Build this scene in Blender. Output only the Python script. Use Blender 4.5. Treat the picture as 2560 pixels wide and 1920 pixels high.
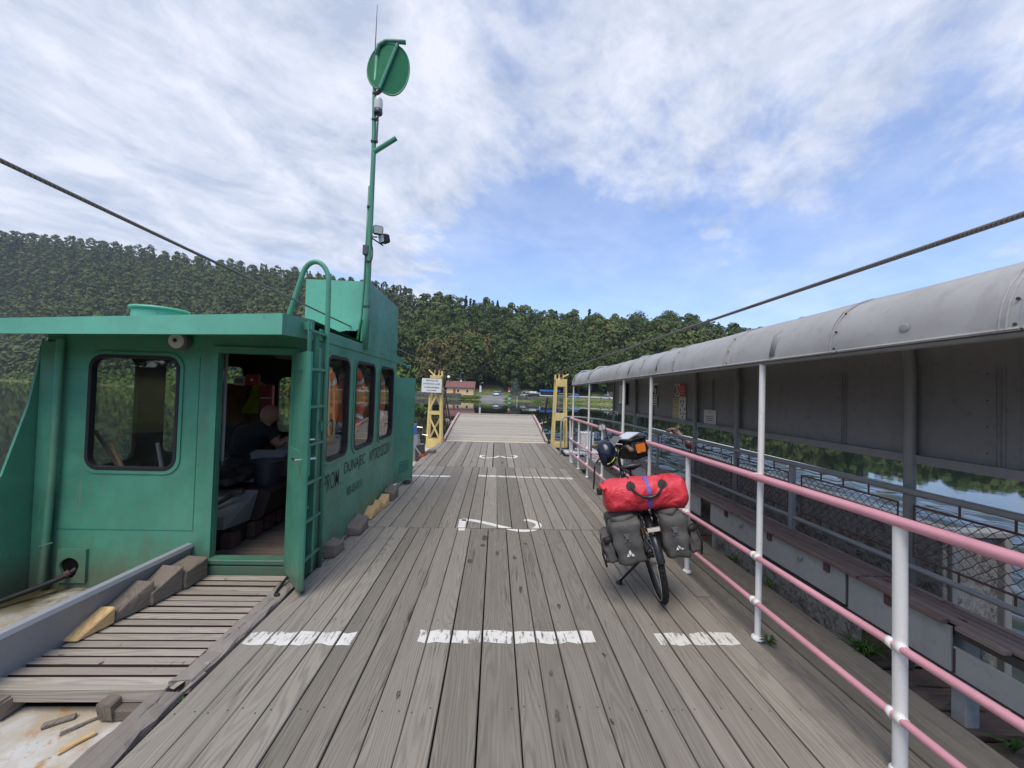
import bpy, bmesh, math, random
import numpy as np
from mathutils import Vector, Matrix, Euler
from mathutils.geometry import tessellate_polygon

random.seed(7)
RNG = np.random.default_rng(7)
R = math.radians
PI = math.pi
SC = bpy.context.scene
for o in list(bpy.data.objects):
    bpy.data.objects.remove(o)
COL = SC.collection

# ------------------------------------------------------------------ camera
cam = bpy.data.cameras.new('camera')
cam_o = bpy.data.objects.new('camera', cam)
COL.objects.link(cam_o)
cam.sensor_fit = 'HORIZONTAL'
cam.sensor_width = 36.0
cam.lens = 962.0 / 2560.0 * 36.0
cam.clip_start = 0.05
cam.clip_end = 6000
_r, _u, _f = (Vector((0.998739, -0.0405, 0.02966)), Vector((-0.030437, -0.018692, 0.999362)), Vector((0.03992, 0.999005, 0.019902)))
m = Matrix(((_r.x, _u.x, -_f.x, 0), (_r.y, _u.y, -_f.y, 0), (_r.z, _u.z, -_f.z, 1.62), (0, 0, 0, 1)))
cam_o.matrix_world = m
SC.camera = cam_o

# ------------------------------------------------------------------ light
SUN_DIR = Vector((-0.16, -0.46, 0.87)).normalized()      # towards the veiled sun
sun = bpy.data.lights.new('sun', 'SUN')
sun.energy = 1.5
sun.angle = R(34)
sun.color = (1.0, 0.93, 0.83)
sun_o = bpy.data.objects.new('sun', sun)
COL.objects.link(sun_o)
sun_o.rotation_euler = (-SUN_DIR).to_track_quat('-Z', 'Y').to_euler()
sun_o.location = (0, 0, 60)

W = bpy.data.worlds.new('World')
SC.world = W
W.use_nodes = True

SC.view_settings.view_transform = 'Standard'
SC.view_settings.look = 'None'
SC.view_settings.gamma = 1.0
SC.view_settings.exposure = 1.05
SC.view_settings.use_curve_mapping = False
SC.cycles.max_bounces = 7
SC.cycles.diffuse_bounces = 3
SC.cycles.glossy_bounces = 4
SC.cycles.transmission_bounces = 4
SC.cycles.transparent_max_bounces = 12
SC.cycles.caustics_reflective = False
SC.cycles.caustics_refractive = False

# ------------------------------------------------------------------ node helper
class NT:
    def __init__(s, tree):
        s.t = tree; s.n = tree.nodes; s.l = tree.links
    def new(s, k, **kw):
        nd = s.n.new(k)
        for a, b in kw.items(): setattr(nd, a, b)
        return nd
    def put(s, sock, v):
        if v is None: return
        if hasattr(v, 'is_linked') or isinstance(v, bpy.types.NodeSocket):
            s.l.new(v, sock)
        else:
            if sock.type == 'RGBA' and len(v) == 3: v = (*v, 1)
            sock.default_value = v
    def math(s, op, a, b=None, c=None, clamp=False):
        nd = s.new('ShaderNodeMath', operation=op, use_clamp=clamp)
        s.put(nd.inputs[0], a)
        if b is not None: s.put(nd.inputs[1], b)
        if c is not None: s.put(nd.inputs[2], c)
        return nd.outputs[0]
    def vm(s, op, a, b=None):
        nd = s.new('ShaderNodeVectorMath', operation=op)
        s.put(nd.inputs[0], a)
        if b is not None:
            s.put(nd.inputs[3] if op == 'SCALE' else nd.inputs[1], b)
        return nd.outputs['Value'] if op in ('DOT_PRODUCT', 'LENGTH') else nd.outputs[0]
    def noise(s, vec, scale, detail=4, rough=0.55, dist=0.0):
        nd = s.new('ShaderNodeTexNoise')
        s.put(nd.inputs['Vector'], vec); s.put(nd.inputs['Scale'], scale)
        nd.inputs['Detail'].default_value = detail; nd.inputs['Roughness'].default_value = rough
        nd.inputs['Distortion'].default_value = dist
        return nd.outputs[0]
    def voro(s, vec, scale, feature='F1', rand=1.0):
        nd = s.new('ShaderNodeTexVoronoi', feature=feature)
        s.put(nd.inputs['Vector'], vec); nd.inputs['Scale'].default_value = scale
        nd.inputs['Randomness'].default_value = rand
        return nd.outputs
    def wave(s, vec, scale, dist=5, detail=2, dscale=1.0, direction='X'):
        nd = s.new('ShaderNodeTexWave', wave_type='BANDS', bands_direction=direction)
        s.put(nd.inputs['Vector'], vec); nd.inputs['Scale'].default_value = scale
        nd.inputs['Distortion'].default_value = dist; nd.inputs['Detail'].default_value = detail
        nd.inputs['Detail Scale'].default_value = dscale
        return nd.outputs[1]
    def mapr(s, v, a, b, c=0.0, d=1.0, smooth=False):
        nd = s.new('ShaderNodeMapRange', interpolation_type='SMOOTHSTEP' if smooth else 'LINEAR')
        nd.clamp = True
        s.put(nd.inputs[0], v)
        for i, x in enumerate((a, b, c, d)): nd.inputs[i + 1].default_value = x
        return nd.outputs[0]
    def mix(s, f, a, b, mode='MIX'):
        nd = s.new('ShaderNodeMix', data_type='RGBA', blend_type=mode)
        nd.clamp_factor = True
        s.put(nd.inputs[0], f); s.put(nd.inputs[6], a); s.put(nd.inputs[7], b)
        return nd.outputs[2]
    def scale(s, vec, sx, sy, sz):
        return s.vm('MULTIPLY', vec, (sx, sy, sz))
    def pos(s):
        return s.new('ShaderNodeNewGeometry').outputs['Position']
    def obj(s):
        return s.new('ShaderNodeTexCoord').outputs['Object']
    def rnd(s):
        return s.new('ShaderNodeObjectInfo').outputs['Random']
    def sep(s, v):
        nd = s.new('ShaderNodeSeparateXYZ'); s.put(nd.inputs[0], v); return nd.outputs
    def bump(s, h, strength=0.3, dist=0.01, normal=None):
        nd = s.new('ShaderNodeBump'); nd.inputs['Strength'].default_value = strength
        nd.inputs['Distance'].default_value = dist
        s.put(nd.inputs['Height'], h)
        if normal is not None: s.put(nd.inputs['Normal'], normal)
        return nd.outputs[0]

MATS = {}
def new_mat(name):
    mt = bpy.data.materials.new(name); mt.use_nodes = True
    nt = NT(mt.node_tree)
    b = mt.node_tree.nodes['Principled BSDF']
    MATS[name] = mt
    return mt, nt, b

def setb(nt, b, color=None, rough=None, metal=None, spec=None, normal=None, alpha=None):
    if color is not None: nt.put(b.inputs['Base Color'], color)
    if rough is not None: nt.put(b.inputs['Roughness'], rough)
    if metal is not None: nt.put(b.inputs['Metallic'], metal)
    if spec is not None: nt.put(b.inputs['Specular IOR Level'], spec)
    if normal is not None: nt.put(b.inputs['Normal'], normal)
    if alpha is not None: nt.put(b.inputs['Alpha'], alpha)

# ------------------------------------------------------------------ sky (whole dome, by direction)
def build_sky():
    nt = NT(W.node_tree)
    bg = W.node_tree.nodes['Background']
    sky = nt.new('ShaderNodeTexSky', sky_type='NISHITA')
    sky.sun_disc = False
    sky.sun_elevation = math.asin(SUN_DIR.z)
    sky.sun_rotation = math.atan2(SUN_DIR.x, SUN_DIR.y)
    sky.altitude = 300; sky.air_density = 1.0; sky.dust_density = 0.6; sky.ozone_density = 2.0
    d = nt.new('ShaderNodeTexCoord').outputs['Generated']
    x, y, z = nt.sep(d)
    zz = nt.math('MAXIMUM', z, 0.0)
    den = nt.math('ADD', zz, 0.14)
    cx = nt.math('DIVIDE', x, den); cy = nt.math('DIVIDE', y, den)
    cb = nt.new('ShaderNodeCombineXYZ'); nt.put(cb.inputs[0], cx); nt.put(cb.inputs[1], cy)
    plane = cb.outputs[0]
    # wind-drawn clouds: stretch along one bearing
    rot = nt.new('ShaderNodeVectorRotate', rotation_type='Z_AXIS'); nt.put(rot.inputs['Vector'], plane)
    rot.inputs['Angle'].default_value = R(38)
    st = nt.scale(rot.outputs[0], 1.0, 0.80, 1.0)
    n1 = nt.noise(st, 1.15, 8, 0.56, 0.35)
    n2 = nt.noise(st, 5.5, 7, 0.62, 0.25)
    n3 = nt.noise(nt.scale(rot.outputs[0], 1.0, 0.35, 1.0), 16.0, 4, 0.6, 0.2)
    def lobe(vx, vy, vz, width):
        v = Vector((vx, vy, vz)).normalized()
        dp = nt.vm('DOT_PRODUCT', d, tuple(v))
        return nt.mapr(dp, math.cos(R(width)), 1.0, 0, 1, True)
    cover = nt.math('MULTIPLY', n1, 1.15)
    cover = nt.math('ADD', cover, nt.math('MULTIPLY', n2, 0.58))
    cover = nt.math('ADD', cover, nt.math('MULTIPLY', n3, 0.22))
    cover = nt.math('ADD', cover, -0.92)
    for (v, w, amp) in (((-0.80, 0.52, 0.30), 52, 0.44), ((0.62, 0.56, 0.56), 38, 0.42), ((-0.55, -0.45, 0.7), 60, 0.30),
                        ((-0.02, 0.66, 0.75), 46, 0.31), ((0.52, 0.80, 0.28), 34, -0.32), ((0.05, 0.95, 0.27), 20, -0.16), ((-0.33, 0.70, 0.60), 16, -0.05)):
        cover = nt.math('ADD', cover, nt.math('MULTIPLY', lobe(*v, w), amp))
    dens = nt.mapr(cover, 0.02, 0.46, 0, 1, True)
    veil = nt.math('MULTIPLY', nt.mapr(nt.noise(st, 0.8, 3, 0.5), 0.22, 0.70), 0.48)
    dens = nt.math('MAXIMUM', dens, veil)
    low = nt.mapr(z, 0.0, 0.10, 0.30, 0.0, True)
    dens = nt.math('MAXIMUM', dens, low)
    shade = nt.mapr(nt.noise(st, 3.2, 7, 0.66, 0.3), 0.36, 0.64)
    ccol = nt.mix(shade, (0.265, 0.30, 0.38), (0.465, 0.48, 0.53))
    skyc = nt.mix(1.0, sky.outputs[0], (0.096, 0.106, 0.127), 'MULTIPLY')
    fin = nt.mix(nt.math('MULTIPLY', dens, 0.93), skyc, ccol)
    nt.put(bg.inputs[0], fin)
    bg.inputs[1].default_value = 1.0
build_sky()

# ------------------------------------------------------------------ mesh helper
class MB:
    def __init__(s): s.v = []; s.f = []
    def add(s, vs, fs):
        k = len(s.v); s.v += [tuple(p) for p in vs]; s.f += [tuple(i + k for i in q) for q in fs]; return s
    def quad(s, a, b, c, d): return s.add((a, b, c, d), ((0, 1, 2, 3),))
    def box(s, x0, x1, y0, y1, z0, z1, ch=0.0, M=None):
        vs, fs = cbox(x0, x1, y0, y1, z0, z1, ch)
        if M is not None: vs = [M @ Vector(p) for p in vs]
        return s.add(vs, fs)
    def bar(s, a, b, w, h, up=(0, 0, 1), ch=0.0):
        a = Vector(a); b = Vector(b); d = (b - a); L = d.length; d.normalize()
        up = Vector(up)
        if abs(d.dot(up)) > 0.97: up = Vector((1, 0, 0)) if abs(d.x) < 0.9 else Vector((0, 1, 0))
        sx = d.cross(up).normalized(); sz = sx.cross(d)
        M = Matrix(((sx.x, d.x, sz.x, a.x), (sx.y, d.y, sz.y, a.y), (sx.z, d.z, sz.z, a.z), (0, 0, 0, 1)))
        return s.box(-w / 2, w / 2, 0, L, -h / 2, h / 2, ch, M)
    def tube(s, pts, r, n=10, closed=False, caps=True):
        pts = [Vector(p) for p in pts]; N = len(pts)
        rs = r if isinstance(r, (list, tuple)) else [r] * N
        k0 = len(s.v); prev = None
        for i, p in enumerate(pts):
            if closed: t = pts[(i + 1) % N] - pts[i - 1]
            else: t = pts[min(i + 1, N - 1)] - pts[max(i - 1, 0)]
            t.normalize()
            if prev is None:
                a = Vector((0, 0, 1)) if abs(t.z) < 0.9 else Vector((1, 0, 0))
                u = t.cross(a).normalized()
            else:
                u = (prev - t * prev.dot(t)).normalized()
            prev = u; w = t.cross(u)
            for j in range(n):
                an = 2 * PI * j / n
                s.v.append(tuple(p + (u * math.cos(an) + w * math.sin(an)) * rs[i]))
        for i in range(N if closed else N - 1):
            for j in range(n):
                a = k0 + i * n + j; b = k0 + i * n + (j + 1) % n
                i2 = (i + 1) % N
                c = k0 + i2 * n + (j + 1) % n; d = k0 + i2 * n + j
                s.f.append((a, b, c, d))
        if caps and not closed:
            s.f.append(tuple(k0 + j for j in range(n))[::-1]); s.f.append(tuple(k0 + (N - 1) * n + j for j in range(n)))
        return s
    def lathe(s, prof, n=20, M=None):
        k0 = len(s.v); M = M or Matrix()
        for (r, z) in prof:
            for j in range(n):
                an = 2 * PI * j / n
                s.v.append(tuple(M @ Vector((r * math.cos(an), r * math.sin(an), z))))
        for i in range(len(prof) - 1):
            for j in range(n):
                s.f.append((k0 + i * n + j, k0 + i * n + (j + 1) % n, k0 + (i + 1) * n + (j + 1) % n, k0 + (i + 1) * n + j))
        s.f.append(tuple(k0 + j for j in range(n))[::-1]); s.f.append(tuple(k0 + (len(prof) - 1) * n + j for j in range(n)))
        return s
    def plate(s, outer, holes, fn, t):
        """polygon with holes, fn(u,v,w) -> xyz, thickness t along w"""
        loops = [outer] + list(holes)
        flat = [p for lp in loops for p in lp]
        tris = tessellate_polygon([[Vector((p[0], p[1], 0)) for p in lp] for lp in loops])
        k = len(s.v); n = len(flat)
        s.v += [tuple(fn(p[0], p[1], 0)) for p in flat] + [tuple(fn(p[0], p[1], t)) for p in flat]
        for a, b, c in tris:
            s.f.append((k + a, k + b, k + c)); s.f.append((k + n + c, k + n + b, k + n + a))
        o = 0
        for lp in loops:
            L = len(lp)
            for i in range(L):
                a = k + o + i; b = k + o + (i + 1) % L
                s.f.append((a, b, b + n, a + n))
            o += L
        return s
    def build(s, name, mat, parent=None, smooth=False, fix=True):
        me = bpy.data.meshes.new(name); me.from_pydata(s.v, [], s.f); me.validate()
        if fix:
            bm = bmesh.new(); bm.from_mesh(me); bmesh.ops.recalc_face_normals(bm, faces=bm.faces); bm.to_mesh(me); bm.free()
        if mat: me.materials.append(MATS[mat] if isinstance(mat, str) else mat)
        if smooth:
            me.shade_smooth() if smooth is True else smooth_angle(me, smooth)
        return link(name, me, parent)

def smooth_angle(me, deg):
    me.shade_smooth()
    bm = bmesh.new(); bm.from_mesh(me)
    c = R(deg)
    for e in bm.edges:
        if len(e.link_faces) == 2 and e.calc_face_angle(0) > c: e.smooth = False
    bm.to_mesh(me); bm.free()

def link(name, me, parent=None):
    o = bpy.data.objects.new(name, me); COL.objects.link(o)
    if parent is not None:
        o.parent = parent; o.matrix_parent_inverse = parent_world(parent).inverted()
    return o
def parent_world(p):
    return (parent_world(p.parent) @ p.matrix_parent_inverse @ p.matrix_basis) if p.parent else p.matrix_basis.copy()

def cbox(x0, x1, y0, y1, z0, z1, c=0.0):
    if c <= 0:
        v = [(x0, y0, z0), (x1, y0, z0), (x1, y1, z0), (x0, y1, z0), (x0, y0, z1), (x1, y0, z1), (x1, y1, z1), (x0, y1, z1)]
        return v, [(0, 3, 2, 1), (4, 5, 6, 7), (0, 1, 5, 4), (1, 2, 6, 5), (2, 3, 7, 6), (3, 0, 4, 7)]
    X, Y, Z = (x0, x1), (y0, y1), (z0, z1)
    v = []; idx = {}
    for i in (0, 1):
        for j in (0, 1):
            for k in (0, 1):
                sx, sy, sz = (1, -1)[i], (1, -1)[j], (1, -1)[k]
                for a in range(3):
                    p = [X[i] + sx * c, Y[j] + sy * c, Z[k] + sz * c]
                    p[a] = (X[i], Y[j], Z[k])[a]
                    idx[i, j, k, a] = len(v); v.append(tuple(p))
    f = []
    for i in (0, 1): f.append([idx[i, 0, 0, 0], idx[i, 1, 0, 0], idx[i, 1, 1, 0], idx[i, 0, 1, 0]])
    for j in (0, 1): f.append([idx[0, j, 0, 1], idx[1, j, 0, 1], idx[1, j, 1, 1], idx[0, j, 1, 1]])
    for k in (0, 1): f.append([idx[0, 0, k, 2], idx[1, 0, k, 2], idx[1, 1, k, 2], idx[0, 1, k, 2]])
    for a in (0, 1):
        for b in (0, 1):
            f.append([idx[a, b, 0, 0], idx[a, b, 1, 0], idx[a, b, 1, 1], idx[a, b, 0, 1]])
            f.append([idx[a, 0, b, 0], idx[a, 1, b, 0], idx[a, 1, b, 2], idx[a, 0, b, 2]])
            f.append([idx[0, a, b, 1], idx[1, a, b, 1], idx[1, a, b, 2], idx[0, a, b, 2]])
    for i in (0, 1):
        for j in (0, 1):
            for k in (0, 1): f.append([idx[i, j, k, 0], idx[i, j, k, 1], idx[i, j, k, 2]])
    return v, f

def tag(o, label, cat, group=None):
    o['label'] = label; o['category'] = cat
    if group: o['group'] = group
    return o
def thing(name, label, cat, loc=(0, 0, 0), group=None):
    o = bpy.data.objects.new(name, None); COL.objects.link(o); o.location = loc
    o.empty_display_size = 0.1
    return tag(o, label, cat, group)
def struct(o): o['kind'] = 'structure'; return o

def rr(x0, x1, y0, y1, rad, n=6):
    p = []
    for cx, cy, a0 in ((x1 - rad, y1 - rad, 0), (x0 + rad, y1 - rad, 90), (x0 + rad, y0 + rad, 180), (x1 - rad, y0 + rad, 270)):
        for i in range(n + 1):
            a = R(a0 + 90 * i / n); p.append((cx + rad * math.cos(a), cy + rad * math.sin(a)))
    return p
def arc_pts(c, r, a0, a1, n, ex, ez):
    c = Vector(c); ex = Vector(ex); ez = Vector(ez)
    return [c + ex * (r * math.cos(R(a0 + (a1 - a0) * i / n))) + ez * (r * math.sin(R(a0 + (a1 - a0) * i / n))) for i in range(n + 1)]

def text_obj(name, body, w, h, M, mat, parent, bold=0.0, fit=True, align='LEFT'):
    cu = bpy.data.curves.new('t', 'FONT'); cu.body = body; cu.size = 1.0; cu.extrude = 0.0; cu.offset = bold
    cu.resolution_u = 3
    cu.align_x = align
    to = bpy.data.objects.new('t', cu); COL.objects.link(to)
    dg = bpy.context.evaluated_depsgraph_get(); dg.update()
    me = bpy.data.meshes.new_from_object(to.evaluated_get(dg))
    bpy.data.objects.remove(to); bpy.data.curves.remove(cu)
    xs = [v.co.x for v in me.vertices]; ys = [v.co.y for v in me.vertices]
    x0, x1, y0, y1 = min(xs), max(xs), min(ys), max(ys)
    for v in me.vertices:
        v.co = M @ Vector(((v.co.x - x0) / (x1 - x0) * w, (v.co.y - y0) / (y1 - y0) * h, 0))
    me.name = name
    me.materials.clear(); me.materials.append(MATS[mat])
    return link(name, me, parent)

def skin_mesh(name, verts, edges, radii, root=0, sub=2):
    bm = bmesh.new(); lay = bm.verts.layers.skin.verify()
    bv = [bm.verts.new(v) for v in verts]
    for a, b in edges: bm.edges.new((bv[a], bv[b]))
    for v, r in zip(bv, radii):
        rr_ = r if isinstance(r, tuple) else (r, r)
        v[lay].radius = rr_
    bv[root][lay].use_root = True
    me = bpy.data.meshes.new(name); bm.to_mesh(me); bm.free()
    o = bpy.data.objects.new(name, me); COL.objects.link(o)
    md = o.modifiers.new('s', 'SKIN'); md.use_smooth_shade = True
    m2 = o.modifiers.new('u', 'SUBSURF'); m2.levels = sub; m2.render_levels = sub
    dg = bpy.context.evaluated_depsgraph_get(); dg.update()
    out = bpy.data.meshes.new_from_object(o.evaluated_get(dg))
    bpy.data.objects.remove(o); bpy.data.meshes.remove(me)
    out.name = name; out.shade_smooth()
    return out

# ------------------------------------------------------------------ materials
def plain(name, col, rough=0.5, metal=0.0, spec=0.5):
    mt, nt, b = new_mat(name); setb(nt, b, col, rough, metal, spec); return mt

def paint(name, col, rough=0.42, dirt=(0.10, 0.075, 0.05), dirt_amt=0.25, var=0.18, wear=0.0, wear_col=(0.28, 0.26, 0.22), bumpy=0.25, spec=0.5, streak=0.3, chips=0.0):
    mt, nt, b = new_mat(name)
    p = nt.pos()
    n1 = nt.noise(p, 1.7, 5, 0.6); n2 = nt.noise(p, 14, 5, 0.65); n3 = nt.noise(p, 90, 3, 0.6)
    vs = nt.noise(nt.scale(p, 9, 9, 0.7), 1.0, 4, 0.6)
    d = tuple(c * (1 - var) for c in col); l = tuple(min(1, c * (1 + var)) for c in col)
    c = nt.mix(nt.mapr(n1, 0.3, 0.7), d, l)
    c = nt.mix(nt.math('MULTIPLY', nt.mapr(n2, 0.56, 0.75), dirt_amt), c, dirt)
    c = nt.mix(nt.math('MULTIPLY', nt.mapr(vs, 0.55, 0.8), streak * dirt_amt * 2), c, dirt)
    if wear > 0:
        wv = nt.noise(p, 32, 6, 0.7)
        c = nt.mix(nt.mapr(wv, 0.74 - wear, 0.78 - wear), c, wear_col)
    if chips > 0:
        cell = nt.sep(nt.voro(nt.scale(p, 1, 1, 1.3), 1.9)[1])[0]
        c = nt.mix(nt.math('MULTIPLY', nt.mapr(cell, 0.55, 0.60), 0.16 * chips), c, tuple(min(1, x * 1.30 + 0.012) for x in col))
        z_ = nt.sep(p)[2]
        gr_ = nt.math('MULTIPLY', nt.mapr(nt.math('ADD', z_, nt.math('MULTIPLY', nt.noise(nt.scale(p, 1, 1, 0.4), 9, 5, 0.65), -0.55)), -0.30, 0.02, 1.0, 0.0), 0.75 * chips)
        c = nt.mix(gr_, c, (0.105, 0.095, 0.06))
        sc_ = nt.voro(nt.scale(p, 1, 1, 0.55), 13)[0]
        ck = nt.math('MULTIPLY', nt.mapr(sc_, 0.10, 0.14, 1, 0), nt.mapr(nt.noise(p, 2.4, 3), 0.55, 0.62))
        c = nt.mix(nt.math('MULTIPLY', ck, 0.8 * chips), c, (0.13, 0.105, 0.07))
        rs_ = nt.noise(nt.scale(p, 16, 16, 0.9), 1.0, 3, 0.55)
        c = nt.mix(nt.math('MULTIPLY', nt.math('MULTIPLY', nt.mapr(rs_, 0.66, 0.76), nt.mapr(nt.noise(p, 1.1, 2), 0.5, 0.62)), 0.85 * chips), c, (0.20, 0.20, 0.14))
    rg = nt.mapr(n2, 0.2, 0.8, max(0.05, rough - 0.10), min(1, rough + 0.16))
    h = nt.math('ADD', nt.math('MULTIPLY', nt.noise(p, 3.0, 2, 0.5), 1.0), nt.math('MULTIPLY', n3, 0.05))
    setb(nt, b, c, rg, 0, spec, nt.bump(h, bumpy, 0.02))
    return mt

def wood(name, axis, ca, cb, grain=26, dark=(0.035, 0.03, 0.026), moss=0.0, red=0.0, rough=0.82, stain=0.5, crack=1.0, sides=None):
    mt, nt, b = new_mat(name)
    p = nt.pos(); rn = nt.rnd()
    off = nt.new('ShaderNodeCombineXYZ')
    nt.put(off.inputs[0], nt.math('MULTIPLY', rn, 37.3)); nt.put(off.inputs[1], nt.math('MULTIPLY', rn, 91.7)); nt.put(off.inputs[2], nt.math('MULTIPLY', rn, 13.1))
    q = nt.vm('ADD', p, off.outputs[0])
    ln = {'Y': (1, 0.11, 1), 'X': (0.11, 1, 1), 'Z': (1, 1, 0.11)}[axis]
    ln2 = {'Y': (1, 0.016, 1), 'X': (0.016, 1, 1), 'Z': (1, 1, 0.016)}[axis]
    lk = {'Y': (1, 0.30, 1), 'X': (0.30, 1, 1), 'Z': (1, 1, 0.3)}[axis]
    dirc = 'X' if axis in 'YZ' else 'Y'
    # knots pull the rings aside
    kv = nt.voro(nt.scale(q, *lk), 2.6)
    kd = kv[0]
    pull = nt.mapr(kd, 0.0, 0.22, 1.0, 0.0, True)
    gq = nt.vm('ADD', nt.scale(q, *ln), nt.vm('SCALE', (0.06, 0.06, 0.0), pull))
    ax_ = {'Y': (1, 0.095, 1), 'X': (0.095, 1, 1), 'Z': (1, 1, 0.095)}[axis]
    fig = nt.noise(nt.scale(q, *ax_), 4.6, 2, 0.45)
    sx_, sy_, sz_ = nt.sep(q)
    across = sy_ if axis == 'X' else nt.math('ADD', sx_, nt.math('MULTIPLY', sz_, 0.6))
    ph = nt.math('ADD', nt.math('MULTIPLY', across, 9.0 * grain), nt.math('ADD', nt.math('MULTIPLY', fig, 6.2 * grain), nt.math('MULTIPLY', pull, 9.0)))
    w1 = nt.math('ADD', nt.math('MULTIPLY', nt.math('SINE', ph), 0.5), 0.5)
    f1 = nt.noise(nt.scale(q, *ln2), 150, 3, 0.6)
    big = nt.noise(nt.scale(q, *lk), 2.2, 4, 0.6)
    t = nt.math('ADD', nt.math('MULTIPLY', rn, 0.62), nt.math('MULTIPLY', big, 0.5))
    c = nt.mix(nt.mapr(t, 0.12, 0.92), ca, cb)
    c = nt.mix(nt.math('MULTIPLY', nt.math('MULTIPLY', nt.mapr(w1, 0.35, 0.95), nt.mapr(big, 0.3, 0.7, 0.3, 1.0)), 0.40), c, tuple(0.50 * x for x in ca))
    c = nt.mix(nt.math('MULTIPLY', nt.mapr(f1, 0.55, 0.75), 0.38), c, tuple(0.45 * x for x in ca))
    c = nt.mix(nt.math('MULTIPLY', nt.mapr(f1, 0.45, 0.25), 0.25), c, tuple(min(1, 1.35 * x) for x in cb))
    # long splits
    cr = nt.noise(nt.scale(q, *ln2), 15, 4, 0.55)
    crk = nt.math('MULTIPLY', nt.mapr(nt.math('ABSOLUTE', nt.math('SUBTRACT', cr, 0.5)), 0.0, 0.007, 1, 0), nt.mapr(nt.noise(q, 1.2, 2), 0.50, 0.58))
    crk = nt.math('MULTIPLY', crk, crack)
    kn = nt.mapr(kd, 0.045, 0.075, 1, 0)
    kn = nt.math('MULTIPLY', kn, nt.mapr(nt.noise(q, 0.9, 1), 0.36, 0.44))
    c = nt.mix(nt.math('MULTIPLY', kn, 0.75), c, dark)
    c = nt.mix(nt.math('MULTIPLY', crk, 0.85), c, dark)
    # spilled oil and damp
    sp = nt.noise(nt.scale(p, *({'Y': (1, 0.55, 1), 'X': (0.55, 1, 1), 'Z': (1, 1, 0.55)}[axis])), 2.8, 5, 0.65)
    c = nt.mix(nt.math('MULTIPLY', nt.mapr(sp, 0.60, 0.78), stain * 0.55), c, tuple(0.40 * x for x in ca))
    sv = nt.voro(nt.scale(p, 1, 0.45, 1), 3.4)[0]
    c = nt.mix(nt.math('MULTIPLY', nt.math('MULTIPLY', nt.mapr(sv, 0.05, 0.085, 1, 0), nt.mapr(nt.noise(p, 1.3, 2), 0.56, 0.62)), stain * 0.9), c, (0.05, 0.047, 0.045))
    if moss > 0:
        ms = nt.noise(p, 5.5, 6, 0.7)
        c = nt.mix(nt.math('MULTIPLY', nt.mapr(ms, 0.5, 0.66), moss), c, (0.045, 0.055, 0.02))
    if red > 0:
        rs = nt.noise(nt.scale(p, 2.2, 1, 1), 5.0, 6, 0.7)
        c = nt.mix(nt.mapr(rs, 0.72 - 0.3 * red, 0.76 - 0.3 * red), c, (0.10, 0.032, 0.03))
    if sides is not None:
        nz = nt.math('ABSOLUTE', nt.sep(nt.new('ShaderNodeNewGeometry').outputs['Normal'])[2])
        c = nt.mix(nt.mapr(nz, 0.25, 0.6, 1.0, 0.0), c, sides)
    h = nt.math('ADD', nt.math('MULTIPLY', w1, -0.5), nt.math('ADD', nt.math('MULTIPLY', f1, -0.35), nt.math('MULTIPLY', crk, -1.6)))
    setb(nt, b, c, nt.mapr(sp, 0.3, 0.8, rough, rough - 0.15), 0, 0.25, nt.bump(h, 0.45, 0.004))
    return mt

wood('deck_wood', 'Y', (0.160, 0.143, 0.117), (0.300, 0.271, 0.228))
wood('deck_wood_dark', 'Y', (0.170, 0.150, 0.124), (0.265, 0.236, 0.200), moss=0.22)
wood('edge_wood', 'Y', (0.17, 0.145, 0.125), (0.28, 0.25, 0.22), crack=1.3, stain=0.8)
wood('ramp_wood', 'X', (0.315, 0.278, 0.228), (0.43, 0.388, 0.325), stain=0.4)
wood('slat_wood', 'X', (0.26, 0.225, 0.185), (0.42, 0.37, 0.31), red=0.30, stain=0.5, sides=(0.060, 0.030, 0.030))  # side colour: old maroon paint, plus the shade between slats
wood('cabin_floor_wood', 'X', (0.16, 0.125, 0.10), (0.25, 0.20, 0.16), red=0.2)
wood('old_block', 'Y', (0.13, 0.105, 0.082), (0.24, 0.20, 0.165), stain=0.9, crack=1.5)
wood('new_block', 'Y', (0.55, 0.36, 0.16), (0.66, 0.45, 0.22), dark=(0.30, 0.17, 0.07), stain=0.1, crack=0.2)
wood('bench_wood', 'Y', (0.155, 0.10, 0.088), (0.26, 0.20, 0.175), red=0.35, crack=1.2)
wood('rotten_wood', 'X', (0.085, 0.055, 0.042), (0.15, 0.105, 0.085), moss=0.9, crack=1.6)
wood('plywood', 'Z', (0.17, 0.085, 0.038), (0.24, 0.125, 0.060), grain=10, stain=0.3, crack=0.0)
wood('handle_wood', 'Z', (0.42, 0.25, 0.10), (0.5, 0.32, 0.15), stain=0.2, crack=0.0)

GREEN = (0.066, 0.245, 0.158)
paint('green_paint', GREEN, 0.40, dirt=(0.12, 0.17, 0.115), dirt_amt=0.55, var=0.24, bumpy=0.55, streak=0.9, chips=1.0)
paint('green_paint_worn', (0.024, 0.175, 0.120), 0.42, dirt=(0.10, 0.10, 0.06), dirt_amt=0.45, var=0.18, wear=0.06, wear_col=(0.17, 0.15, 0.10), chips=1.0)
paint('green_paint_skylit', (0.125, 0.42, 0.305), 0.5, dirt=(0.14, 0.22, 0.16), dirt_amt=0.4, var=0.16, chips=0.5)  # cabin green lightened for the sky light on roof and fascia
paint('green_paint_dish', (0.020, 0.165, 0.080), 0.65, var=0.12, spec=0.15)
paint('white_rail', (0.83, 0.82, 0.78), 0.40, dirt=(0.22, 0.20, 0.15), dirt_amt=0.30, var=0.06, wear=0.055, wear_col=(0.25, 0.24, 0.22))
paint('pink_rail', (0.67, 0.315, 0.375), 0.38, dirt=(0.42, 0.17, 0.19), dirt_amt=0.35, var=0.14)
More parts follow.
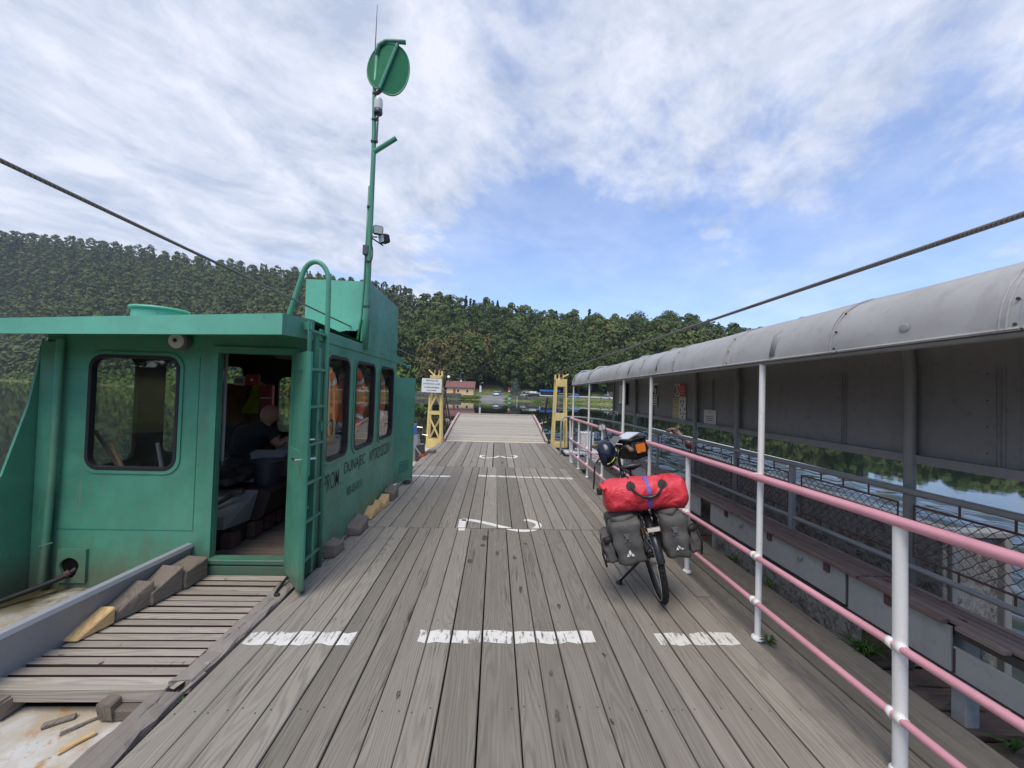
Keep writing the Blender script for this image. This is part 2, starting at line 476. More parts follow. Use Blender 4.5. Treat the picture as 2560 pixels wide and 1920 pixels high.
paint('grey_rail', (0.235, 0.245, 0.25), 0.42, dirt=(0.16, 0.12, 0.09), dirt_amt=0.35, var=0.12)
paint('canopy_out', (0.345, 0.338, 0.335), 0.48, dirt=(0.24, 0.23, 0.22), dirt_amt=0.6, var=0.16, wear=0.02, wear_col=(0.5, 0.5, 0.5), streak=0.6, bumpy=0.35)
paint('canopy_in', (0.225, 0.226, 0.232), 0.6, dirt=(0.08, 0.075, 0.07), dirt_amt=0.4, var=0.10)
paint('grey_panel', (0.335, 0.345, 0.345), 0.5, dirt=(0.20, 0.20, 0.19), dirt_amt=0.5, var=0.08)
paint('grey_bulwark', (0.275, 0.285, 0.305), 0.55, dirt=(0.2, 0.19, 0.18), dirt_amt=0.4, var=0.08, bumpy=0.3)
paint('yellow_paint', (0.70, 0.53, 0.21), 0.45, dirt=(0.22, 0.12, 0.04), dirt_amt=0.55, var=0.12, wear=0.03, wear_col=(0.24, 0.12, 0.05))
paint('white_steel', (0.60, 0.60, 0.58), 0.55, dirt=(0.34, 0.22, 0.12), dirt_amt=0.75, var=0.10, wear=0.04, wear_col=(0.36, 0.28, 0.20))
paint('rust', (0.085, 0.046, 0.038), 0.8, dirt=(0.06, 0.03, 0.02), dirt_amt=0.6, var=0.3)
paint('mesh_wire', (0.085, 0.045, 0.05), 0.7, var=0.3)
paint('red_paint', (0.33, 0.05, 0.03), 0.55, var=0.2, wear=0.08, wear_col=(0.2, 0.1, 0.07))
paint('ramp_edge', (0.46, 0.32, 0.31), 0.6, dirt=(0.16, 0.09, 0.07), dirt_amt=0.6, var=0.2)
paint('yellow_strip', (0.68, 0.58, 0.36), 0.7, dirt=(0.2, 0.18, 0.17), dirt_amt=0.9, var=0.1, wear=0.10, wear_col=(0.22, 0.21, 0.20))
paint('concrete_cap', (0.22, 0.22, 0.215), 0.8, var=0.15)
plain('rubber', (0.012, 0.012, 0.013), 0.55)
plain('black_void', (0.006, 0.006, 0.006), 0.9, spec=0.1)
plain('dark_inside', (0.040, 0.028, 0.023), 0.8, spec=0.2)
plain('white_plain', (0.72, 0.72, 0.70), 0.5)
plain('paper', (0.62, 0.61, 0.56), 0.8)
plain('paper_yellow', (0.50, 0.44, 0.26), 0.8)
plain('ink', (0.022, 0.024, 0.026), 0.6)
plain('ink_green', (0.008, 0.022, 0.020), 0.55)
plain('sign_red', (0.42, 0.025, 0.028), 0.5)
plain('sign_blue', (0.045, 0.075, 0.13), 0.5)
plain('chrome', (0.55, 0.55, 0.55), 0.25, 1.0)
plain('brass', (0.55, 0.42, 0.2), 0.3, 1.0)
plain('steel_dark', (0.10, 0.10, 0.105), 0.45, 0.8)
plain('bike_black', (0.012, 0.012, 0.014), 0.32)
plain('cable_black', (0.015, 0.014, 0.013), 0.6)
plain('lamp_glass', (0.55, 0.56, 0.55), 0.12)
plain('reflector_orange', (0.75, 0.20, 0.03), 0.2)
plain('light_bar', (0.62, 0.55, 0.46), 0.2)
plain('vest', (0.34, 0.46, 0.03), 0.7)
plain('skin', (0.42, 0.235, 0.165), 0.55)
plain('skin_tan', (0.36, 0.19, 0.125), 0.55)
plain('shirt_black', (0.010, 0.010, 0.012), 0.9)
plain('shirt_red', (0.12, 0.022, 0.022), 0.9)
plain('trousers', (0.03, 0.035, 0.05), 0.9)
plain('bucket_black', (0.030, 0.032, 0.042), 0.45)
plain('blue_paint', (0.03, 0.13, 0.46), 0.45)
plain('grip_brown', (0.20, 0.13, 0.085), 0.75)
plain('helmet_navy', (0.008, 0.011, 0.028), 0.22)
plain('neon', (0.55, 0.62, 0.10), 0.5)
plain('plastic_grey', (0.12, 0.12, 0.125), 0.5)
plain('strap', (0.012, 0.012, 0.012), 0.7)
plain('ring_orange', (0.82, 0.165, 0.05), 0.5)
plain('ring_white', (0.74, 0.74, 0.72), 0.55)
plain('rope', (0.45, 0.38, 0.24), 0.9)

def m_glass():
    mt, nt, b = new_mat('glass')
    g = nt.new('ShaderNodeBsdfGlossy'); g.inputs['Roughness'].default_value = 0.02
    t = nt.new('ShaderNodeBsdfTransparent'); t.inputs[0].default_value = (0.92, 0.94, 0.93, 1)
    df = nt.new('ShaderNodeBsdfDiffuse'); df.inputs[0].default_value = (0.42, 0.42, 0.40, 1)
    p = nt.pos()
    dirt = nt.math('ADD', nt.mapr(nt.noise(p, 4, 5, 0.6), 0.45, 0.8, 0.004, 0.035), nt.mapr(nt.noise(p, 60, 2), 0.74, 0.82, 0, 0.15))
    ge = nt.new('ShaderNodeNewGeometry')
    co = nt.math('ABSOLUTE', nt.vm('DOT_PRODUCT', ge.outputs['Incoming'], ge.outputs['Normal']))
    fac = nt.math('ADD', 0.055, nt.math('MULTIPLY', nt.math('POWER', nt.math('SUBTRACT', 1.0, co, clamp=True), 5.0), 0.9))
    m1 = nt.new('ShaderNodeMixShader'); nt.put(m1.inputs[0], dirt); nt.l.new(t.outputs[0], m1.inputs[1]); nt.l.new(df.outputs[0], m1.inputs[2])
    m2 = nt.new('ShaderNodeMixShader'); nt.put(m2.inputs[0], fac); nt.l.new(m1.outputs[0], m2.inputs[1]); nt.l.new(g.outputs[0], m2.inputs[2])
    nt.l.new(m2.outputs[0], nt.n['Material Output'].inputs[0])
m_glass()

def m_white_paint():
    mt, nt, b = new_mat('road_white')
    p = nt.pos()
    wv = nt.noise(nt.scale(p, 1, 0.12, 1), 55, 4, 0.65); w2 = nt.noise(p, 7, 5, 0.7)
    a = nt.mapr(nt.math('ADD', nt.math('MULTIPLY', wv, 0.6), nt.math('MULTIPLY', w2, 0.4)), 0.408, 0.472)
    c = nt.mix(nt.mapr(w2, 0.35, 0.7), (0.56, 0.54, 0.49), (0.70, 0.685, 0.64))
    setb(nt, b, c, 0.65, 0, 0.3, nt.bump(wv, 0.3, 0.003), a)
m_white_paint()
def m_oil():
    mt, nt, b = new_mat('oil_stain')
    p = nt.pos()
    a = nt.mapr(nt.math('ADD', nt.math('MULTIPLY', nt.noise(nt.scale(p, 1, 0.25, 1), 70, 4, 0.65), 0.6), nt.math('MULTIPLY', nt.noise(p, 22, 4, 0.6), 0.4)), 0.40, 0.60, 0.15, 0.75)
    setb(nt, b, (0.060, 0.053, 0.048), 0.7, 0, 0.2, None, a)
m_oil()
plain('nail_iron', (0.05, 0.042, 0.038), 0.7)
paint('number_white', (0.68, 0.665, 0.62), 0.65, dirt=(0.36, 0.33, 0.29), dirt_amt=0.6, var=0.08)

def m_hull():
    mt, nt, b = new_mat('hull_white')
    p = nt.pos()
    n = nt.noise(p, 2.2, 6, 0.65); n2 = nt.noise(p, 11, 6, 0.7); n3 = nt.noise(p, 1.0, 3)
    c = nt.mix(nt.mapr(n2, 0.3, 0.7), (0.48, 0.475, 0.45), (0.60, 0.60, 0.58))
    c = nt.mix(nt.math('MULTIPLY', nt.mapr(n, 0.42, 0.58), 0.9), c, (0.40, 0.33, 0.23))
    c = nt.mix(nt.math('MULTIPLY', nt.mapr(n2, 0.52, 0.66), nt.mapr(n3, 0.42, 0.55)), c, (0.40, 0.21, 0.085))
    c = nt.mix(nt.math('MULTIPLY', nt.mapr(nt.noise(p, 26, 5, 0.7), 0.64, 0.70), 0.9), c, (0.16, 0.12, 0.09))
    y = nt.sep(p)[1]; x = nt.sep(p)[0]
    moss = nt.math('MULTIPLY', nt.mapr(nt.math('ADD', nt.math('MULTIPLY', nt.noise(p, 5, 6, 0.7), 0.5), nt.math('MULTIPLY', x, -0.35)), 1.32, 1.50), nt.mapr(y, 2.75, 3.2))
    c = nt.mix(moss, c, (0.07, 0.06, 0.025))
    setb(nt, b, c, 0.6, 0, 0.35, nt.bump(n2, 0.35, 0.01))
m_hull()

def m_mottled():
    mt, nt, b = new_mat('mottled_sheet')
    p = nt.pos()
    n = nt.noise(p, 11, 6, 0.7, 1.6); n2 = nt.noise(p, 30, 4, 0.6, 1.2)
    c = nt.mix(nt.mapr(n, 0.40, 0.52), (0.075, 0.075, 0.07), (0.20, 0.20, 0.185))
    c = nt.mix(nt.math('MULTIPLY', nt.mapr(n2, 0.52, 0.6), 0.7), c, (0.30, 0.295, 0.27))
    c = nt.mix(nt.math('MULTIPLY', nt.mapr(nt.noise(p, 8, 4, 0.6, 2.0), 0.56, 0.64), 0.6), c, (0.10, 0.06, 0.055))
    setb(nt, b, c, 0.75, 0, 0.3, nt.bump(n2, 0.5, 0.01))
m_mottled()

def m_rope():
    mt, nt, b = new_mat('wire_rope')
    p = nt.pos()
    x, y, z = nt.sep(p)
    tw = nt.math('SINE', nt.math('ADD', nt.math('MULTIPLY', y, 400.0), nt.math('MULTIPLY', nt.math('ADD', x, z), 330.0)))
    c = nt.mix(nt.mapr(tw, -0.6, 0.6), (0.13, 0.12, 0.108), (0.235, 0.215, 0.19))
    c = nt.mix(nt.mapr(nt.noise(p, 3, 4), 0.55, 0.7), c, (0.13, 0.085, 0.055))
    setb(nt, b, c, 0.55, 0.35, 0.5, nt.bump(tw, 0.5, 0.004))
m_rope()

def m_fabric(name, col, col2, scale=420, rough=0.6, wrinkle=0.5, sheen=0.1):
    mt, nt, b = new_mat(name)
    o = nt.obj()
    n = nt.noise(o, 6, 4, 0.6); wv = nt.noise(o, scale, 2)
    wr = nt.noise(nt.scale(o, 1, 1, 1), 9, 3, 0.55, 1.0)
    c = nt.mix(nt.mapr(n, 0.3, 0.7), col, col2)
    h = nt.math('ADD', nt.math('MULTIPLY', wr, 1.0), nt.math('MULTIPLY', wv, 0.03))
    setb(nt, b, c, rough, 0, 0.4, nt.bump(h, wrinkle, 0.03))
m_fabric('bag_red', (0.56, 0.030, 0.045), (0.70, 0.055, 0.075), rough=0.42, wrinkle=1.0)
m_fabric('pannier_grey', (0.075, 0.071, 0.067), (0.105, 0.100, 0.094), rough=0.75, wrinkle=0.35)
m_fabric('bag_black', (0.010, 0.010, 0.011), (0.018, 0.018, 0.02), rough=0.6, wrinkle=0.35)
m_fabric('saddle_black', (0.016, 0.018, 0.022), (0.03, 0.034, 0.042), rough=0.32, wrinkle=0.1)

def m_bungee():
    mt, nt, b = new_mat('bungee')
    o = nt.pos(); x, y, z = nt.sep(o)
    tw = nt.math('SINE', nt.math('ADD', nt.math('MULTIPLY', x, 500.0), nt.math('MULTIPLY', z, 320.0)))
    c = nt.mix(nt.mapr(tw, -0.2, 0.5), (0.085, 0.065, 0.34), (0.20, 0.17, 0.48))
    setb(nt, b, c, 0.7)
m_bungee()

def m_tyre():
    mt, nt, b = new_mat('tyre')
    p = nt.obj(); v = nt.voro(p, 95)[0]
    setb(nt, b, nt.mix(nt.mapr(v, 0.2, 0.6), (0.035, 0.034, 0.033), (0.010, 0.010, 0.010)), 0.8, 0, 0.3, nt.bump(v, 0.8, 0.006))
m_tyre()

def m_water():
    mt, nt, b = new_mat('water')
    p = nt.pos()
    y = nt.sep(p)[1]
    cd = nt.new('ShaderNodeVectorMath', operation='LENGTH'); nt.put(cd.inputs[0], nt.scale(p, 1, 1, 0)); dist = cd.outputs['Value']
    n1 = nt.noise(nt.scale(p, 1.0, 0.55, 1), 2.3, 3, 0.5, 0.2); n2 = nt.noise(nt.scale(p, 0.5, 0.16, 1), 1.3, 3, 0.5, 0.3)
    patch = nt.mapr(nt.noise(nt.scale(p, 0.35, 1, 1), 0.055, 2), 0.42, 0.62)
    h = nt.math('ADD', nt.math('MULTIPLY', n1, 0.22), nt.math('MULTIPLY', n2, 0.6))
    h = nt.math('MULTIPLY', h, nt.mapr(patch, 0, 1, 0.25, 1.0))
    x = nt.sep(p)[0]
    rip = nt.math('MULTIPLY', nt.mapr(x, 3.0, 5.0), nt.mapr(x, 13.5, 15.5, 1.0, 0.0))
    rip = nt.math('MULTIPLY', rip, nt.mapr(y, 24.0, 34.0, 1.0, 0.0))
    n4 = nt.noise(nt.scale(p, 1.0, 0.6, 1), 1.1, 3, 0.5, 0.4)
    h = nt.math('ADD', h, nt.math('MULTIPLY', nt.math('MULTIPLY', n4, rip), 3.0))
    bp = nt.bump(h, 0.16, 0.06)
    setb(nt, b, (0.010, 0.017, 0.011), nt.math('ADD', 0.025, nt.math('MULTIPLY', rip, 0.06)), 0, 0.5, bp)
    b.inputs['IOR'].default_value = 1.333
m_water()

def m_leaf(name, a, bcol, warm):
    mt, nt, b = new_mat(name)
    at = nt.new('ShaderNodeAttribute'); at.attribute_name = 'tint'; tv = at.outputs['Fac']
    p = nt.pos()
    big = nt.noise(p, 0.045, 3, 0.6)
    rn = nt.rnd()
    t = nt.math('ADD', nt.math('MULTIPLY', tv, 0.55), nt.math('ADD', nt.math('MULTIPLY', rn, 0.55), nt.math('MULTIPLY', nt.math('SUBTRACT', big, 0.5), 0.8)))
    c = nt.mix(nt.mapr(t, 0.1, 0.9), a, bcol)
    c = nt.mix(nt.mapr(nt.math('ADD', nt.math('MULTIPLY', rn, 0.6), nt.math('MULTIPLY', tv, 0.55)), 0.86, 1.10), c, warm)
    df = nt.new('ShaderNodeBsdfDiffuse'); nt.put(df.inputs[0], c)
    nt.l.new(df.outputs[0], nt.n['Material Output'].inputs[0])
m_leaf('leaf_broad', (0.042, 0.070, 0.027), (0.112, 0.146, 0.054), (0.185, 0.150, 0.062))
m_leaf('leaf_warm', (0.085, 0.088, 0.036), (0.17, 0.145, 0.062), (0.22, 0.17, 0.075))
m_leaf('leaf_conifer', (0.028, 0.052, 0.028), (0.050, 0.080, 0.040), (0.055, 0.075, 0.035))
m_leaf('leaf_blue', (0.055, 0.085, 0.075), (0.10, 0.14, 0.125), (0.10, 0.13, 0.11))
m_leaf('leaf_grass', (0.07, 0.12, 0.025), (0.17, 0.24, 0.06), (0.20, 0.20, 0.08))
m_leaf('leaf_weed', (0.05, 0.095, 0.025), (0.11, 0.17, 0.05), (0.14, 0.15, 0.06))
plain('bark', (0.075, 0.06, 0.048), 0.9)
plain('birch_bark', (0.36, 0.35, 0.32), 0.8)

def m_ground():
    mt, nt, b = new_mat('bank_ground')
    p = nt.pos(); z = nt.sep(p)[2]
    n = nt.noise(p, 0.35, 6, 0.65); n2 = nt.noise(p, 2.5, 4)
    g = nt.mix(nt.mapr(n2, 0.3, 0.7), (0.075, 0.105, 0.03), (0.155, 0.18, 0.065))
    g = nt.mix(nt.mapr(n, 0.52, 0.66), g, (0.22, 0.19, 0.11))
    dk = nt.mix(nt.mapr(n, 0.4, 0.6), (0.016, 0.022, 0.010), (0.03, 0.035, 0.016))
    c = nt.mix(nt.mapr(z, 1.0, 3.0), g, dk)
    setb(nt, b, c, 0.95, 0, 0.1)
m_ground()
def m_stone():
    mt, nt, b = new_mat('stone_wall')
    p = nt.pos(); v = nt.voro(p, 2.2); vd = nt.voro(p, 2.2, 'DISTANCE_TO_EDGE')[0]
    sepc = nt.sep(v[1])[0]
    c = nt.mix(sepc, (0.09, 0.085, 0.075), (0.21, 0.20, 0.18))
    c = nt.mix(nt.mapr(vd, 0.0, 0.08, 1, 0), c, (0.05, 0.048, 0.04))
    c = nt.mix(nt.mapr(nt.noise(p, 0.8, 5), 0.5, 0.7), c, (0.06, 0.075, 0.03))
    setb(nt, b, c, 0.9, 0, 0.2)
m_stone()
def m_asphalt():
    mt, nt, b = new_mat('asphalt')
    p = nt.pos(); n = nt.noise(p, 0.6, 6, 0.7)
    setb(nt, b, nt.mix(nt.mapr(n, 0.3, 0.7), (0.15, 0.148, 0.145), (0.235, 0.23, 0.225)), 0.9, 0, 0.2)
m_asphalt()
plain('house_wall', (0.72, 0.47, 0.28), 0.85)
paint('house_roof', (0.17, 0.068, 0.062), 0.6, var=0.12)
plain('car_glass', (0.02, 0.025, 0.03), 0.08)
for nm, c in (('car_silver', (0.45, 0.46, 0.48)), ('car_white', (0.75, 0.75, 0.74)), ('car_blue', (0.16, 0.26, 0.48)), ('car_black', (0.02, 0.02, 0.024)), ('car_grey', (0.17, 0.19, 0.22)), ('car_cream', (0.70, 0.64, 0.46)), ('car_lightblue', (0.20, 0.36, 0.62)), ('bus_blue', (0.03, 0.15, 0.46)), ('boat_teal', (0.16, 0.33, 0.27))):
    plain(nm, c, 0.28)

# ================================================================== THE SETTING
WZ = -1.5
o = MB().quad((-1800, -300, WZ), (1800, -300, WZ), (1800, 1800, WZ), (-1800, 1800, WZ)).build('water', 'water'); struct(o)

def ripple_patch():
    X0, X1, Y0, Y1, c = 3.3, 14.45, -2.0, 36.0, 0.10
    xs = np.arange(X0, X1, c); ys = np.arange(Y0, Y1, c); gx, gy = np.meshgrid(xs, ys)
    rq = np.random.default_rng(5); h = np.zeros_like(gx)
    for k in range(9):
        lam = rq.uniform(.45, 1.5); th = rq.uniform(0, 2 * PI); kk = 2 * PI / lam
        h += (.085 / kk) * np.sin(kk * (gx * math.cos(th) + gy * math.sin(th)) + rq.uniform(0, 6))
    fade = np.clip((gx - X0) / .6, 0, 1) * np.clip((X1 - gx) / .3, 0, 1) * np.clip((Y1 - gy) / 6, 0, 1)
    V = np.stack([gx, gy, WZ + .03 + h * fade], -1).reshape(-1, 3)
    nx, ny = len(xs), len(ys); i = (np.arange(ny - 1)[:, None] * nx + np.arange(nx - 1)[None]).reshape(-1)
    me = bpy.data.meshes.new('rippled_water'); me.from_pydata(V.tolist(), [], np.stack([i, i + 1, i + nx + 1, i + nx], 1).tolist()); me.shade_smooth()
    me.materials.append(MATS['water']); struct(link('rippled_water', me))
ripple_patch()
SHORE = [(900, -40), (300, 50), (60, 106), (32, 113), (12, 125), (2.5, 131), (-5, 131), (-28, 131.5), (-60, 138), (-160, 190), (-390, 320), (-700, 470), (-1200, 560)]
def shore_r(az):
    dx, dy = math.sin(az), math.cos(az)
    best = None
    for (ax, ay), (bx, by) in zip(SHORE[:-1], SHORE[1:]):
        ex, ey = bx - ax, by - ay
        det = dx * (-ey) + ex * dy
        if abs(det) < 1e-9: continue
        t = (ax * (-ey) + ex * ay) / det
        u = (dx * ay - dy * ax) / det
        if -1e-6 <= u <= 1 + 1e-6 and t > 0: best = t if best is None else min(best, t)
    return best if best else 400.0
SKY_AZ = np.radians([-80, -51.2, -48.6, -46, -43, -39.3, -34.8, -29.6, -24.3, -18.4, -12.1, -5.4, -2.6, 0.8, 7.8, 15.2, 21.6, 27.5, 30.8, 33.9, 42, 50, 80])
SKY_T = np.array([.19, .229, .239, .245, .251, .253, .259, .263, .266, .268, .252, .233, .237, .226, .209, .202, .188, .183, .169, .150, .118, .108, .10])
RIDGE_AZ = np.radians([-80, -50, -35, -25, -16, -9, -4, 5, 15, 25, 34, 50, 80])
RIDGE_R = np.array([1000, 860, 680, 540, 430, 330, 275, 262, 262, 268, 300, 360, 420.])
def hill(az, r):
    r0 = shore_r(az)
    Rr = float(np.interp(az, RIDGE_AZ, RIDGE_R)); Rr = max(Rr, r0 + 110)
    flat = 24 + 0.02 * r0
    top = 1.62 + float(np.interp(az, SKY_AZ, SKY_T)) * Rr - 15.5
    d = r - r0
    if d < 0: return WZ - 0.6 + max(-2, d * 0.2)
    if d < 9: return WZ - 0.1 + (1.5 + 0.1) * (d / 9) ** 0.8
    if d < flat: return 0.0
    t = (r - r0 - flat) / (Rr - r0 - flat)
    if t <= 1:
        s = 0.62 * t + 0.38 * (t * t * (3 - 2 * t)) if az > -0.2 else 0.5 * t + 0.5 * t * t
        return top * s
    return max(top - (r - Rr) * 0.25, top * 0.3)
def build_terrain():
    azs = np.radians(np.linspace(-85, 82, 240))
    mb = MB(); K = 34
    for az in azs:
        r0 = shore_r(az); Rr = max(float(np.interp(az, RIDGE_AZ, RIDGE_R)), r0 + 110)
        fl = 24 + 0.02 * r0
        rs = [r0 - 4, r0, r0 + 2, r0 + 4, r0 + 6, r0 + 9, r0 + fl - 1, r0 + fl + 3] + list(np.linspace(r0 + fl + 10, Rr, 18)) + [Rr + 15, Rr + 40, Rr + 90, Rr + 160, Rr + 260, Rr + 400, Rr + 600, Rr + 900]
        for r in rs: mb.v.append((r * math.sin(az), r * math.cos(az), hill(az, r)))
        K = len(rs)
    for i in range(len(azs) - 1):
        for j in range(K - 1): mb.f.append((i * K + j, (i + 1) * K + j, (i + 1) * K + j + 1, i * K + j + 1))
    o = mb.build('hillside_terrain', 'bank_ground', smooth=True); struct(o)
build_terrain()

# ------------------------------------------------------------------ trees
def blob_crown(rng, n, H, Wd, lobes, leaf, trunk_h=0.25, jit=0.30):
    """leaf quads gathered on lobes spread through the crown's volume"""
    P = []; Nn = []; Tt = []
    cs = []
    for k in range(lobes):
        t = (k + rng.uniform(0, 1)) / lobes
        hz = trunk_h + (1 - trunk_h) * (0.10 + 0.80 * t)
        rad = Wd * 0.5 * (math.sin(PI * (0.20 + 0.74 * t)) ** 0.7)
        an = k * 2.4 + rng.uniform(-.5, .5); rr_ = rad * rng.uniform(0.62, 0.86)
        cs.append((rr_ * math.cos(an), rr_ * math.sin(an), hz * H, Wd * rng.uniform(0.15, 0.24)))
    cs.append((0, 0, H * 0.86, Wd * 0.22))
    per = n // len(cs)
    for (x, y, z, s) in cs:
        d = rng.normal(size=(per, 3)); d /= np.linalg.norm(d, axis=1)[:, None]
        rad = s * (0.55 + 0.5 * rng.random(per) ** 0.5)
        p = np.array([x, y, z]) + d * rad[:, None] * np.array([1.12, 1.12, 0.85])
        keep = rng.random(per) < np.where(d[:, 2] < -0.3, 0.35, 1.0)
        P.append(p[keep]); Nn.append((d * 1.0 + np.array([0, 0, .25]) + rng.normal(size=(per, 3)) * jit)[keep])
        Tt.append(np.full(keep.sum(), rng.uniform(0.2, 0.8)) + rng.normal(size=keep.sum()) * 0.13)
    return leaf_quads(rng, np.concatenate(P), np.concatenate(Nn), leaf, np.concatenate(Tt))
def leaf_quads(rng, P, Nn, leaf, T):
    Nn = Nn / np.linalg.norm(Nn, axis=1)[:, None]
    a = rng.normal(size=Nn.shape); u = np.cross(Nn, a); u /= np.linalg.norm(u, axis=1)[:, None]
    w = np.cross(Nn, u)
    s = leaf * rng.uniform(0.55, 1.25, len(P))[:, None]
    V = np.stack([P - u * s - w * s * 0.7, P + u * s * 0.9 - w * s * 0.6, P + u * s + w * s * 0.75, P - u * s * 0.8 + w * s * 0.8], 1)
    return V.astype(np.float32), np.clip(T, 0, 1).astype(np.float32)
def conifer_crown(rng, n, H, Wd, leaf, base=0.08):
    t = rng.random(n) ** 0.75
    tiers = 16
    t = (np.floor(t * tiers) + rng.random(n) * 0.55) / tiers
    z = base + (1 - base) * t
    rad = Wd * 0.5 * (1 - t) ** 0.85 * np.sqrt(rng.uniform(0.12, 1.0, n)) + 0.05
    # separate boughs
    an = rng.integers(0, 9, n) * (2 * PI / 9) + np.floor(t * tiers) * 1.3 + rng.normal(size=n) * 0.20
    P = np.stack([rad * np.cos(an), rad * np.sin(an), z * H - rad * 0.32], 1)
    Nn = np.stack([np.cos(an) * 0.5, np.sin(an) * 0.5, np.full(n, 0.8)], 1) + rng.normal(size=(n, 3)) * 0.4
    return leaf_quads(rng, P, Nn, leaf, rng.uniform(0.2, 0.8, n))
def quad_mesh(name, V, T, mat):
    n = len(V)
    me = bpy.data.meshes.new(name)
    me.vertices.add(n * 4); me.vertices.foreach_set('co', V.reshape(-1))
    me.loops.add(n * 4); me.loops.foreach_set('vertex_index', np.arange(n * 4, dtype=np.int32))
    me.polygons.add(n); me.polygons.foreach_set('loop_start', np.arange(0, n * 4, 4, dtype=np.int32))
    try: me.polygons.foreach_set('loop_total', np.full(n, 4, dtype=np.int32))
    except Exception: pass
    at = me.attributes.new('tint', 'FLOAT', 'POINT'); at.data.foreach_set('value', np.repeat(T, 4))
    me.update(); me.validate()
    me.materials.append(MATS[mat])
    return me
def trunk_mesh(name, rng, H, r, mat, top=0.8, limbs=5):
    mb = MB()
    mb.tube([(0, 0, -1.0), (0.1, 0, H * 0.25), (-0.1, 0.12, H * 0.5), (0.05, 0, H * top)], [r * 1.25, r, r * 0.7, r * 0.15], 7)
    for k in range(limbs):
        z = H * rng.uniform(0.3, 0.6); an = rng.uniform(0, 2 * PI); L = H * rng.uniform(0.15, 0.28)
        mb.tube([(0, 0, z), (math.cos(an) * L * 0.5, math.sin(an) * L * 0.5, z + L * 0.45), (math.cos(an) * L, math.sin(an) * L, z + L * 0.75)], [r * 0.45, r * 0.3, r * 0.1], 5)
    me = bpy.data.meshes.new(name); me.from_pydata(mb.v, [], mb.f); me.shade_smooth(); me.materials.append(MATS[mat])
    return me
rg = np.random.default_rng(21)
BROAD = []
for i in range(9):
    H = 1.0
    V, T = blob_crown(rg, 2300, 14.0, 8.6 + rg.uniform(-2.2, 1.8), 15 + 2 * i, 0.33, 0.12)
    BROAD.append((quad_mesh('broadleaf_crown', V, T, 'leaf_broad'), trunk_mesh('broadleaf_trunk', rg, 14.0, 0.28, 'bark')))
CONI = []
for i in range(3):
    V, T = conifer_crown(rg, 1700, 16.0, 5.6, 0.36)
    CONI.append((quad_mesh('conifer_crown', V, T, 'leaf_conifer'), trunk_mesh('conifer_trunk', rg, 16.0, 0.2, 'bark', 0.95, 0)))
LOWB = [blob_crown(rg, 260, 14.0, 8.6 + rg.uniform(-1.5, 1.5), 11, 0.74, 0.05, 0.14) for i in range(7)]
LOWC = [conifer_crown(rg, 150, 17.0, 5.6, 0.66) for i in range(3)]

spots = []
az = R(-64)
while az < R(66):
    r0 = shore_r(az); Rr = max(float(np.interp(az, RIDGE_AZ, RIDGE_R)), r0 + 110)
    r = r0 + 24 + 0.02 * r0 + 3 + random.uniform(-2, 3)
    while r < Rr + 24:
        sp = 8.2 if r < 300 else 8.0
        a2 = az + random.uniform(-0.5, 0.5) * sp / r
        if random.random() < 0.93: spots.append((a2, r + random.uniform(-1.5, 1.5)))
        r += sp * random.uniform(0.85, 1.2)
    az += (8.0 if r0 < 180 else 8.2) / (0.5 * (r0 + Rr))
spots.sort(key=lambda s: s[1])
def hidden(a, r):
    d = math.degrees(a)
    return d < -56 or (d > 66)
def tree_kind(a, r):
    d = math.degrees(a); Rr = float(np.interp(a, RIDGE_AZ, RIDGE_R))
    ridge = r > Rr - 28
    pc = 0.06 if d > -20 else 0.04
    if ridge: pc = 0.13
    if ridge and (-14 < d < 0 or d > 27): pc = 0.5
    return 'c' if random.random() < pc else 'b'
n_ind = 0
farV = {'b': [], 'c': []}; farT = {'b': [], 'c': []}
GROUP_T = 'trees of the wooded hillside across the water'
for (a, r) in spots:
    if hidden(a, r): continue
    if abs(r * math.sin(a) + 7.4) < 2.2 and r < 180: continue
    k = tree_kind(a, r)
    x, y, z = r * math.sin(a), r * math.cos(a), hill(a, r) - 0.3
    s = random.uniform(0.80, 1.35) * (1.22 if r < shore_r(a) + 75 else 1.08) * (1.0 if k == 'b' else 0.82)
    yaw = random.uniform(0, 2 * PI)
    d = math.degrees(a)
    front = r < shore_r(a) + 60
    if n_ind < 296 and -20 < d < 40:
        cm, tm = random.choice(BROAD if k == 'b' else CONI)
        e = thing('broadleaf_tree' if k == 'b' else 'conifer_tree',
                  'dark green broadleaf tree among many on the wooded hillside' if k == 'b' else 'slim dark conifer rising among the broadleaf trees on the hillside',
                  'tree', (x, y, z), GROUP_T)
        e.rotation_euler = (0, 0, yaw); w_ = random.uniform(0.9, 1.12); e.scale = (s * w_, s * w_, s * random.uniform(0.92, 1.15))
        for nm, me in (('crown', cm), ('trunk', tm)):
            c = bpy.data.objects.new(nm, me); COL.objects.link(c); c.parent = e
        n_ind += 1
    else:
        V, T = random.choice(LOWB if k == 'b' else LOWC)
        M = np.array([[math.cos(yaw), -math.sin(yaw), 0], [math.sin(yaw), math.cos(yaw), 0], [0, 0, 1]]) * s
        V2 = V.reshape(-1, 3) @ M.T.astype(np.float32) + np.array([x, y, z])
        farV[k].append(V2.reshape(-1, 4, 3).astype(np.float32))
        farT[k].append(np.clip(T * 0.35 + random.uniform(-0.1, 0.85), 0, 1).astype(np.float32))
for k, mt, nm in (('b', 'leaf_broad', 'far_broadleaf_wood'), ('c', 'leaf_conifer', 'far_conifer_wood')):
    me = quad_mesh(nm, np.concatenate(farV[k]), np.concatenate(farT[k]), mt)
    o = link(nm, me); o['kind'] = 'stuff'
    tag(o, 'distant mass of broadleaf woodland covering the upper hillside' if k == 'b' else 'dark conifers scattered through the distant hillside woodland', 'woodland')
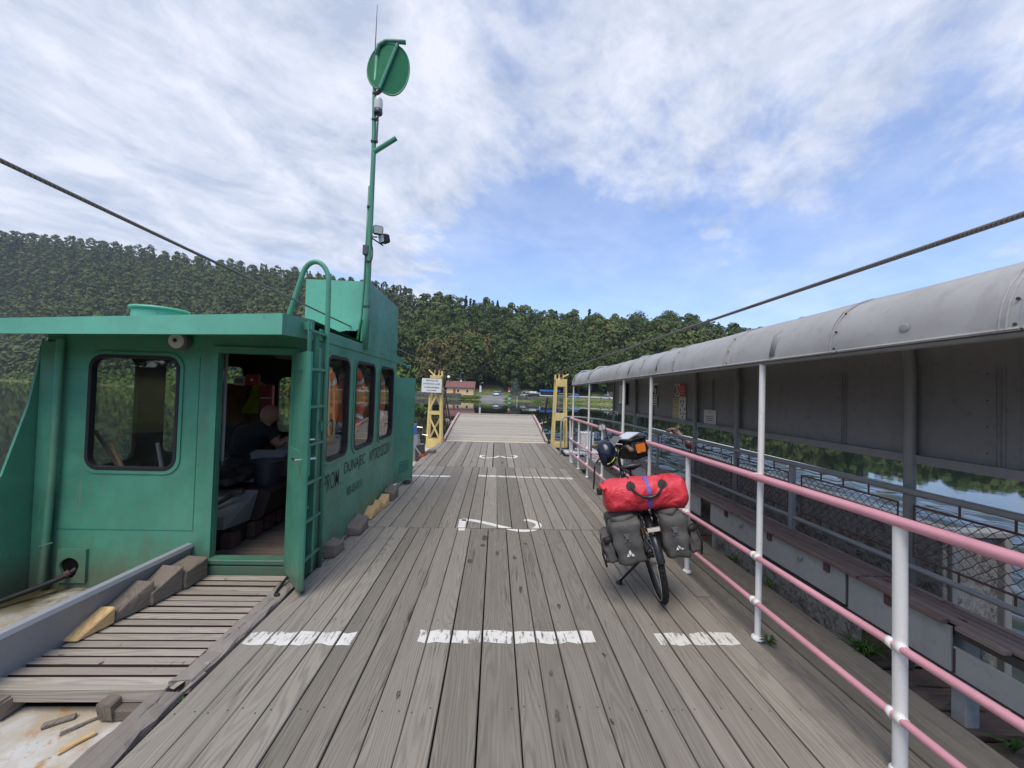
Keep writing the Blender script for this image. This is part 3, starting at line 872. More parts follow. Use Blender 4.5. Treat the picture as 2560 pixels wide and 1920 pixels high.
print('TREES', n_ind, len(farV['b']), len(farV['c']), sum(len(v) for v in farV['b']))

# unseen wooded slope added behind the camera, kept low, to darken window reflections
def rear_hill(az, r):
    t = min(1.0, max(0.0, (r - 42) / 130.0))
    return WZ - 0.4 + 2.2 * min(1, max(0, (r - 34) / 8)) + 9 * t * t * (3 - 2 * t) * (0.8 + 0.2 * math.sin(3 * az))
mb = MB(); azs = np.radians(np.linspace(105, 255, 60)); rs = [32, 36, 40, 46, 60, 80, 100, 120, 140, 160, 180, 220, 280]
for az in azs:
    for r in rs: mb.v.append((r * math.sin(az), r * math.cos(az), rear_hill(az, r)))
for i in range(len(azs) - 1):
    for j in range(len(rs) - 1): mb.f.append((i * len(rs) + j, (i + 1) * len(rs) + j, (i + 1) * len(rs) + j + 1, i * len(rs) + j + 1))
struct(mb.build('added_rear_slope', 'bank_ground', smooth=True))
RV = []; RT = []
for k in range(330):
    a = R(random.uniform(106, 254)); r = random.uniform(95, 190); V, T = random.choice(LOWB); yaw = random.uniform(0, 6.28); s_ = random.uniform(.8, 1.3)
    M = np.array([[math.cos(yaw), -math.sin(yaw), 0], [math.sin(yaw), math.cos(yaw), 0], [0, 0, 1]]) * s_
    RV.append((V.reshape(-1, 3) @ M.T.astype(np.float32) + np.array([r * math.sin(a), r * math.cos(a), rear_hill(a, r) - .3])).reshape(-1, 4, 3).astype(np.float32)); RT.append(T)
o = link('added_rear_wood', quad_mesh('added_rear_wood', np.concatenate(RV), np.concatenate(RT), 'leaf_broad')); o['kind'] = 'stuff'
tag(o, 'unseen woodland added behind the camera to darken window reflections', 'woodland')

# ------------------------------------------------------------------ far bank
def ground_sheet(name, pts, mat, z):
    mb = MB(); mb.v = [(x, y, zz + z) for x, y, zz in pts]; mb.f = [tuple(range(len(pts)))]
    o = mb.build(name, mat); struct(o); return o
mb = MB()
rows = [(-5.4, 3.0, 129.5, -1.72), (-5.4, 3.0, 131.5, -1.38), (-6.0, 3.2, 134, -0.72), (-6.6, 4.2, 137, -0.2), (-8, 5.5, 141, 0.05), (-10, 9, 146, 0.07)]
for (a, b, y, z) in rows: mb.v += [(a, y, z), (b, y, z)]
for i in range(len(rows) - 1): mb.f.append((2 * i, 2 * i + 1, 2 * i + 3, 2 * i + 2))
o = mb.build('slipway', 'asphalt'); struct(o)
mb = MB()
cols = [(-140, 186), (-60, 149.5), (-28, 146), (-10, 145), (10, 145), (30, 139), (60, 131), (110, 112)]
for x, y in cols: mb.v += [(x, y, 0.05), (x, y + 6.5, 0.05)]
for i in range(len(cols) - 1): mb.f.append((2 * i, 2 * i + 2, 2 * i + 3, 2 * i + 1))
o = mb.build('road', 'asphalt'); struct(o)

def wall_obj(name, label, pts, z0, z1, th, mat, cap=None):
    t = thing(name, label, 'wall', (pts[0][0], pts[0][1], z0))
    mb = MB()
    for (a, b) in zip(pts[:-1], pts[1:]): mb.bar((a[0], a[1], (z0 + z1) / 2), (b[0], b[1], (z0 + z1) / 2), th, z1 - z0)
    mb.build('masonry', mat, t)
    mb = MB()
    for (a, b) in zip(pts[:-1], pts[1:]): mb.bar((a[0], a[1], z1 + 0.05), (b[0], b[1], z1 + 0.05), th + 0.1, 0.1)
    mb.build('coping', 'concrete_cap', t)
    return t
wall_obj('retaining_wall', 'long stone retaining wall at the water left of the slipway', [(-70, 141.5), (-30, 132.6), (-12, 132.6)], -1.7, 0.42, 0.5, 'stone_wall')
wall_obj('retaining_wall', 'stone retaining wall at the water right of the slipway, below the spruce', [(5.6, 131.5), (12, 127.5), (21, 121)], -1.7, -0.05, 0.5, 'stone_wall')

def guard(name, label, pts, z):
    t = thing(name, label, 'guard rail', (pts[0][0], pts[0][1], 0))
    mb = MB()
    for a, b in zip(pts[:-1], pts[1:]): mb.bar((a[0], a[1], z), (b[0], b[1], z), 0.08, 0.3)
    mb.build('beam', 'white_plain', t)
    for a, b in zip(pts[:-1], pts[1:]):
        L = math.dist(a, b); n = max(1, int(L / 6))
        for i in range(n):
            u = i / n; x = a[0] + (b[0] - a[0]) * u; y = a[1] + (b[1] - a[1]) * u
            MB().box(x - .06, x + .06, y + .05, y + .17, -0.1, z + .1).build('post', 'grey_rail', t)
guard('guard_rail', 'pale metal guard rail beside the road, right of the spruce', [(12, 141.5), (30, 137.5), (62, 128)], 0.55)
guard('guard_rail', 'pale metal guard rail along the road above the left stone wall', [(-68, 147), (-32, 143.5), (-20, 142.5)], 0.72)

# bank vegetation (uncountable)
def tufts(name, label, pts, hgt, mat, n, spread, cat='grass', leaf=0.16):
    P = []
    for (x, y, z) in pts:
        q = RNG.normal(size=(n, 3)) * np.array([spread, spread * 0.5, 0.0]); q[:, 2] = np.abs(RNG.normal(size=n)) * hgt
        P.append(q + np.array([x, y, z]))
    P = np.concatenate(P)
    V, T = leaf_quads(RNG, P, RNG.normal(size=P.shape) + np.array([0, -0.5, 0.6]), leaf, RNG.random(len(P)))
    o = link(name, quad_mesh(name, V, T, mat)); o['kind'] = 'stuff'; tag(o, label, cat); return o
pts = [(x, 126.5 - 0.42 * (x - 10) * (1 if x < 35 else 1.05) + random.uniform(-1, 1), -1.35) for x in np.arange(13, 62, 0.7)]
tufts('waterside_grass', 'bright green grass and weeds along the far water edge', pts, 0.42, 'leaf_grass', 46, 0.7)
pts = [(x, 131.8 + random.uniform(0, 2.0), -1.1 + 0.3 * (x + 14) / 8) for x in np.arange(-12, -5.5, 0.5)]
tufts('slipway_grass', 'green grass patch on the bank left of the slipway', pts, 0.28, 'leaf_grass', 50, 0.5)
pts = [(x, 132.0 - 0.3 * (x - 3) + random.uniform(0, 1.2), -1.3) for x in np.arange(3.0, 6.2, 0.4)]
tufts('slipway_weeds', 'yellowish weeds at the right foot of the slipway', pts, 0.35, 'leaf_grass', 50, 0.4)
pts = []
for k in range(70):
    a = R(-51 + 0.55 * k); r = shore_r(a) + random.uniform(1, 10)
    pts.append((r * math.sin(a), r * math.cos(a), -0.9))
tufts('left_shore_bushes', 'pale bushes along the distant left shore', pts, 3.4, 'leaf_grass', 90, 4.2, 'bushes', 0.7)

# ------------------------------------------------------------------ house and small buildings
def gable_house(name, label, x0, x1, y0, y1, z0, eave, ridge, wallm, roofm, ov=0.5):
    t = thing(name, label, 'house', ((x0 + x1) / 2, (y0 + y1) / 2, z0))
    ym = (y0 + y1) / 2
    mb = MB()
    v = [(x0, y0, z0), (x1, y0, z0), (x1, y1, z0), (x0, y1, z0), (x0, y0, eave), (x1, y0, eave), (x1, y1, eave), (x0, y1, eave), (x0, ym, ridge - .1), (x1, ym, ridge - .1)]
    mb.add(v, [(0, 1, 5, 4), (1, 2, 6, 9, 5), (2, 3, 7, 6), (3, 0, 4, 8, 7)]); mb.build('wall', wallm, t)
    sl = (ridge - eave) / (ym - y0)
    mb = MB()
    for s in (-1, 1):
        ye = ym + s * ((y1 - y0) / 2 + ov); ze = eave - sl * ov
        a = [(x0 - ov, ye, ze), (x1 + ov, ye, ze), (x1 + ov, ym, ridge), (x0 - ov, ym, ridge)]
        mb.add(a + [(p[0], p[1], p[2] + 0.18) for p in a], [(0, 1, 2, 3), (7, 6, 5, 4), (0, 1, 5, 4), (1, 2, 6, 5), (2, 3, 7, 6), (3, 0, 4, 7)])
    rf = mb.build('roof', roofm, t)
    return t, rf
h, rf = gable_house('bungalow', 'low peach house with a dark red gable roof on the far bank', -17.8, -8.2, 138.5, 145.5, -0.1, 2.72, 4.75, 'house_wall', 'house_roof')
MB().box(-13.35, -12.75, 141.6, 142.2, 4.3, 5.25, .03).build('chimney', 'white_plain', rf)
d = MB().box(-15.45, -14.6, 138.42, 138.5, 0.0, 2.0, .01).build('door', 'red_paint', h)
MB().box(-14.75, -14.68, 138.36, 138.42, 0.95, 1.1).build('handle', 'chrome', d)
for wx in (-13.7, -10.45):
    w = MB().box(wx - .45, wx + .45, 138.42, 138.5, 0.85, 1.95, .01).build('window', 'white_plain', h)
    MB().box(wx - .36, wx + .36, 138.405, 138.42, 0.94, 1.86).build('pane', 'car_glass', w)
h2, rf2 = gable_house('hillside_house', 'tiny pale house half hidden in the trees up the hillside', -8.3, -6.6, 176, 179, 6.4, 8.3, 9.2, 'white_plain', 'house_roof', .3)
w = MB().box(-7.7, -7.2, 175.92, 176, 7.2, 7.9).build('window', 'car_glass', h2)

# ------------------------------------------------------------------ vehicles
def car(label, x, y, z, head, col, L=4.3, Wd=1.75, H=1.5, kind='hatch', name='parked_car', cat='car'):
    t = thing(name, label, cat, (x, y, z), 'vehicles on the far bank')
    t.rotation_euler = (0, 0, R(head))
    M = Matrix.Translation((x, y, z)) @ Matrix.Rotation(R(head), 4, 'Z')
    hl = L / 2
    if kind == 'van':
        low = [(-hl, .3), (hl, .3), (hl, .75), (hl - .5, .98), (hl - 1.1, H), (-hl + .05, H), (-hl, .9)]
        gl = [(hl - .62, .98), (hl - 1.12, H - .12), (-hl + .3, H - .12), (-hl + .2, .98)]
    else:
        low = [(-hl, .3), (hl, .3), (hl, .62), (hl - .12, .74), (hl - 1.0, .9), (-hl + .25, .95), (-hl, .85)]
        gl = [(hl - 1.05, .88), (hl - 1.75, H - .02), (-hl + .75, H), (-hl + .1, .93)]
    def pr(poly, w0, w1, mat, nm, smooth=False):
        n = len(poly); zm = max(p[1] for p in poly); zn = min(p[1] for p in poly)
        vs = []
        for s in (-1, 1):
            for (px, pz) in poly:
                k = (pz - zn) / max(1e-6, zm - zn)
                vs.append(M @ Vector((px, s * (w0 + (w1 - w0) * k) / 2, pz)))
        fs = [tuple(range(n)), tuple(range(n, 2 * n))] + [(i, (i + 1) % n, n + (i + 1) % n, n + i) for i in range(n)]
        return MB().add(vs, fs).build(nm, mat, t)
    pr(low, Wd, Wd if kind != 'van' else Wd * .9, col, 'body')
    pr(gl, Wd * (.985 if kind != 'van' else 1.004), Wd * (.78 if kind != 'van' else .93), 'car_glass', 'windows')
    if kind != 'van':
        rf = [(hl - 1.72, H - .03), (hl - 1.8, H + .04), (-hl + .8, H + .05), (-hl + .72, H - .03)]
        pr(rf, Wd * .80, Wd * .74, col, 'roof')
    for sx in (-1, 1):
        for sy in (-1, 1):
            c = M @ Vector((sx * (hl - .8), sy * (Wd / 2 - .08), .32))
            Mw = Matrix.Translation(c) @ Matrix.Rotation(R(head), 4, 'Z') @ Matrix.Rotation(PI / 2, 4, 'X')
            wh = MB().lathe([(.18, -.12), (.31, -.11), (.32, 0), (.31, .11), (.18, .12)], 14, Mw).build('wheel', 'rubber', t, 40)
            MB().lathe([(.19, -.13), (.19, .13)], 10, Mw).build('hubcap', 'chrome', wh)
    for sy in (-1, 1):
        M2 = M @ Matrix.Translation((hl + .005, sy * Wd * .36, .66))
        MB().box(-.03, .02, -.18, .18, -.07, .07, 0, M2).build('headlight', 'lamp_glass', t)
        M2 = M @ Matrix.Translation((-hl - .005, sy * Wd * .38, .74))
        MB().box(-.02, .03, -.13, .13, -.09, .09, 0, M2).build('tail_light', 'sign_red', t)
    return t
car('grey car parked at the left end of the peach house', -18.8, 140.5, 0.0, 8, 'car_grey')
car('blue car standing across the head of the slipway', 0.4, 146, 0.05, 175, 'car_blue', 4.2)
car('white car nose-on in front of the blue car on the slipway road', -0.2, 141.0, 0.05, -84, 'car_white', 3.9)
car('cream camper van behind the dark car, beside the blue spruce', 10.9, 139.5, 0.0, 176, 'car_cream', 4.6, 1.9, 2.0, 'van', 'camper_van', 'van')
car('dark saloon car parked above the right stone wall', 12.6, 134.0, -0.05, 174, 'car_black', 4.9, 1.8, 1.35)
car('small silver car half behind the dark saloon', 10.5, 136.6, 0.0, 170, 'car_silver', 3.8)
car('dark grey car seen through the right yellow tower', 22.6, 136.0, 0.0, 170, 'car_grey')
car('black car just right of the right yellow tower', 25.7, 136.0, 0.0, 172, 'car_black', 4.2)
car('light blue car parked by the road right of the right tower', 27.2, 133.2, -0.05, 172, 'car_lightblue', 4.0)
car('silver estate car parked left of the white car near the canopy', 37.4, 131.0, -0.1, 168, 'car_silver', 4.4, 1.75, 1.55)
car('white car parked rightmost, below the brown board', 41.4, 129.6, -0.15, 168, 'car_white', 4.3)
tbox = thing('white_van', 'boxy white delivery van parked behind the dark saloon', 'van', (13.2, 138.2, 0), 'vehicles on the far bank')
MB().box(11.9, 14.4, 137.3, 139.1, 0.5, 1.95, .04).build('cargo_box', 'car_white', tbox)
MB().box(14.44, 15.8, 137.4, 139.0, 0.4, 1.5, .08).build('cab', 'car_white', tbox)
MB().box(14.9, 15.6, 137.38, 137.40, 0.95, 1.4).build('window', 'car_glass', tbox)
for wx in (12.5, 15.2):
    MB().lathe([(.34, -.1), (.35, 0), (.34, .1)], 14, Matrix.Translation((wx, 137.45, .35)) @ Matrix.Rotation(PI / 2, 4, 'X')).build('wheel', 'rubber', tbox)
bus = thing('coach', 'dark coach with a bright blue roof beyond the road', 'bus', (18.4, 146, 0), 'vehicles on the far bank')
MB().box(16.6, 24.5, 146, 148.4, 0.4, 2.0, .06).build('body', 'car_black', bus)
MB().box(16.55, 24.55, 145.9, 148.5, 2.0, 2.75, .12).build('roof', 'bus_blue', bus)
for k in range(6): MB().box(16.9 + k * 1.28, 17.95 + k * 1.28, 145.96, 146.0, 1.15, 1.85).build('window', 'car_glass', bus)
for wx in (18, 23): MB().lathe([(.45, -.1), (.46, 0), (.45, .1)], 14, Matrix.Translation((wx, 146.0, .45)) @ Matrix.Rotation(PI / 2, 4, 'X')).build('wheel', 'rubber', bus)

def pole_lamp(label, x, y, z0, h, arm, name='street_lamp'):
    t = thing(name, label, 'street lamp', (x, y, z0))
    MB().tube([(x, y, z0), (x, y, z0 + h * .6), (x + .02, y, z0 + h)], [.11, .09, .06], 8).build('post', 'concrete_cap', t)
    MB().tube([(x, y, z0 + h), (x + arm * .6, y - .1, z0 + h + .3), (x + arm, y - .2, z0 + h + .35)], .045, 6).build('arm', 'grey_rail', t)
    MB().box(x + arm - .1, x + arm + .45, y - .35, y - .05, z0 + h + .28, z0 + h + .45, .04).build('lantern', 'lamp_glass', t)
pole_lamp('tall lamp post rising behind the ridge of the peach house', -13.9, 148, 0, 7.9, .6)
pole_lamp('lamp post standing at the left side of the slipway', -5.9, 138, -0.3, 4.4, .7)
sp = thing('road_sign_post', 'post with round and square road signs left of the slipway', 'sign post', (-5.6, 135, -0.8))
MB().tube([(-5.6, 135, -0.9), (-5.6, 135, 3.2)], .05, 8).build('post', 'grey_rail', sp)
Mx = Matrix.Rotation(PI / 2, 4, 'X')
for k, zz in enumerate((3.0, 2.3)):
    MB().lathe([(.36, -.015), (.36, .015)], 20, Matrix.Translation((-5.6, 134.92, zz)) @ Mx).build('round_sign', 'white_plain', sp)
MB().box(-5.95, -5.25, 134.9, 134.93, 1.2, 1.9).build('square_sign', 'white_plain', sp)
sp = thing('stop_sign', 'red and white road sign beside the blue spruce', 'sign', (4.6, 139, 0))
MB().tube([(4.6, 139, -.1), (4.6, 139, 2.9)], .05, 8).build('post', 'grey_rail', sp)
MB().lathe([(.5, -.015), (.5, .015)], 8, Matrix.Translation((4.6, 138.93, 2.65)) @ Mx).build('sign_face', 'sign_red', sp)
MB().box(4.25, 4.95, 138.90, 138.93, 1.55, 2.0).build('plate', 'white_plain', sp)
sp = thing('satellite_mast', 'thin mast with a small dish left of the peach house roof', 'mast', (-17.6, 141, 0))
MB().tube([(-17.6, 141, 4.2), (-17.6, 141, 6.4)], .05, 6).build('pole', 'grey_rail', sp)
MB().lathe([(.05, .0), (.35, .1), (.5, .28)], 16, Matrix.Translation((-17.5, 140.9, 6.3)) @ Matrix.Rotation(R(70), 4, 'X')).build('dish', 'white_plain', sp)
sp = thing('mooring_pole', 'thin white pole standing in the water before the right wall', 'pole', (6.6, 122, WZ))
MB().tube([(6.6, 122, WZ - .5), (6.6, 122, 0.25)], .07, 8).build('shaft', 'white_plain', sp)
MB().lathe([(.09, 0), (.09, .12), (.02, .16)], 8, Matrix.Translation((6.6, 122, .25))).build('cap', 'grey_rail', sp)
bt = thing('upturned_boat', 'teal upturned rowing boat at the right edge of the slipway', 'boat', (4.5, 131.6, -1.1))
mb = MB()
sec = []
for i in range(9):
    u = i / 8; wv = math.sin(PI * min(1, u * 1.15)) ** .6 if u < .95 else .1
    for j in range(7):
        a = PI * j / 6
        mb.v.append((4.5 + .75 * wv * math.cos(a) + 0.1, 130.8 + 2.8 * u, -1.25 + .75 * wv * math.sin(a) + 0.1))
for i in range(8):
    for j in range(6): mb.f.append((i * 7 + j, i * 7 + j + 1, (i + 1) * 7 + j + 1, (i + 1) * 7 + j))
mb.build('hull', 'boat_teal', bt, True)
MB().tube([(4.6, 130.9, -.55), (4.6, 132, -.36), (4.6, 133.4, -.5)], .04, 6).build('keel', 'boat_teal', bt)
kb = thing('roadside_board', 'brown roadside board with pale picture panels and lamps by the canopy', 'sign board', (42, 138, 0))
MB().box(40.4, 44.0, 137.9, 138.0, .3, 2.3, .03).build('board', 'rotten_wood', kb)
for px in (42.3, 43.2): MB().box(px, px + .75, 137.86, 137.9, .6, 1.8).build('picture', 'car_cream', kb)
for px in (40.35, 44.05): MB().box(px - .06, px + .06, 137.9, 138.02, -.2, 2.6).build('post', 'white_plain', kb)
for px in (41.4, 43): MB().box(px - .15, px + .15, 137.6, 137.9, 2.45, 2.6, .02).build('lamp', 'white_plain', kb)

# blue spruce by the slipway
V, T = conifer_crown(rg, 2600, 6.6, 5.9, 0.17, 0.04)
e = thing('blue_spruce', 'lone blue-green spruce at the right of the slipway', 'tree', (6.9, 137.5, -0.1))
c = bpy.data.objects.new('crown', quad_mesh('spruce_crown', V, T, 'leaf_blue')); COL.objects.link(c); c.parent = e
c = bpy.data.objects.new('trunk', trunk_mesh('spruce_trunk', rg, 6.4, 0.14, 'bark', .95, 0)); COL.objects.link(c); c.parent = e
# pale-stemmed tree on the left shore
a = R(-46.3); r = shore_r(a) + 22
V, T = blob_crown(rg, 1500, 20.0, 13.0, 22, 0.6, 0.3)
e = thing('pale_stemmed_tree', 'tall light green tree with a pale stem above the cabin roof at far left', 'tree', (r * math.sin(a), r * math.cos(a), 0))
e.scale = (1.5, 1.5, 1.7)
c = bpy.data.objects.new('crown', quad_mesh('pale_crown', V, T, 'leaf_weed')); COL.objects.link(c); c.parent = e
c = bpy.data.objects.new('trunk', trunk_mesh('pale_trunk', rg, 20.0, 0.3, 'birch_bark')); COL.objects.link(c); c.parent = e

# big olive-brown crowns standing out before the wood, left of the slipway
for k, (d_, r, sc_, lb) in enumerate(((-9.3, 159, 1.45, 'largest olive-brown broadleaf tree, just above the peach house'), (-6.2, 164, 1.55, 'tall olive-brown broadleaf tree right of the largest brownish one'), (-3.4, 172, 1.5, 'brownish-green broadleaf tree above the slipway road'))):
    V, T = blob_crown(rg, 2600, 14.0, 11.0, 24, 0.32, 0.10)
    a = R(d_); e = thing('broadleaf_tree', lb, 'tree', (r * math.sin(a), r * math.cos(a), hill(a, r) - .3), GROUP_T); e.scale = (sc_, sc_, sc_ * 1.12)
    c = bpy.data.objects.new('crown', quad_mesh('olive_crown', V, T, 'leaf_warm')); COL.objects.link(c); c.parent = e
    c = bpy.data.objects.new('trunk', trunk_mesh('olive_trunk', rg, 14.0, .3, 'bark')); COL.objects.link(c); c.parent = e

# ================================================================== THE FERRY: hull and deck
hull = MB().box(-4.4, 3.2, -3.0, 12.35, -1.9, -0.14, 0.02).build('ferry_hull', 'hull_white'); struct(hull)
BX1 = [-1.56, -1.40, -1.245, -1.10, -0.966, -0.852, -0.713, -0.56, -0.401, -0.246, -0.046, 0.165, 0.307, 0.449, 0.607, 0.789, 0.94, 1.05, 1.18, 1.339, 1.498, 1.67]
def bays(x0, x1, seed):
    rnd = random.Random(seed); xs = [x0]
    while xs[-1] < x1 - 0.24: xs.append(xs[-1] + rnd.uniform(0.135, 0.2))
    xs.append(x1); return xs
BAYS = [(-0.35, 4.575, BX1), (4.585, 8.25, bays(-1.56, 1.67, 5)), (8.26, 12.30, bays(-1.56, 1.67, 11))]
deck = MB().box(-1.62, 2.42, -0.4, 12.28, -0.135, -0.052).build('ferry_deck', 'black_void'); struct(deck)  # black underlay stands in for the shade below the plank gaps
PLANKS = []
for y0, y1, xs in BAYS:
    for i, (a, b) in enumerate(zip(xs[:-1], xs[1:])):
        g = random.uniform(0.0025, 0.0055); dz = random.uniform(-0.0025, 0.002)
        ya = y0 + random.uniform(0, 0.006); yb = y1 - random.uniform(0, 0.012)
        PLANKS.append((a + g, b - g, ya, yb, dz))
        mb = MB().box(a + g, b - g, ya, yb, -0.05, dz, 0.004)
        tw = random.uniform(-0.0012, 0.0012)
        mb.v = [(x + tw * (y - 4), y, z) for x, y, z in mb.v]
        mb.build('plank', 'deck_wood', deck)
# darker boards under and beyond the rail
for a, b in ((1.675, 1.80), (1.805, 2.01), (2.015, 2.215), (2.22, 2.415)):
    segs = [(-0.4, 3.1), (3.11, 6.6), (6.61, 10.0)] if a < 1.8 else [(-0.4, 4.1), (4.11, 7.4), (7.41, 9.95)]
    for (y0, y1) in segs:
        MB().box(a, b, y0, y1, -0.055, random.uniform(-0.008, 0.004) - (0.012 if a > 1.8 else 0), 0.005).build('plank', 'deck_wood_dark', deck)
MB().box(1.68, 1.80, 10.01, 12.2, -0.05, 0.0, .005).build('plank', 'deck_wood', deck)
# split edge timbers on the left
def rough_beam(x0, x1, y0, y1, z0, z1, seed, n=14, amp=0.012):
    rnd = random.Random(seed); mb = MB(); ring = [(x0, z0), (x1, z0), (x1, z1 - .012), (x1 - .012, z1), (x0 + .012, z1), (x0, z1 - .012)]
    for i in range(n + 1):
        y = y0 + (y1 - y0) * i / n
        for (x, z) in ring: mb.v.append((x + rnd.uniform(-amp, amp), y + rnd.uniform(-amp, amp), z + rnd.uniform(-amp, amp) * .6))
    K = len(ring)
    for i in range(n):
        for j in range(K): mb.f.append((i * K + j, i * K + (j + 1) % K, (i + 1) * K + (j + 1) % K, (i + 1) * K + j))
    mb.f.append(tuple(range(K))); mb.f.append(tuple(range(n * K, n * K + K)))
    return mb
rough_beam(-1.70, -1.575, 2.16, 3.28, -0.12, 0.018, 3).build('edge_timber', 'edge_wood', deck)
rough_beam(-1.73, -1.58, 1.0, 2.10, -0.12, 0.012, 4).build('edge_timber', 'edge_wood', deck)
rough_beam(-1.63, -1.565, 3.62, 8.1, -0.12, 0.016, 5, 30).build('edge_timber', 'edge_wood', deck)
rough_beam(-1.72, -1.565, 8.15, 12.2, -0.12, 0.004, 6, 24).build('edge_timber', 'edge_wood', deck)
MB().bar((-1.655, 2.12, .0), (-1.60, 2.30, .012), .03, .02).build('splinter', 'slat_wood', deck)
MB().bar((-1.60, 2.10, -.01), (-1.575, 2.24, .005), .02, .012).build('splinter', 'edge_wood', deck)

# painted marks, cut at every plank gap
def marks(name, polys, parent, mat='road_white'):
    bm_v = MB()
    for poly in polys:
        xs = [p[0] for p in poly]; ys = [p[1] for p in poly]
        for (a, b, y0, y1, dz) in PLANKS:
            pl = clip(clip(poly, 0, a + .004, 1), 0, b - .004, -1)
            if len(pl) < 3: continue
            pl = clip(clip(pl, 1, y0 + .004, 1), 1, y1 - .004, -1)
            if len(pl) < 3: continue
            k = len(bm_v.v); bm_v.v += [(p[0], p[1], dz + 0.0022) for p in pl]; bm_v.f.append(tuple(range(k, k + len(pl))))
    return bm_v.build(name, mat, parent)
def clip(poly, ax, val, sg):
    out = []
    n = len(poly)
    for i in range(n):
        p, q = poly[i], poly[(i + 1) % n]
        ip, iq = (p[ax] - val) * sg >= 0, (q[ax] - val) * sg >= 0
        if ip: out.append(p)
        if ip != iq:
            t = (val - p[ax]) / (q[ax] - p[ax]); out.append((p[0] + (q[0] - p[0]) * t, p[1] + (q[1] - p[1]) * t))
    return out
def strip(x0, x1, y0, y1, seed, wob=0.012, slope=0.0):
    rnd = random.Random(seed); out = []; n = max(2, int((x1 - x0) / 0.06)); up = []; dn = []
    for i in range(n + 1):
        x = x0 + (x1 - x0) * i / n
        up.append((x, y1 + slope * x + rnd.uniform(-wob, wob))); dn.append((x, y0 + slope * x + rnd.uniform(-wob, wob)))
    return [[dn[i], dn[i + 1], up[i + 1], up[i]] for i in range(n)]
def stroke(pts, w):
    P = [Vector((p[0], p[1])) for p in pts]; L = []; Rr = []
    for i, p in enumerate(P):
        t = (P[min(i + 1, len(P) - 1)] - P[max(i - 1, 0)]).normalized(); n = Vector((-t.y, t.x)) * w / 2
        L.append(tuple(p + n)); Rr.append(tuple(p - n))
    return [[Rr[i], Rr[i + 1], L[i + 1], L[i]] for i in range(len(P) - 1)]
def smooth_line(pts, k=5):
    out = []
    n = len(pts)
    for i in range(n - 1):
        p0, p1, p2, p3 = pts[max(i - 1, 0)], pts[i], pts[i + 1], pts[min(i + 2, n - 1)]
        for j in range(k):
            t = j / k
            out.append(tuple(0.5 * ((2 * b) + (-a + c) * t + (2 * a - 5 * b + 4 * c - d) * t * t + (-a + 3 * b - 3 * c + d) * t ** 3) for a, b, c, d in zip(p0, p1, p2, p3)))
    out.append(pts[-1]); return out
marks('painted_line', strip(-1.54, -0.87, 2.485, 2.61, 1), deck)
marks('painted_line', strip(-0.46, 0.70, 2.51, 2.635, 2), deck)
marks('painted_line', strip(1.12, 1.66, 2.495, 2.62, 3), deck)
marks('painted_line', strip(-1.54, -0.80, 7.22, 7.34, 4, .01), deck)
marks('painted_line', strip(-0.30, 1.52, 7.30, 7.42, 5, .012, -0.03), deck)
two = [(-0.36, 4.49), (-0.37, 4.88)]
two2 = smooth_line([(-0.38, 4.87), (-0.227, 4.835), (-0.023, 4.72), (0.129, 4.62), (0.296, 4.53), (0.434, 4.53), (0.535, 4.62), (0.565, 4.74), (0.506, 4.84), (0.405, 4.90)])
marks('painted_number', stroke(two, .085) + stroke(two2, .075), deck, 'number_white')
three = smooth_line([(-0.235, 9.74), (-0.345, 9.66), (-0.325, 9.45), (-0.182, 9.36), (-0.01, 9.43), (0.126, 9.66), (0.257, 9.49), (0.41, 9.43), (0.525, 9.57), (0.545, 9.77), (0.42, 9.80)])
marks('painted_number', stroke(three, .075), deck, 'number_white')
def blob(cx, cy, rx, ry, seed):
    rnd = random.Random(seed); ph = [rnd.uniform(0, 6) for _ in range(3)]
    return [[(cx + rx * (1 + .25 * math.sin(2 * a + ph[0]) + .12 * math.sin(5 * a + ph[1])) * math.cos(a), cy + ry * (1 + .2 * math.sin(3 * a + ph[2])) * math.sin(a)) for a in np.linspace(0, 2 * PI, 15)[:-1]]]
STAINS = [(.357, 1.95, .016, .040), (.364, 2.242, .010, .024), (.25, 3.19, .016, .05), (-.08, 4.28, .028, .08), (-.093, 4.08, .022, .04), (-.203, 3.70, .024, .05), (.229, 3.78, .022, .035), (.359, 4.13, .018, .03), (.526, 2.94, .012, .04), (.72, 2.40, .012, .02), (.617, 1.914, .016, .02), (-.47, 2.09, .010, .03), (.18, 8.75, .03, .10)]
for i_, (a_, b_, c_, d_) in enumerate(STAINS): marks('oil_stain', blob(a_, b_, c_, d_, i_), deck, 'oil_stain')
mbn = MB(); rnd = random.Random(12)
for (a, b, y0, y1, dz) in PLANKS:
    for yj in np.arange(y0 + .12, y1, .74 if y0 < 4 else .9):
        for xe in (a + .03, b - .03):
            if rnd.random() < .8:
                x_, y_ = xe + rnd.uniform(-.008, .008), yj + rnd.uniform(-.02, .02); k_ = len(mbn.v)
                mbn.v += [(x_ + .0045 * math.cos(t), y_ + .0045 * math.sin(t), dz + .0016) for t in np.linspace(0, 2 * PI, 8)[:-1]]; mbn.f.append(tuple(range(k_, k_ + 7)))
nh = mbn.build('nail_heads', 'nail_iron', deck); nh['kind'] = 'stuff'
MB().box(-1.55, 1.66, 12.31, 12.40, -0.05, 0.006, .003).build('threshold_strip', 'yellow_strip', deck)

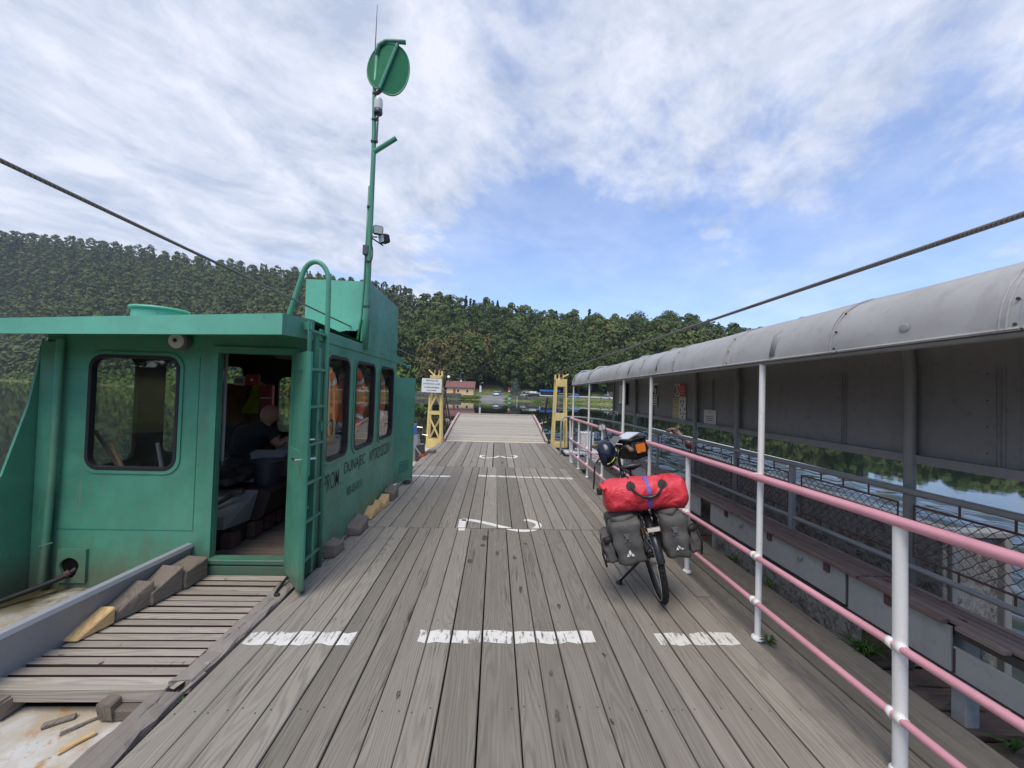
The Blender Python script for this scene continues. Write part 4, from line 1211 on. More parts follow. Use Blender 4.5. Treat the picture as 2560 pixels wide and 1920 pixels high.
# ------------------------------------------------------------------ boarding ramp
ramp = thing('boarding_ramp', 'raised timber boarding ramp with pinkish steel sides at the far deck end', 'ramp', (0, 12.42, 0))
RY0, RY1, RZ1 = 12.43, 16.4, 0.60
def rpt(x, u, z=0): return (x * (1 - 0.035 * u), RY0 + (RY1 - RY0) * u, RZ1 * u + 0.03 * math.sin(PI * u) + z)
n = 22
for i in range(n):
    u0, u1 = i / n + .0012, (i + 1) / n - .0012
    a, b = rpt(-1.56, u0), rpt(1.62, u0); c, d = rpt(1.62, u1), rpt(-1.56, u1)
    dz = random.uniform(-.004, .004)
    mb = MB().add([(p[0], p[1], p[2] + dz) for p in (a, b, c, d)] + [(p[0], p[1], p[2] - .05) for p in (a, b, c, d)], [(0, 1, 2, 3), (7, 6, 5, 4), (0, 1, 5, 4), (1, 2, 6, 5), (2, 3, 7, 6), (3, 0, 4, 7)])
    mb.build('plank', 'ramp_wood', ramp)
for s, x in ((-1, -1.62), (1, 1.68)):
    pts = [rpt(x, u / 10, 0.02) for u in range(11)]
    mb = MB()
    for a, b in zip(pts[:-1], pts[1:]): mb.bar(a, b, .07, .10)
    mb.build('side_beam', 'ramp_edge', ramp)
    bx = x + s * .12; yb = RY0 + 2.2
    MB().tube([(x, yb, .42), (bx, yb, .46), (bx + s * .14, yb, .50)], .03, 8).build('side_pin', 'ramp_edge', ramp)
    MB().tube([(bx, yb - .35, .30), (bx, yb + .35, .58)], .022, 8).build('link_bar', 'rust', ramp)
MB().bar(rpt(-1.58, 1.0, .02), rpt(1.64, 1.0, .02), .06, .08).build('end_beam', 'ramp_wood', ramp)

# ------------------------------------------------------------------ slatted grating left of the deck
gr = thing('wooden_grating', 'slatted wooden walkway before the green cabin door', 'grating', (-2.1, 2.8, -0.1))
ys = np.linspace(2.20, 3.40, 17)
for i, y in enumerate(ys):
    x0 = -2.66 + (0.05 if y > 2.45 else -0.12) + random.uniform(-.02, .02) + 0.08 * (y - 2.2)
    wd = 0.054
    M = Matrix.Translation((0, y, 0)) @ Matrix.Rotation(random.uniform(-.004, .004), 4, 'Z')
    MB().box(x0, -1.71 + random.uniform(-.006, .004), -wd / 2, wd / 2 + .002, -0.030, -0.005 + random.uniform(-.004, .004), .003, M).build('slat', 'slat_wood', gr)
MB().box(-2.80, -1.70, 2.135, 2.172, -0.075, -0.004, .004).build('front_board', 'ramp_wood', gr)
MB().box(-2.62, -1.735, 2.19, 3.40, -.137, -.128).build('gap_shade_sheet', 'black_void', gr)  # black sheet added below the slats so the gaps look shaded
for x in (-2.5, -1.95): rough_beam(x - .04, x + .04, 2.08, 3.40, -0.127, -0.033, int(x * 10)).build('bearer', 'old_block', gr)

blw = thing('steel_bulwark', 'grey painted steel bulwark plate left of the slatted walkway', 'bulwark', (-2.68, 2.8, -0.14))
mb = MB()
a0, a1 = (-2.70, 1.2), (-2.60, 3.415)
for (x, y) in (a0, a1):
    h = 0.25
    mb.v += [(x - .02, y, -.14), (x - .02, y, h - .03), (x + .012, y, h), (x + .05, y, h - .005), (x + .062, y, h - .03), (x + .045, y, h - .06), (x + .02, y, -.14)]
for j in range(7): mb.f.append((j, (j + 1) % 7, 7 + (j + 1) % 7, 7 + j))
mb.f += [tuple(range(7)), tuple(range(7, 14))]
mb.build('plate', 'grey_bulwark', blw, 40)
MB().tube([(-2.588, 3.40, .235), (-2.588, 3.40, .10)], .018, 8).build('end_cap', 'grey_bulwark', blw)

def block(name, label, pts, zs, mat, seed, cat='block'):
    """wedge-shaped timber: pts = four ground corners, zs = four top heights"""
    rnd = random.Random(seed)
    t = thing(name, label, cat, (sum(p[0] for p in pts) / 4, sum(p[1] for p in pts) / 4, 0), 'timber wheel chocks')
    bm = bmesh.new()
    vb = [bm.verts.new((p[0], p[1], BASE)) for p in pts]; vt = [bm.verts.new((p[0] + rnd.uniform(-.004, .004), p[1] + rnd.uniform(-.004, .004), z)) for p, z in zip(pts, zs)]
    bm.faces.new(vb[::-1]); bm.faces.new(vt)
    for i in range(4): bm.faces.new((vb[i], vb[(i + 1) % 4], vt[(i + 1) % 4], vt[i]))
    bmesh.ops.bevel(bm, geom=list(bm.edges), offset=.008, segments=1, affect='EDGES')
    bmesh.ops.subdivide_edges(bm, edges=list(bm.edges), cuts=1)
    for v in bm.verts:
        if v.co.z > BASE + .01: v.co += Vector((rnd.uniform(-1, 1), rnd.uniform(-1, 1), rnd.uniform(-1, 1))) * (.004 if mat == 'old_block' else .001)
    me = bpy.data.meshes.new('timber'); bm.to_mesh(me); bm.free(); me.materials.append(MATS[mat]); smooth_angle(me, 35)
    link('timber', me, t)
BASE = 0.0
block('timber_wedge', 'fresh yellow wooden wedge at the near end of the slatted walkway', [(-2.63, 2.50), (-2.53, 2.50), (-2.49, 2.70), (-2.59, 2.70)], (.015, .015, .115, .115), 'new_block', 1)
block('timber_chock', 'weathered split chock just behind the fresh yellow wedge', [(-2.61, 2.64), (-2.49, 2.71), (-2.44, 2.93), (-2.58, 2.93)], (.06, .05, .17, .175), 'old_block', 2)
block('timber_chock', 'weathered grey chock, middle of the row along the bulwark', [(-2.58, 2.93), (-2.43, 2.90), (-2.39, 3.13), (-2.55, 3.13)], (.10, .09, .19, .195), 'old_block', 3)
block('timber_beam', 'weathered grey block against the cabin wall left of the door', [(-2.56, 3.12), (-2.37, 3.14), (-2.37, 3.36), (-2.55, 3.36)], (.15, .14, .16, .17), 'old_block', 4)
block('timber_chock', 'dark weathered block on the deck edge right beside the ladder', [(-1.62, 3.70), (-1.48, 3.72), (-1.46, 3.92), (-1.60, 3.92)], (.13, .12, .10, .13), 'old_block', 5)
block('timber_chock', 'mossy brown wedge chock on the deck edge below the middle window', [(-1.60, 4.27), (-1.44, 4.30), (-1.43, 4.55), (-1.57, 4.56)], (.10, .06, .14, .16), 'old_block', 6)
block('timber_wedge', 'nearest of three fresh yellow wedges along the cabin side', [(-1.60, 4.78), (-1.48, 4.80), (-1.47, 4.98), (-1.58, 4.98)], (.03, .03, .13, .13), 'new_block', 7)
block('timber_wedge', 'middle of three fresh yellow wedges along the cabin side', [(-1.58, 5.02), (-1.48, 5.04), (-1.47, 5.20), (-1.57, 5.20)], (.05, .05, .14, .14), 'new_block', 8)
block('timber_wedge', 'farthest of three fresh yellow wedges along the cabin side', [(-1.57, 5.26), (-1.45, 5.28), (-1.44, 5.46), (-1.56, 5.46)], (.07, .07, .15, .15), 'new_block', 9)
block('timber_chock', 'grey weathered block on the deck edge below the last side window', [(-1.57, 5.60), (-1.43, 5.62), (-1.42, 5.86), (-1.55, 5.88)], (.15, .10, .16, .18), 'old_block', 10)
block('timber_chock', 'small dark block on the deck edge beneath the far green door', [(-1.54, 6.62), (-1.42, 6.62), (-1.42, 6.84), (-1.54, 6.84)], (.07, .07, .07, .07), 'old_block', 11)
block('timber_chock', 'flat grey block on the far deck edge near the left tower', [(-1.70, 9.80), (-1.52, 9.80), (-1.52, 10.10), (-1.70, 10.10)], (.08, .08, .08, .08), 'old_block', 12)
block('red_beam_end', 'rusty red block beside the flat grey block on the far deck edge', [(-1.80, 9.25), (-1.68, 9.28), (-1.68, 9.75), (-1.76, 9.75)], (.05, .05, .07, .07), 'red_paint', 13)

# scraps of wood and litter on the white steel
BASE = -0.138
def scrap(label, a, b, w, h, mat):
    t = thing('wood_scrap', label, 'wood scrap', (a[0], a[1], -.13), 'wood scraps on the white steel deck')
    MB().bar((*a, -.13), (*b, -.128), w, h, ch=.002).build('splinter', mat, t)
    MB().bar((a[0] + .01, a[1] - .012, -.131), ((a[0] + b[0]) / 2, (a[1] + b[1]) / 2 - .01, -.131), w * .5, h * .6).build('flake', mat, t)
scrap('pale wooden stick lying alone on the white steel', (-2.00, 1.92), (-1.93, 2.02), .022, .012, 'new_block')
scrap('dark wood sliver nearest the front board of the grating', (-2.10, 2.02), (-1.98, 2.14), .012, .008, 'old_block')
scrap('grey bark scraps below the grating, left of the stick', (-2.23, 2.06), (-2.13, 2.12), .035, .012, 'old_block')
st = thing('support_block', 'short timber block propping the grating above the white steel', 'block', (-1.86, 2.14, -.138))
MB().box(-1.96, -1.76, 2.09, 2.19, -.138, -.078, .008).build('timber', 'old_block', st)

# ================================================================== CABLE TOWERS
def tower(label, cx, sgn):
    t = thing('cable_tower', label, 'tower', (cx, 12.0, -0.13), 'cable guide towers at the far deck end')
    w0, w1, d = .205, .145, .20; yb = 12.0; zt = 2.02
    for sx in (-1, 1):
        for sy in (-1, 1):
            MB().bar((cx + sx * w0, yb + sy * d, -.13), (cx + sx * w1, yb + sy * d * .8, zt), .054, .054, (0, 1, 0), .005).build('leg', 'yellow_paint', t)
    for z, h in ((-.02, .24), (.90, .10) if sgn < 0 else (.88, .22), (1.92, .20)):
        k = (z + .13) / (zt + .13); w = w0 + (w1 - w0) * k
        for sy in (-1, 1):
            MB().box(cx - w, cx + w, yb + sy * d * (1 - .2 * k) - .025, yb + sy * d * (1 - .2 * k) + .025, z - h / 2, z + h / 2, .004).build('cross_beam', 'yellow_paint', t)
    if sgn < 0:
        for (za, zb_) in ((.08, .85), (.95, 1.75)):
            for sy, fl in ((-1, 1), (1, -1)):
                fl = fl * (1 if za < .5 else -1)
                MB().bar((cx - fl * .18, yb + sy * d * .95, zb_), (cx + fl * .19, yb + sy * d * .95, za), .05, .03, (0, 1, 0)).build('brace', 'yellow_paint', t)
    MB().box(cx - .18, cx + .18, yb - .18, yb + .18, zt, zt + .03, .004).build('top_plate', 'yellow_paint', t)
    for sx in (-1, 1):
        MB().plate([(-.10, 0), (.10, 0), (.04, .17), (-.04, .17)], [], lambda a, b, c, sx=sx: (cx + sx * .06 + c, yb + a, zt + .03 + b), .015).build('cheek', 'yellow_paint', t)
    Mw = Matrix.Translation((cx, yb, zt + .17)) @ Matrix.Rotation(PI / 2, 4, 'Y')
    MB().lathe([(.03, -.035), (.125, -.033), (.13, -.028), (.10, 0), (.13, .028), (.125, .033), (.03, .035)], 24, Mw).build('sheave', 'rust', t, 40)
    MB().bar((cx + sgn * -.10 if sgn > 0 else cx - .06, yb - .05, zt + .03), (cx + (.24 if sgn > 0 else -.24), yb - .05, zt + .20), .04, .04).build('horn', 'yellow_paint', t)
    MB().tube([(cx - sgn * .18, yb - .1, zt + .02), (cx - sgn * .18, yb - .1, zt + .17)], .03, 8).build('peg', 'yellow_paint', t)
    MB().tube([(cx - sgn * .225, yb - .25, -.1), (cx - sgn * .23, yb - .24, .9), (cx - sgn * .19, yb - .22, 1.7)], .012, 6).build('conduit', 'yellow_paint', t)
    return t
tl = tower('left yellow steel tower with diagonal braces, behind the white notice', -1.86, -1)
tr = tower('right yellow steel tower without braces, beside the grey rail', 2.00, 1)
for k, (x, y0, z0, z1) in enumerate(((-1.60, 12.6, 1.6, .5), (1.66, 12.3, 1.5, .35))):
    t = thing('ramp_strut', ('thin dark strut from the left tower down to the ramp', 'thin dark strut from the right tower down to the ramp')[k], 'strut', (x, y0, z0))
    MB().tube([(x - .02, 12.2, z0), (x + .02, 13.6, z1)], .025, 8).build('rod', 'steel_dark', t)
    MB().tube([(x - .05, 12.2, z0 - .1), (x - .03, 13.3, z1 - .1)], .014, 6).build('chain', 'rust', t)
    MB().lathe([(.04, -.05), (.045, 0), (.04, .05)], 8, Matrix.Translation((x + .02, 13.6, z1))).build('shackle', 'chrome', t)

sg = thing('notice_sign', 'white notice with four lines of black lettering on the left yellow tower', 'sign', (-2.0, 11.6, 1.55))
fnS = lambda a, b, c: (a, 11.70 + c, b)
S_ROT = Matrix.Translation((-1.955, 11.70, 1.735)) @ Matrix.Rotation(R(1.2), 4, 'Y')
fnR = lambda a, b, c: S_ROT @ Vector((a, c, b))
MB().plate(rr(-.308, .308, -.218, .218, .03), [], fnR, .02).build('border', 'ink', sg)
MB().plate(rr(-.300, .300, -.210, .210, .026), [], lambda a, b, c: S_ROT @ Vector((a, c - .004, b)), .003).build('face', 'white_plain', sg)
for i, (tx, w) in enumerate((('Zabrania się', .36), ('przebywania osób', .50), ('w samochodach', .44), ('na promie', .28))):
    zc_ = .145 - i * .098
    hh = .062
    text_obj('lettering', tx, w, hh, S_ROT @ Matrix.Translation((-w / 2, -.0065, zc_ - hh / 2)) @ Matrix.Rotation(PI / 2, 4, 'X'), 'ink', sg, .012)
MB().box(-1.99, -1.73, 11.722, 11.76, 1.70, 1.74).build('bracket', 'yellow_paint', sg)

def rope_obj(label, pts, r):
    t = thing('steel_cable', label, 'cable', pts[0])
    MB().tube(pts, r, 10).build('strand', 'wire_rope', t, True)
    MB().tube([pts[-1], tuple(Vector(pts[-1]) + Vector((0, .12, -.04)))], r * 1.3, 8).build('end_wrap', 'rust', t)
def sag(a, b, n, s): return [(a[0] + (b[0] - a[0]) * i / n, a[1] + (b[1] - a[1]) * i / n, a[2] + (b[2] - a[2]) * i / n - s * math.sin(PI * i / n)) for i in range(n + 1)]
rope_obj('thick steel cable over the left side, passing through the green roof box', sag((-1.70, -3.0, 2.40), (-1.86, 11.95, 2.30), 60, 0.0), .0085)
rope_obj('thick steel cable over the right side above the grey canopy', sag((1.95, -3.0, 2.36), (2.0, 11.95, 2.31), 60, 0.0), .0120)

# small gear at the far left side of the hull
wi = thing('hand_winch', 'blue-topped winch stand at the far left hull edge', 'winch', (-1.95, 9.5, -.14))
MB().plate([(-.22, 0), (.22, 0), (.10, .62), (-.02, .62)], [], lambda a, b, c: (-2.0 + a, 9.5 + c, -.14 + b), .25).build('stand', 'grey_bulwark', wi)
MB().box(-2.03, -1.94, 9.55, 9.70, .50, .76, .02).build('gearbox', 'blue_paint', wi)
MB().tube([(-1.95, 9.62, .68), (-1.80, 9.62, .67), (-1.80, 9.62, .50), (-1.66, 9.62, .47)], .01, 6).build('crank', 'chrome', wi)
bl = thing('bollard', 'dark steel double bollard on the white hull before the left tower', 'bollard', (-1.78, 9.45, -.14))
MB().box(-1.86, -1.70, 9.38, 9.52, -.14, .30, .015).build('column', 'steel_dark', bl)
MB().box(-1.92, -1.86, 9.42, 9.48, -.12, .26, .01).build('side_plate', 'steel_dark', bl)
MB().bar((-2.05, 9.36, .42), (-1.70, 9.36, -.05), .03, .03).build('brace', 'grey_bulwark', bl)

# ================================================================== GREEN WHEELHOUSE
cab = thing('wheelhouse', 'green steel ferry wheelhouse with open door and rounded windows', 'cabin', (-2.7, 4.8, -0.14))
CX0, CX1, CY0, CY1, CZ1 = -3.82, -1.58, 3.42, 6.12, 2.08
TH = 0.045
def rect(x0, x1, y0, y1): return [(x0, y0), (x1, y0), (x1, y1), (x0, y1)]
F_WIN = rr(-3.46, -2.72, .86, 1.83, .11)
DOOR = rect(-2.39, -1.775, .13, 1.88)
MB().plate(rect(CX0, CX1, -.14, CZ1), [F_WIN, DOOR], lambda a, b, c: (a, CY0 + c, b), TH).build('front_wall', 'green_paint', cab)
S_WINS = [(3.64, 4.185), (4.36, 5.05), (5.26, 5.945)]
side_holes = [rr(a, b, .905, 1.915, .10) for a, b in S_WINS]
MB().plate(rect(CY0 + TH + .002, CY1, -.14, CZ1), side_holes, lambda a, b, c: (CX1 - c, a, b), TH).build('side_wall', 'green_paint', cab)
L_WINS = [(3.66, 4.22), (4.55, 5.30), (5.46, 5.95)]
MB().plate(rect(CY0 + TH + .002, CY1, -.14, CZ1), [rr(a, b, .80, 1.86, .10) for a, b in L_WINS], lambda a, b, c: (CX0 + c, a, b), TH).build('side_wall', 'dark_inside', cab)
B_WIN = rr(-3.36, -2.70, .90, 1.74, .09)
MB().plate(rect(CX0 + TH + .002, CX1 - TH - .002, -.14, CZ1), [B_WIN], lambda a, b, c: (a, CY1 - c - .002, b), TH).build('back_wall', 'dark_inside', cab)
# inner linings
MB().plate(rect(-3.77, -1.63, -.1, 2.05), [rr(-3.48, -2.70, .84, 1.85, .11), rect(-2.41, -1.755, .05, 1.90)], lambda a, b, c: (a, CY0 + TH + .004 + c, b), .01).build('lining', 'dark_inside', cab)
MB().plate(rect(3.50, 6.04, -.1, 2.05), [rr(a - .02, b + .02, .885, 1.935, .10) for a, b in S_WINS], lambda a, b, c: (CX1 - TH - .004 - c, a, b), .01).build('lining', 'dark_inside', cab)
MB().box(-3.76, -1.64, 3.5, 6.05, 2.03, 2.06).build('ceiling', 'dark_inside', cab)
MB().box(-3.768, -3.755, 5.37, 6.05, .35, 1.62).build('plywood_board', 'plywood', cab)
MB().box(-3.75, -3.40, 6.045, 6.055, .35, 1.62).build('plywood_board', 'plywood', cab)

def window(poly, inner_k, fn, nm='window', gm='rubber', out=.014, glass_d=.02):
    cx = sum(p[0] for p in poly) / len(poly); cy = sum(p[1] for p in poly) / len(poly)
    x0 = min(p[0] for p in poly); x1 = max(p[0] for p in poly); y0 = min(p[1] for p in poly); y1 = max(p[1] for p in poly)
    ring_o = rr(x0 - .004, x1 + .004, y0 - .004, y1 + .004, .11); ring_i = rr(x0 + .022, x1 - .022, y0 + .022, y1 - .022, .09)
    g = MB().plate(ring_o, [ring_i], lambda a, b, c: fn(a, b, -out + c), out + .035).build(nm, gm, cab)
    MB().plate(rr(x0 + .015, x1 - .015, y0 + .015, y1 - .015, .095), [], lambda a, b, c: fn(a, b, glass_d + c), .005).build('pane', 'glass', g)
    rim_o = rr(x0 - .034, x1 + .034, y0 - .034, y1 + .034, .13); rim_i = rr(x0 - .007, x1 + .007, y0 - .007, y1 + .007, .113)
    MB().plate(rim_o, [rim_i], lambda a, b, c: fn(a, b, -.011 + c), .010).build('rim', 'green_paint', g)
window(F_WIN, 0, lambda a, b, c: (a, CY0 + c, b))
for h in side_holes: window(h, 0, lambda a, b, c: (CX1 - c, a, b))
for a, b in L_WINS:
    MB().plate(rr(a - .01, b + .01, .79, 1.87, .1), [], lambda u, v, c: (CX0 + .02 + c, u, v), .005).build('pane', 'glass', cab)
MB().plate(rr(-3.37, -2.69, .89, 1.75, .09), [], lambda u, v, c: (u, CY1 - .03 + c, v), .005).build('pane', 'glass', cab)

# roof slab with deep front fascia
mb = MB()
RX0, RX1, RY = -4.5, -1.595, 2.90
zt0, zt1 = 1.99, 2.150; zb0, zb1 = 1.90, 1.992
mb.add([(RX0, RY, zb0), (RX1, RY, zb1), (RX1, RY, zt1), (RX0, RY, zt0), (RX0, RY + .03, zb0), (RX1 - .03, RY + .03, zb1), (RX1 - .03, RY + .03, zt1 - .02), (RX0, RY + .03, zt0 - .02)],
       [(0, 1, 2, 3), (0, 1, 5, 4), (3, 2, 6, 7), (4, 5, 6, 7)])
mb.build('fascia', 'green_paint_skylit', cab)
mb = MB()
mb.add([(RX1, RY + .001, zb1), (RX1, 3.40, 2.02), (RX1, 3.40, 2.19), (RX1, RY + .001, zt1), (RX1 - .03, RY + .03, zb1), (RX1 - .03, 3.40, 2.02), (RX1 - .03, 3.40, 2.17), (RX1 - .03, RY + .03, zt1 - .02)],
       [(0, 1, 2, 3), (0, 1, 5, 4), (3, 2, 6, 7), (4, 5, 6, 7), (1, 2, 6, 5)])
mb.build('side_fascia', 'green_paint', cab)
mb = MB()
mb.add([(RX0, RY + .005, zt0 - .003), (RX1 - .002, RY + .005, zt1 - .003), (RX1 - .002, 3.42, 2.185), (RX1 - .002, 6.15, 2.115), (RX0, 6.15, 2.06), (RX0, 3.42, 2.06)], [(0, 1, 2, 5), (5, 2, 3, 4)])
mb.build('roof_sheet', 'green_paint_skylit', cab)
mb = MB(); mb.add([(RX0, RY + .02, zb0 + .03), (RX1 - .02, RY + .02, zb1 + .03), (RX1 - .02, CY0 - .002, zb1 + .05), (RX0, CY0 - .002, zb0 + .1)], [(0, 1, 2, 3)]); mb.build('soffit', 'green_paint', cab)
MB().box(CX1 - .004, CX1 + .012, 3.46, 6.42, 2.02, 2.125, .003).build('roof_edge', 'green_paint', cab)
MB().plate([(6.42, 2.02), (6.46, 2.08), (6.42, 2.125)], [], lambda a, b, c: (CX1 + .012 - c, a, b), .05).build('roof_edge_tip', 'green_paint', cab)
MB().tube([(-1.57, 6.42, 2.02), (-1.52, 6.50, 2.0), (-1.47, 6.58, 2.0), (-1.47, 6.58, 1.96)], .014, 8).build('hook', 'green_paint', cab)
# roof box around the cable
BZ0, BZ1 = 2.10, 2.905
bx = MB().plate([(-2.335, BZ0), (-1.76, BZ0), (-1.80, 2.20), (-1.92, 2.28), (-1.84, 2.30), (-1.72, 2.30), (-1.66, 2.36), (-1.62, 2.47), (-1.575, 2.52), (-1.575, BZ1), (-2.335, BZ1)], [], lambda a, b, c: (a, 4.72 + c, b), .012).build('roof_box', 'green_paint_skylit', cab)
MB().plate([(4.735, 2.128), (6.10, 2.09), (6.08, 2.885), (4.735, BZ1)], [], lambda a, b, c: (-1.575 - c, a, b), .012).build('box_side', 'green_paint', bx)
MB().plate([(4.735, 2.10), (6.10, 2.08), (6.08, 2.885), (4.735, BZ1)], [], lambda a, b, c: (-2.335 + c, a, b), .012).build('box_side', 'green_paint_skylit', bx)
MB().plate(rect(-2.32, -1.59, 2.08, 2.88), [rr(-1.86, -1.66, 2.26, 2.42, .05)], lambda a, b, c: (a, 6.06 + c, b), .012).build('box_back', 'green_paint', bx)
mb = MB(); mb.v = [(-2.335, 4.734, BZ1 - .004), (-1.577, 4.734, BZ1 - .004), (-1.577, 6.08, 2.881), (-2.335, 6.08, 2.881)]; mb.f = [(0, 1, 2, 3)]; mb.build('box_lid', 'green_paint_skylit', bx)
MB().plate([(-1.70, BZ0), (-1.578, BZ0 + .03), (-1.578, 2.42)], [], lambda a, b, c: (a, 4.73 + c, b), .004).build('bent_flap', 'dark_inside', bx)
# roof vent
vt_ = MB().lathe([(.19, 2.05), (.19, 2.235), (.205, 2.238), (.212, 2.25), (.205, 2.262), (.17, 2.265)], 36, Matrix.Translation((-3.02, 3.55, 0))).build('roof_vent', 'green_paint_skylit', cab, 40)
MB().lathe([(.20, 2.06), (.20, 2.085)], 24, Matrix.Translation((-3.02, 3.55, 0))).build('flange', 'green_paint_skylit', vt_)
# lamp under the eave
lp = MB().lathe([(.02, 0), (.075, .01), (.085, .03), (.082, .075), (.05, .08)], 24, Matrix.Translation((-2.70, 3.37, 1.965)) @ Matrix.Rotation(PI / 2, 4, 'X') @ Matrix.Translation((0, 0, -.05))).build('eave_lamp', 'plastic_grey', cab, 40)
MB().lathe([(.065, 0), (.06, .008), (.02, .012)], 24, Matrix.Translation((-2.70, 3.338, 1.965)) @ Matrix.Rotation(PI / 2, 4, 'X')).build('lens', 'lamp_glass', lp, 40)
MB().lathe([(.018, 0), (.012, .008)], 12, Matrix.Translation((-2.70, 3.323, 1.965)) @ Matrix.Rotation(PI / 2, 4, 'X')).build('bulb', 'ink', lp)
# left gusset plate, corner strip and drain pipe
MB().plate([(3.415, 1.95), (3.415, -.14), (2.70, -.14), (2.70, .12), (3.18, .85), (3.33, 1.40), (3.40, 1.86)], [], lambda a, b, c: (-3.86 + c, a, b), .02).build('gusset', 'green_paint', cab)
MB().box(-3.835, -3.70, 3.385, 3.417, -.14, 1.93, .004).build('corner_strip', 'green_paint', cab)
MB().tube([(-3.665, 3.375, 1.95), (-3.668, 3.37, .9), (-3.70, 3.36, -.09)], .026, 12).build('drain_pipe', 'green_paint', cab, 40)
MB().tube([(-3.73, 3.36, .23), (-3.70, 3.33, .235), (-3.64, 3.37, .255)], .006, 6).build('pipe_tie', 'green_paint', cab)
# hawse plate with a ragged hole
hole = [(-3.53 + .075 * math.cos(t) * (1 + .12 * math.sin(3 * t)), .035 + .085 * math.sin(t)) for t in np.linspace(0, 2 * PI, 18)[:-1]]
hp = MB().plate(rect(-3.63, -3.40, -.09, .19), [hole], lambda a, b, c: (a, 3.398 + c, b), .02).build('hawse_plate', 'green_paint', cab)
MB().box(-3.62, -3.41, 3.4185, 3.4195, -.08, .18).build('hole_back', 'black_void', hp)
MB().plate(rect(-2.80, -2.62, .10, .22), [], lambda a, b, c: (a, 3.412 + c, b), .007).build('patch_plate', 'green_paint', cab)
# plate seams
for z in (.35, 1.70): MB().box(CX0 + .15, -3.52 if z > 1 else -2.55, 3.4165, 3.4195, z, z + .004).build('weld_seam', 'green_paint_worn', cab)
MB().box(-2.56, -2.555, 3.4165, 3.4195, .36, 1.84).build('weld_seam', 'green_paint_worn', cab)
# door frame, sill
MB().plate(rect(-2.445, -1.72, .075, 1.935), [rect(-2.392, -1.773, .13, 1.882)], lambda a, b, c: (a, 3.395 + c, b), .022).build('door_frame', 'green_paint', cab)
MB().box(-2.50, -1.66, 3.375, 3.41, .085, .125, .005).build('door_sill', 'green_paint_worn', cab)
MB().box(-2.52, -1.64, 3.385, 3.412, -.13, .07, .005).build('kick_plate', 'green_paint_worn', cab)
# open door leaf, hinged at the right jamb
HX, HY = -1.735, 3.385; FX, FY = -1.437, 3.03
dv = Vector((FX - HX, FY - HY, 0)); DL = dv.length; dv.normalize(); dn = Vector((dv.y, -dv.x, 0))
def dfn(a, b, c): return Vector((HX, HY, 0)) + dv * a + dn * c + Vector((0, 0, b))
lf = MB().plate(rect(0, DL, .05, 1.885), [rr(.07, DL - .09, 1.10, 1.74, .01)], dfn, .03).build('door', 'green_paint', cab)
MB().plate(rr(.068, DL - .088, 1.098, 1.742, .01), [], lambda a, b, c: dfn(a, b, .010 + c), .008).build('door_panel', 'green_paint', lf)
for s_ in (-1, 1):
    MB().plate(rect(.005, DL - .005, .06, .085) , [], lambda a, b, c: dfn(a, b + (1.79 if s_ > 0 else 0), -.012 + c), .012).build('door_rail', 'green_paint_worn', lf)
MB().plate(rect(DL - .055, DL - .002, .052, 1.883), [], lambda a, b, c: dfn(a, b, -.012 + c), .012).build('door_edge', 'green_paint_worn', lf)
for k in range(4):
    MB().plate([(.10 + .01 * k, .30 + .055 * k), (.26 + .01 * k, .27 + .055 * k), (.26 + .01 * k, .285 + .055 * k), (.10 + .01 * k, .32 + .055 * k)], [], lambda a, b, c: dfn(a, b, -.0035 + c), .004).build('louvre', 'black_void', lf)
MB().plate(rect(DL - .05, DL - .015, .92, 1.14), [], lambda a, b, c: dfn(a, b, -.026 + c), .014).build('lock_plate', 'green_paint', lf)
MB().tube([dfn(DL - .03, 1.05, -.02), dfn(DL - .03, 1.05, -.065), dfn(DL - .12, 1.055, -.07)], .009, 8).build('door_handle', 'chrome', lf)
MB().tube([dfn(DL - .03, 1.05, .03), dfn(DL - .03, 1.05, .075), dfn(DL - .10, 1.05, .08)], .009, 8).build('door_handle', 'chrome', lf)
MB().tube([dfn(DL - .03, 1.20, -.02), dfn(DL - .03, 1.20, -.055)], .008, 8).build('latch', 'chrome', lf)
MB().bar(dfn(.01, .10, -.02), dfn(DL - .06, .02, -.02), .03, .05).build('door_brace', 'green_paint_worn', lf)
# far door leaf
HX2, HY2 = -1.60, 6.16; dv2 = Vector((.22, .46, 0)); DL2 = dv2.length; dv2n = dv2.normalized(); dn2 = Vector((dv2n.y, -dv2n.x, 0))
def dfn2(a, b, c): return Vector((HX2, HY2, 0)) + dv2n * a - dn2 * c + Vector((0, 0, b))
lf2 = MB().plate(rect(0, DL2, .10, 1.80), [], dfn2, .03).build('far_door', 'green_paint', cab)
for k in range(5): MB().plate(rect(.16, .38, .26 + .04 * k, .272 + .04 * k), [], lambda a, b, c: dfn2(a, b, -.008 + c), .008).build('louvre', 'green_paint_worn', lf2)
MB().tube([dfn2(DL2 - .06, 1.02, 0), dfn2(DL2 - .05, 1.02, -.06), dfn2(DL2 - .12, .98, -.065)], .009, 8).build('door_handle', 'brass', lf2)
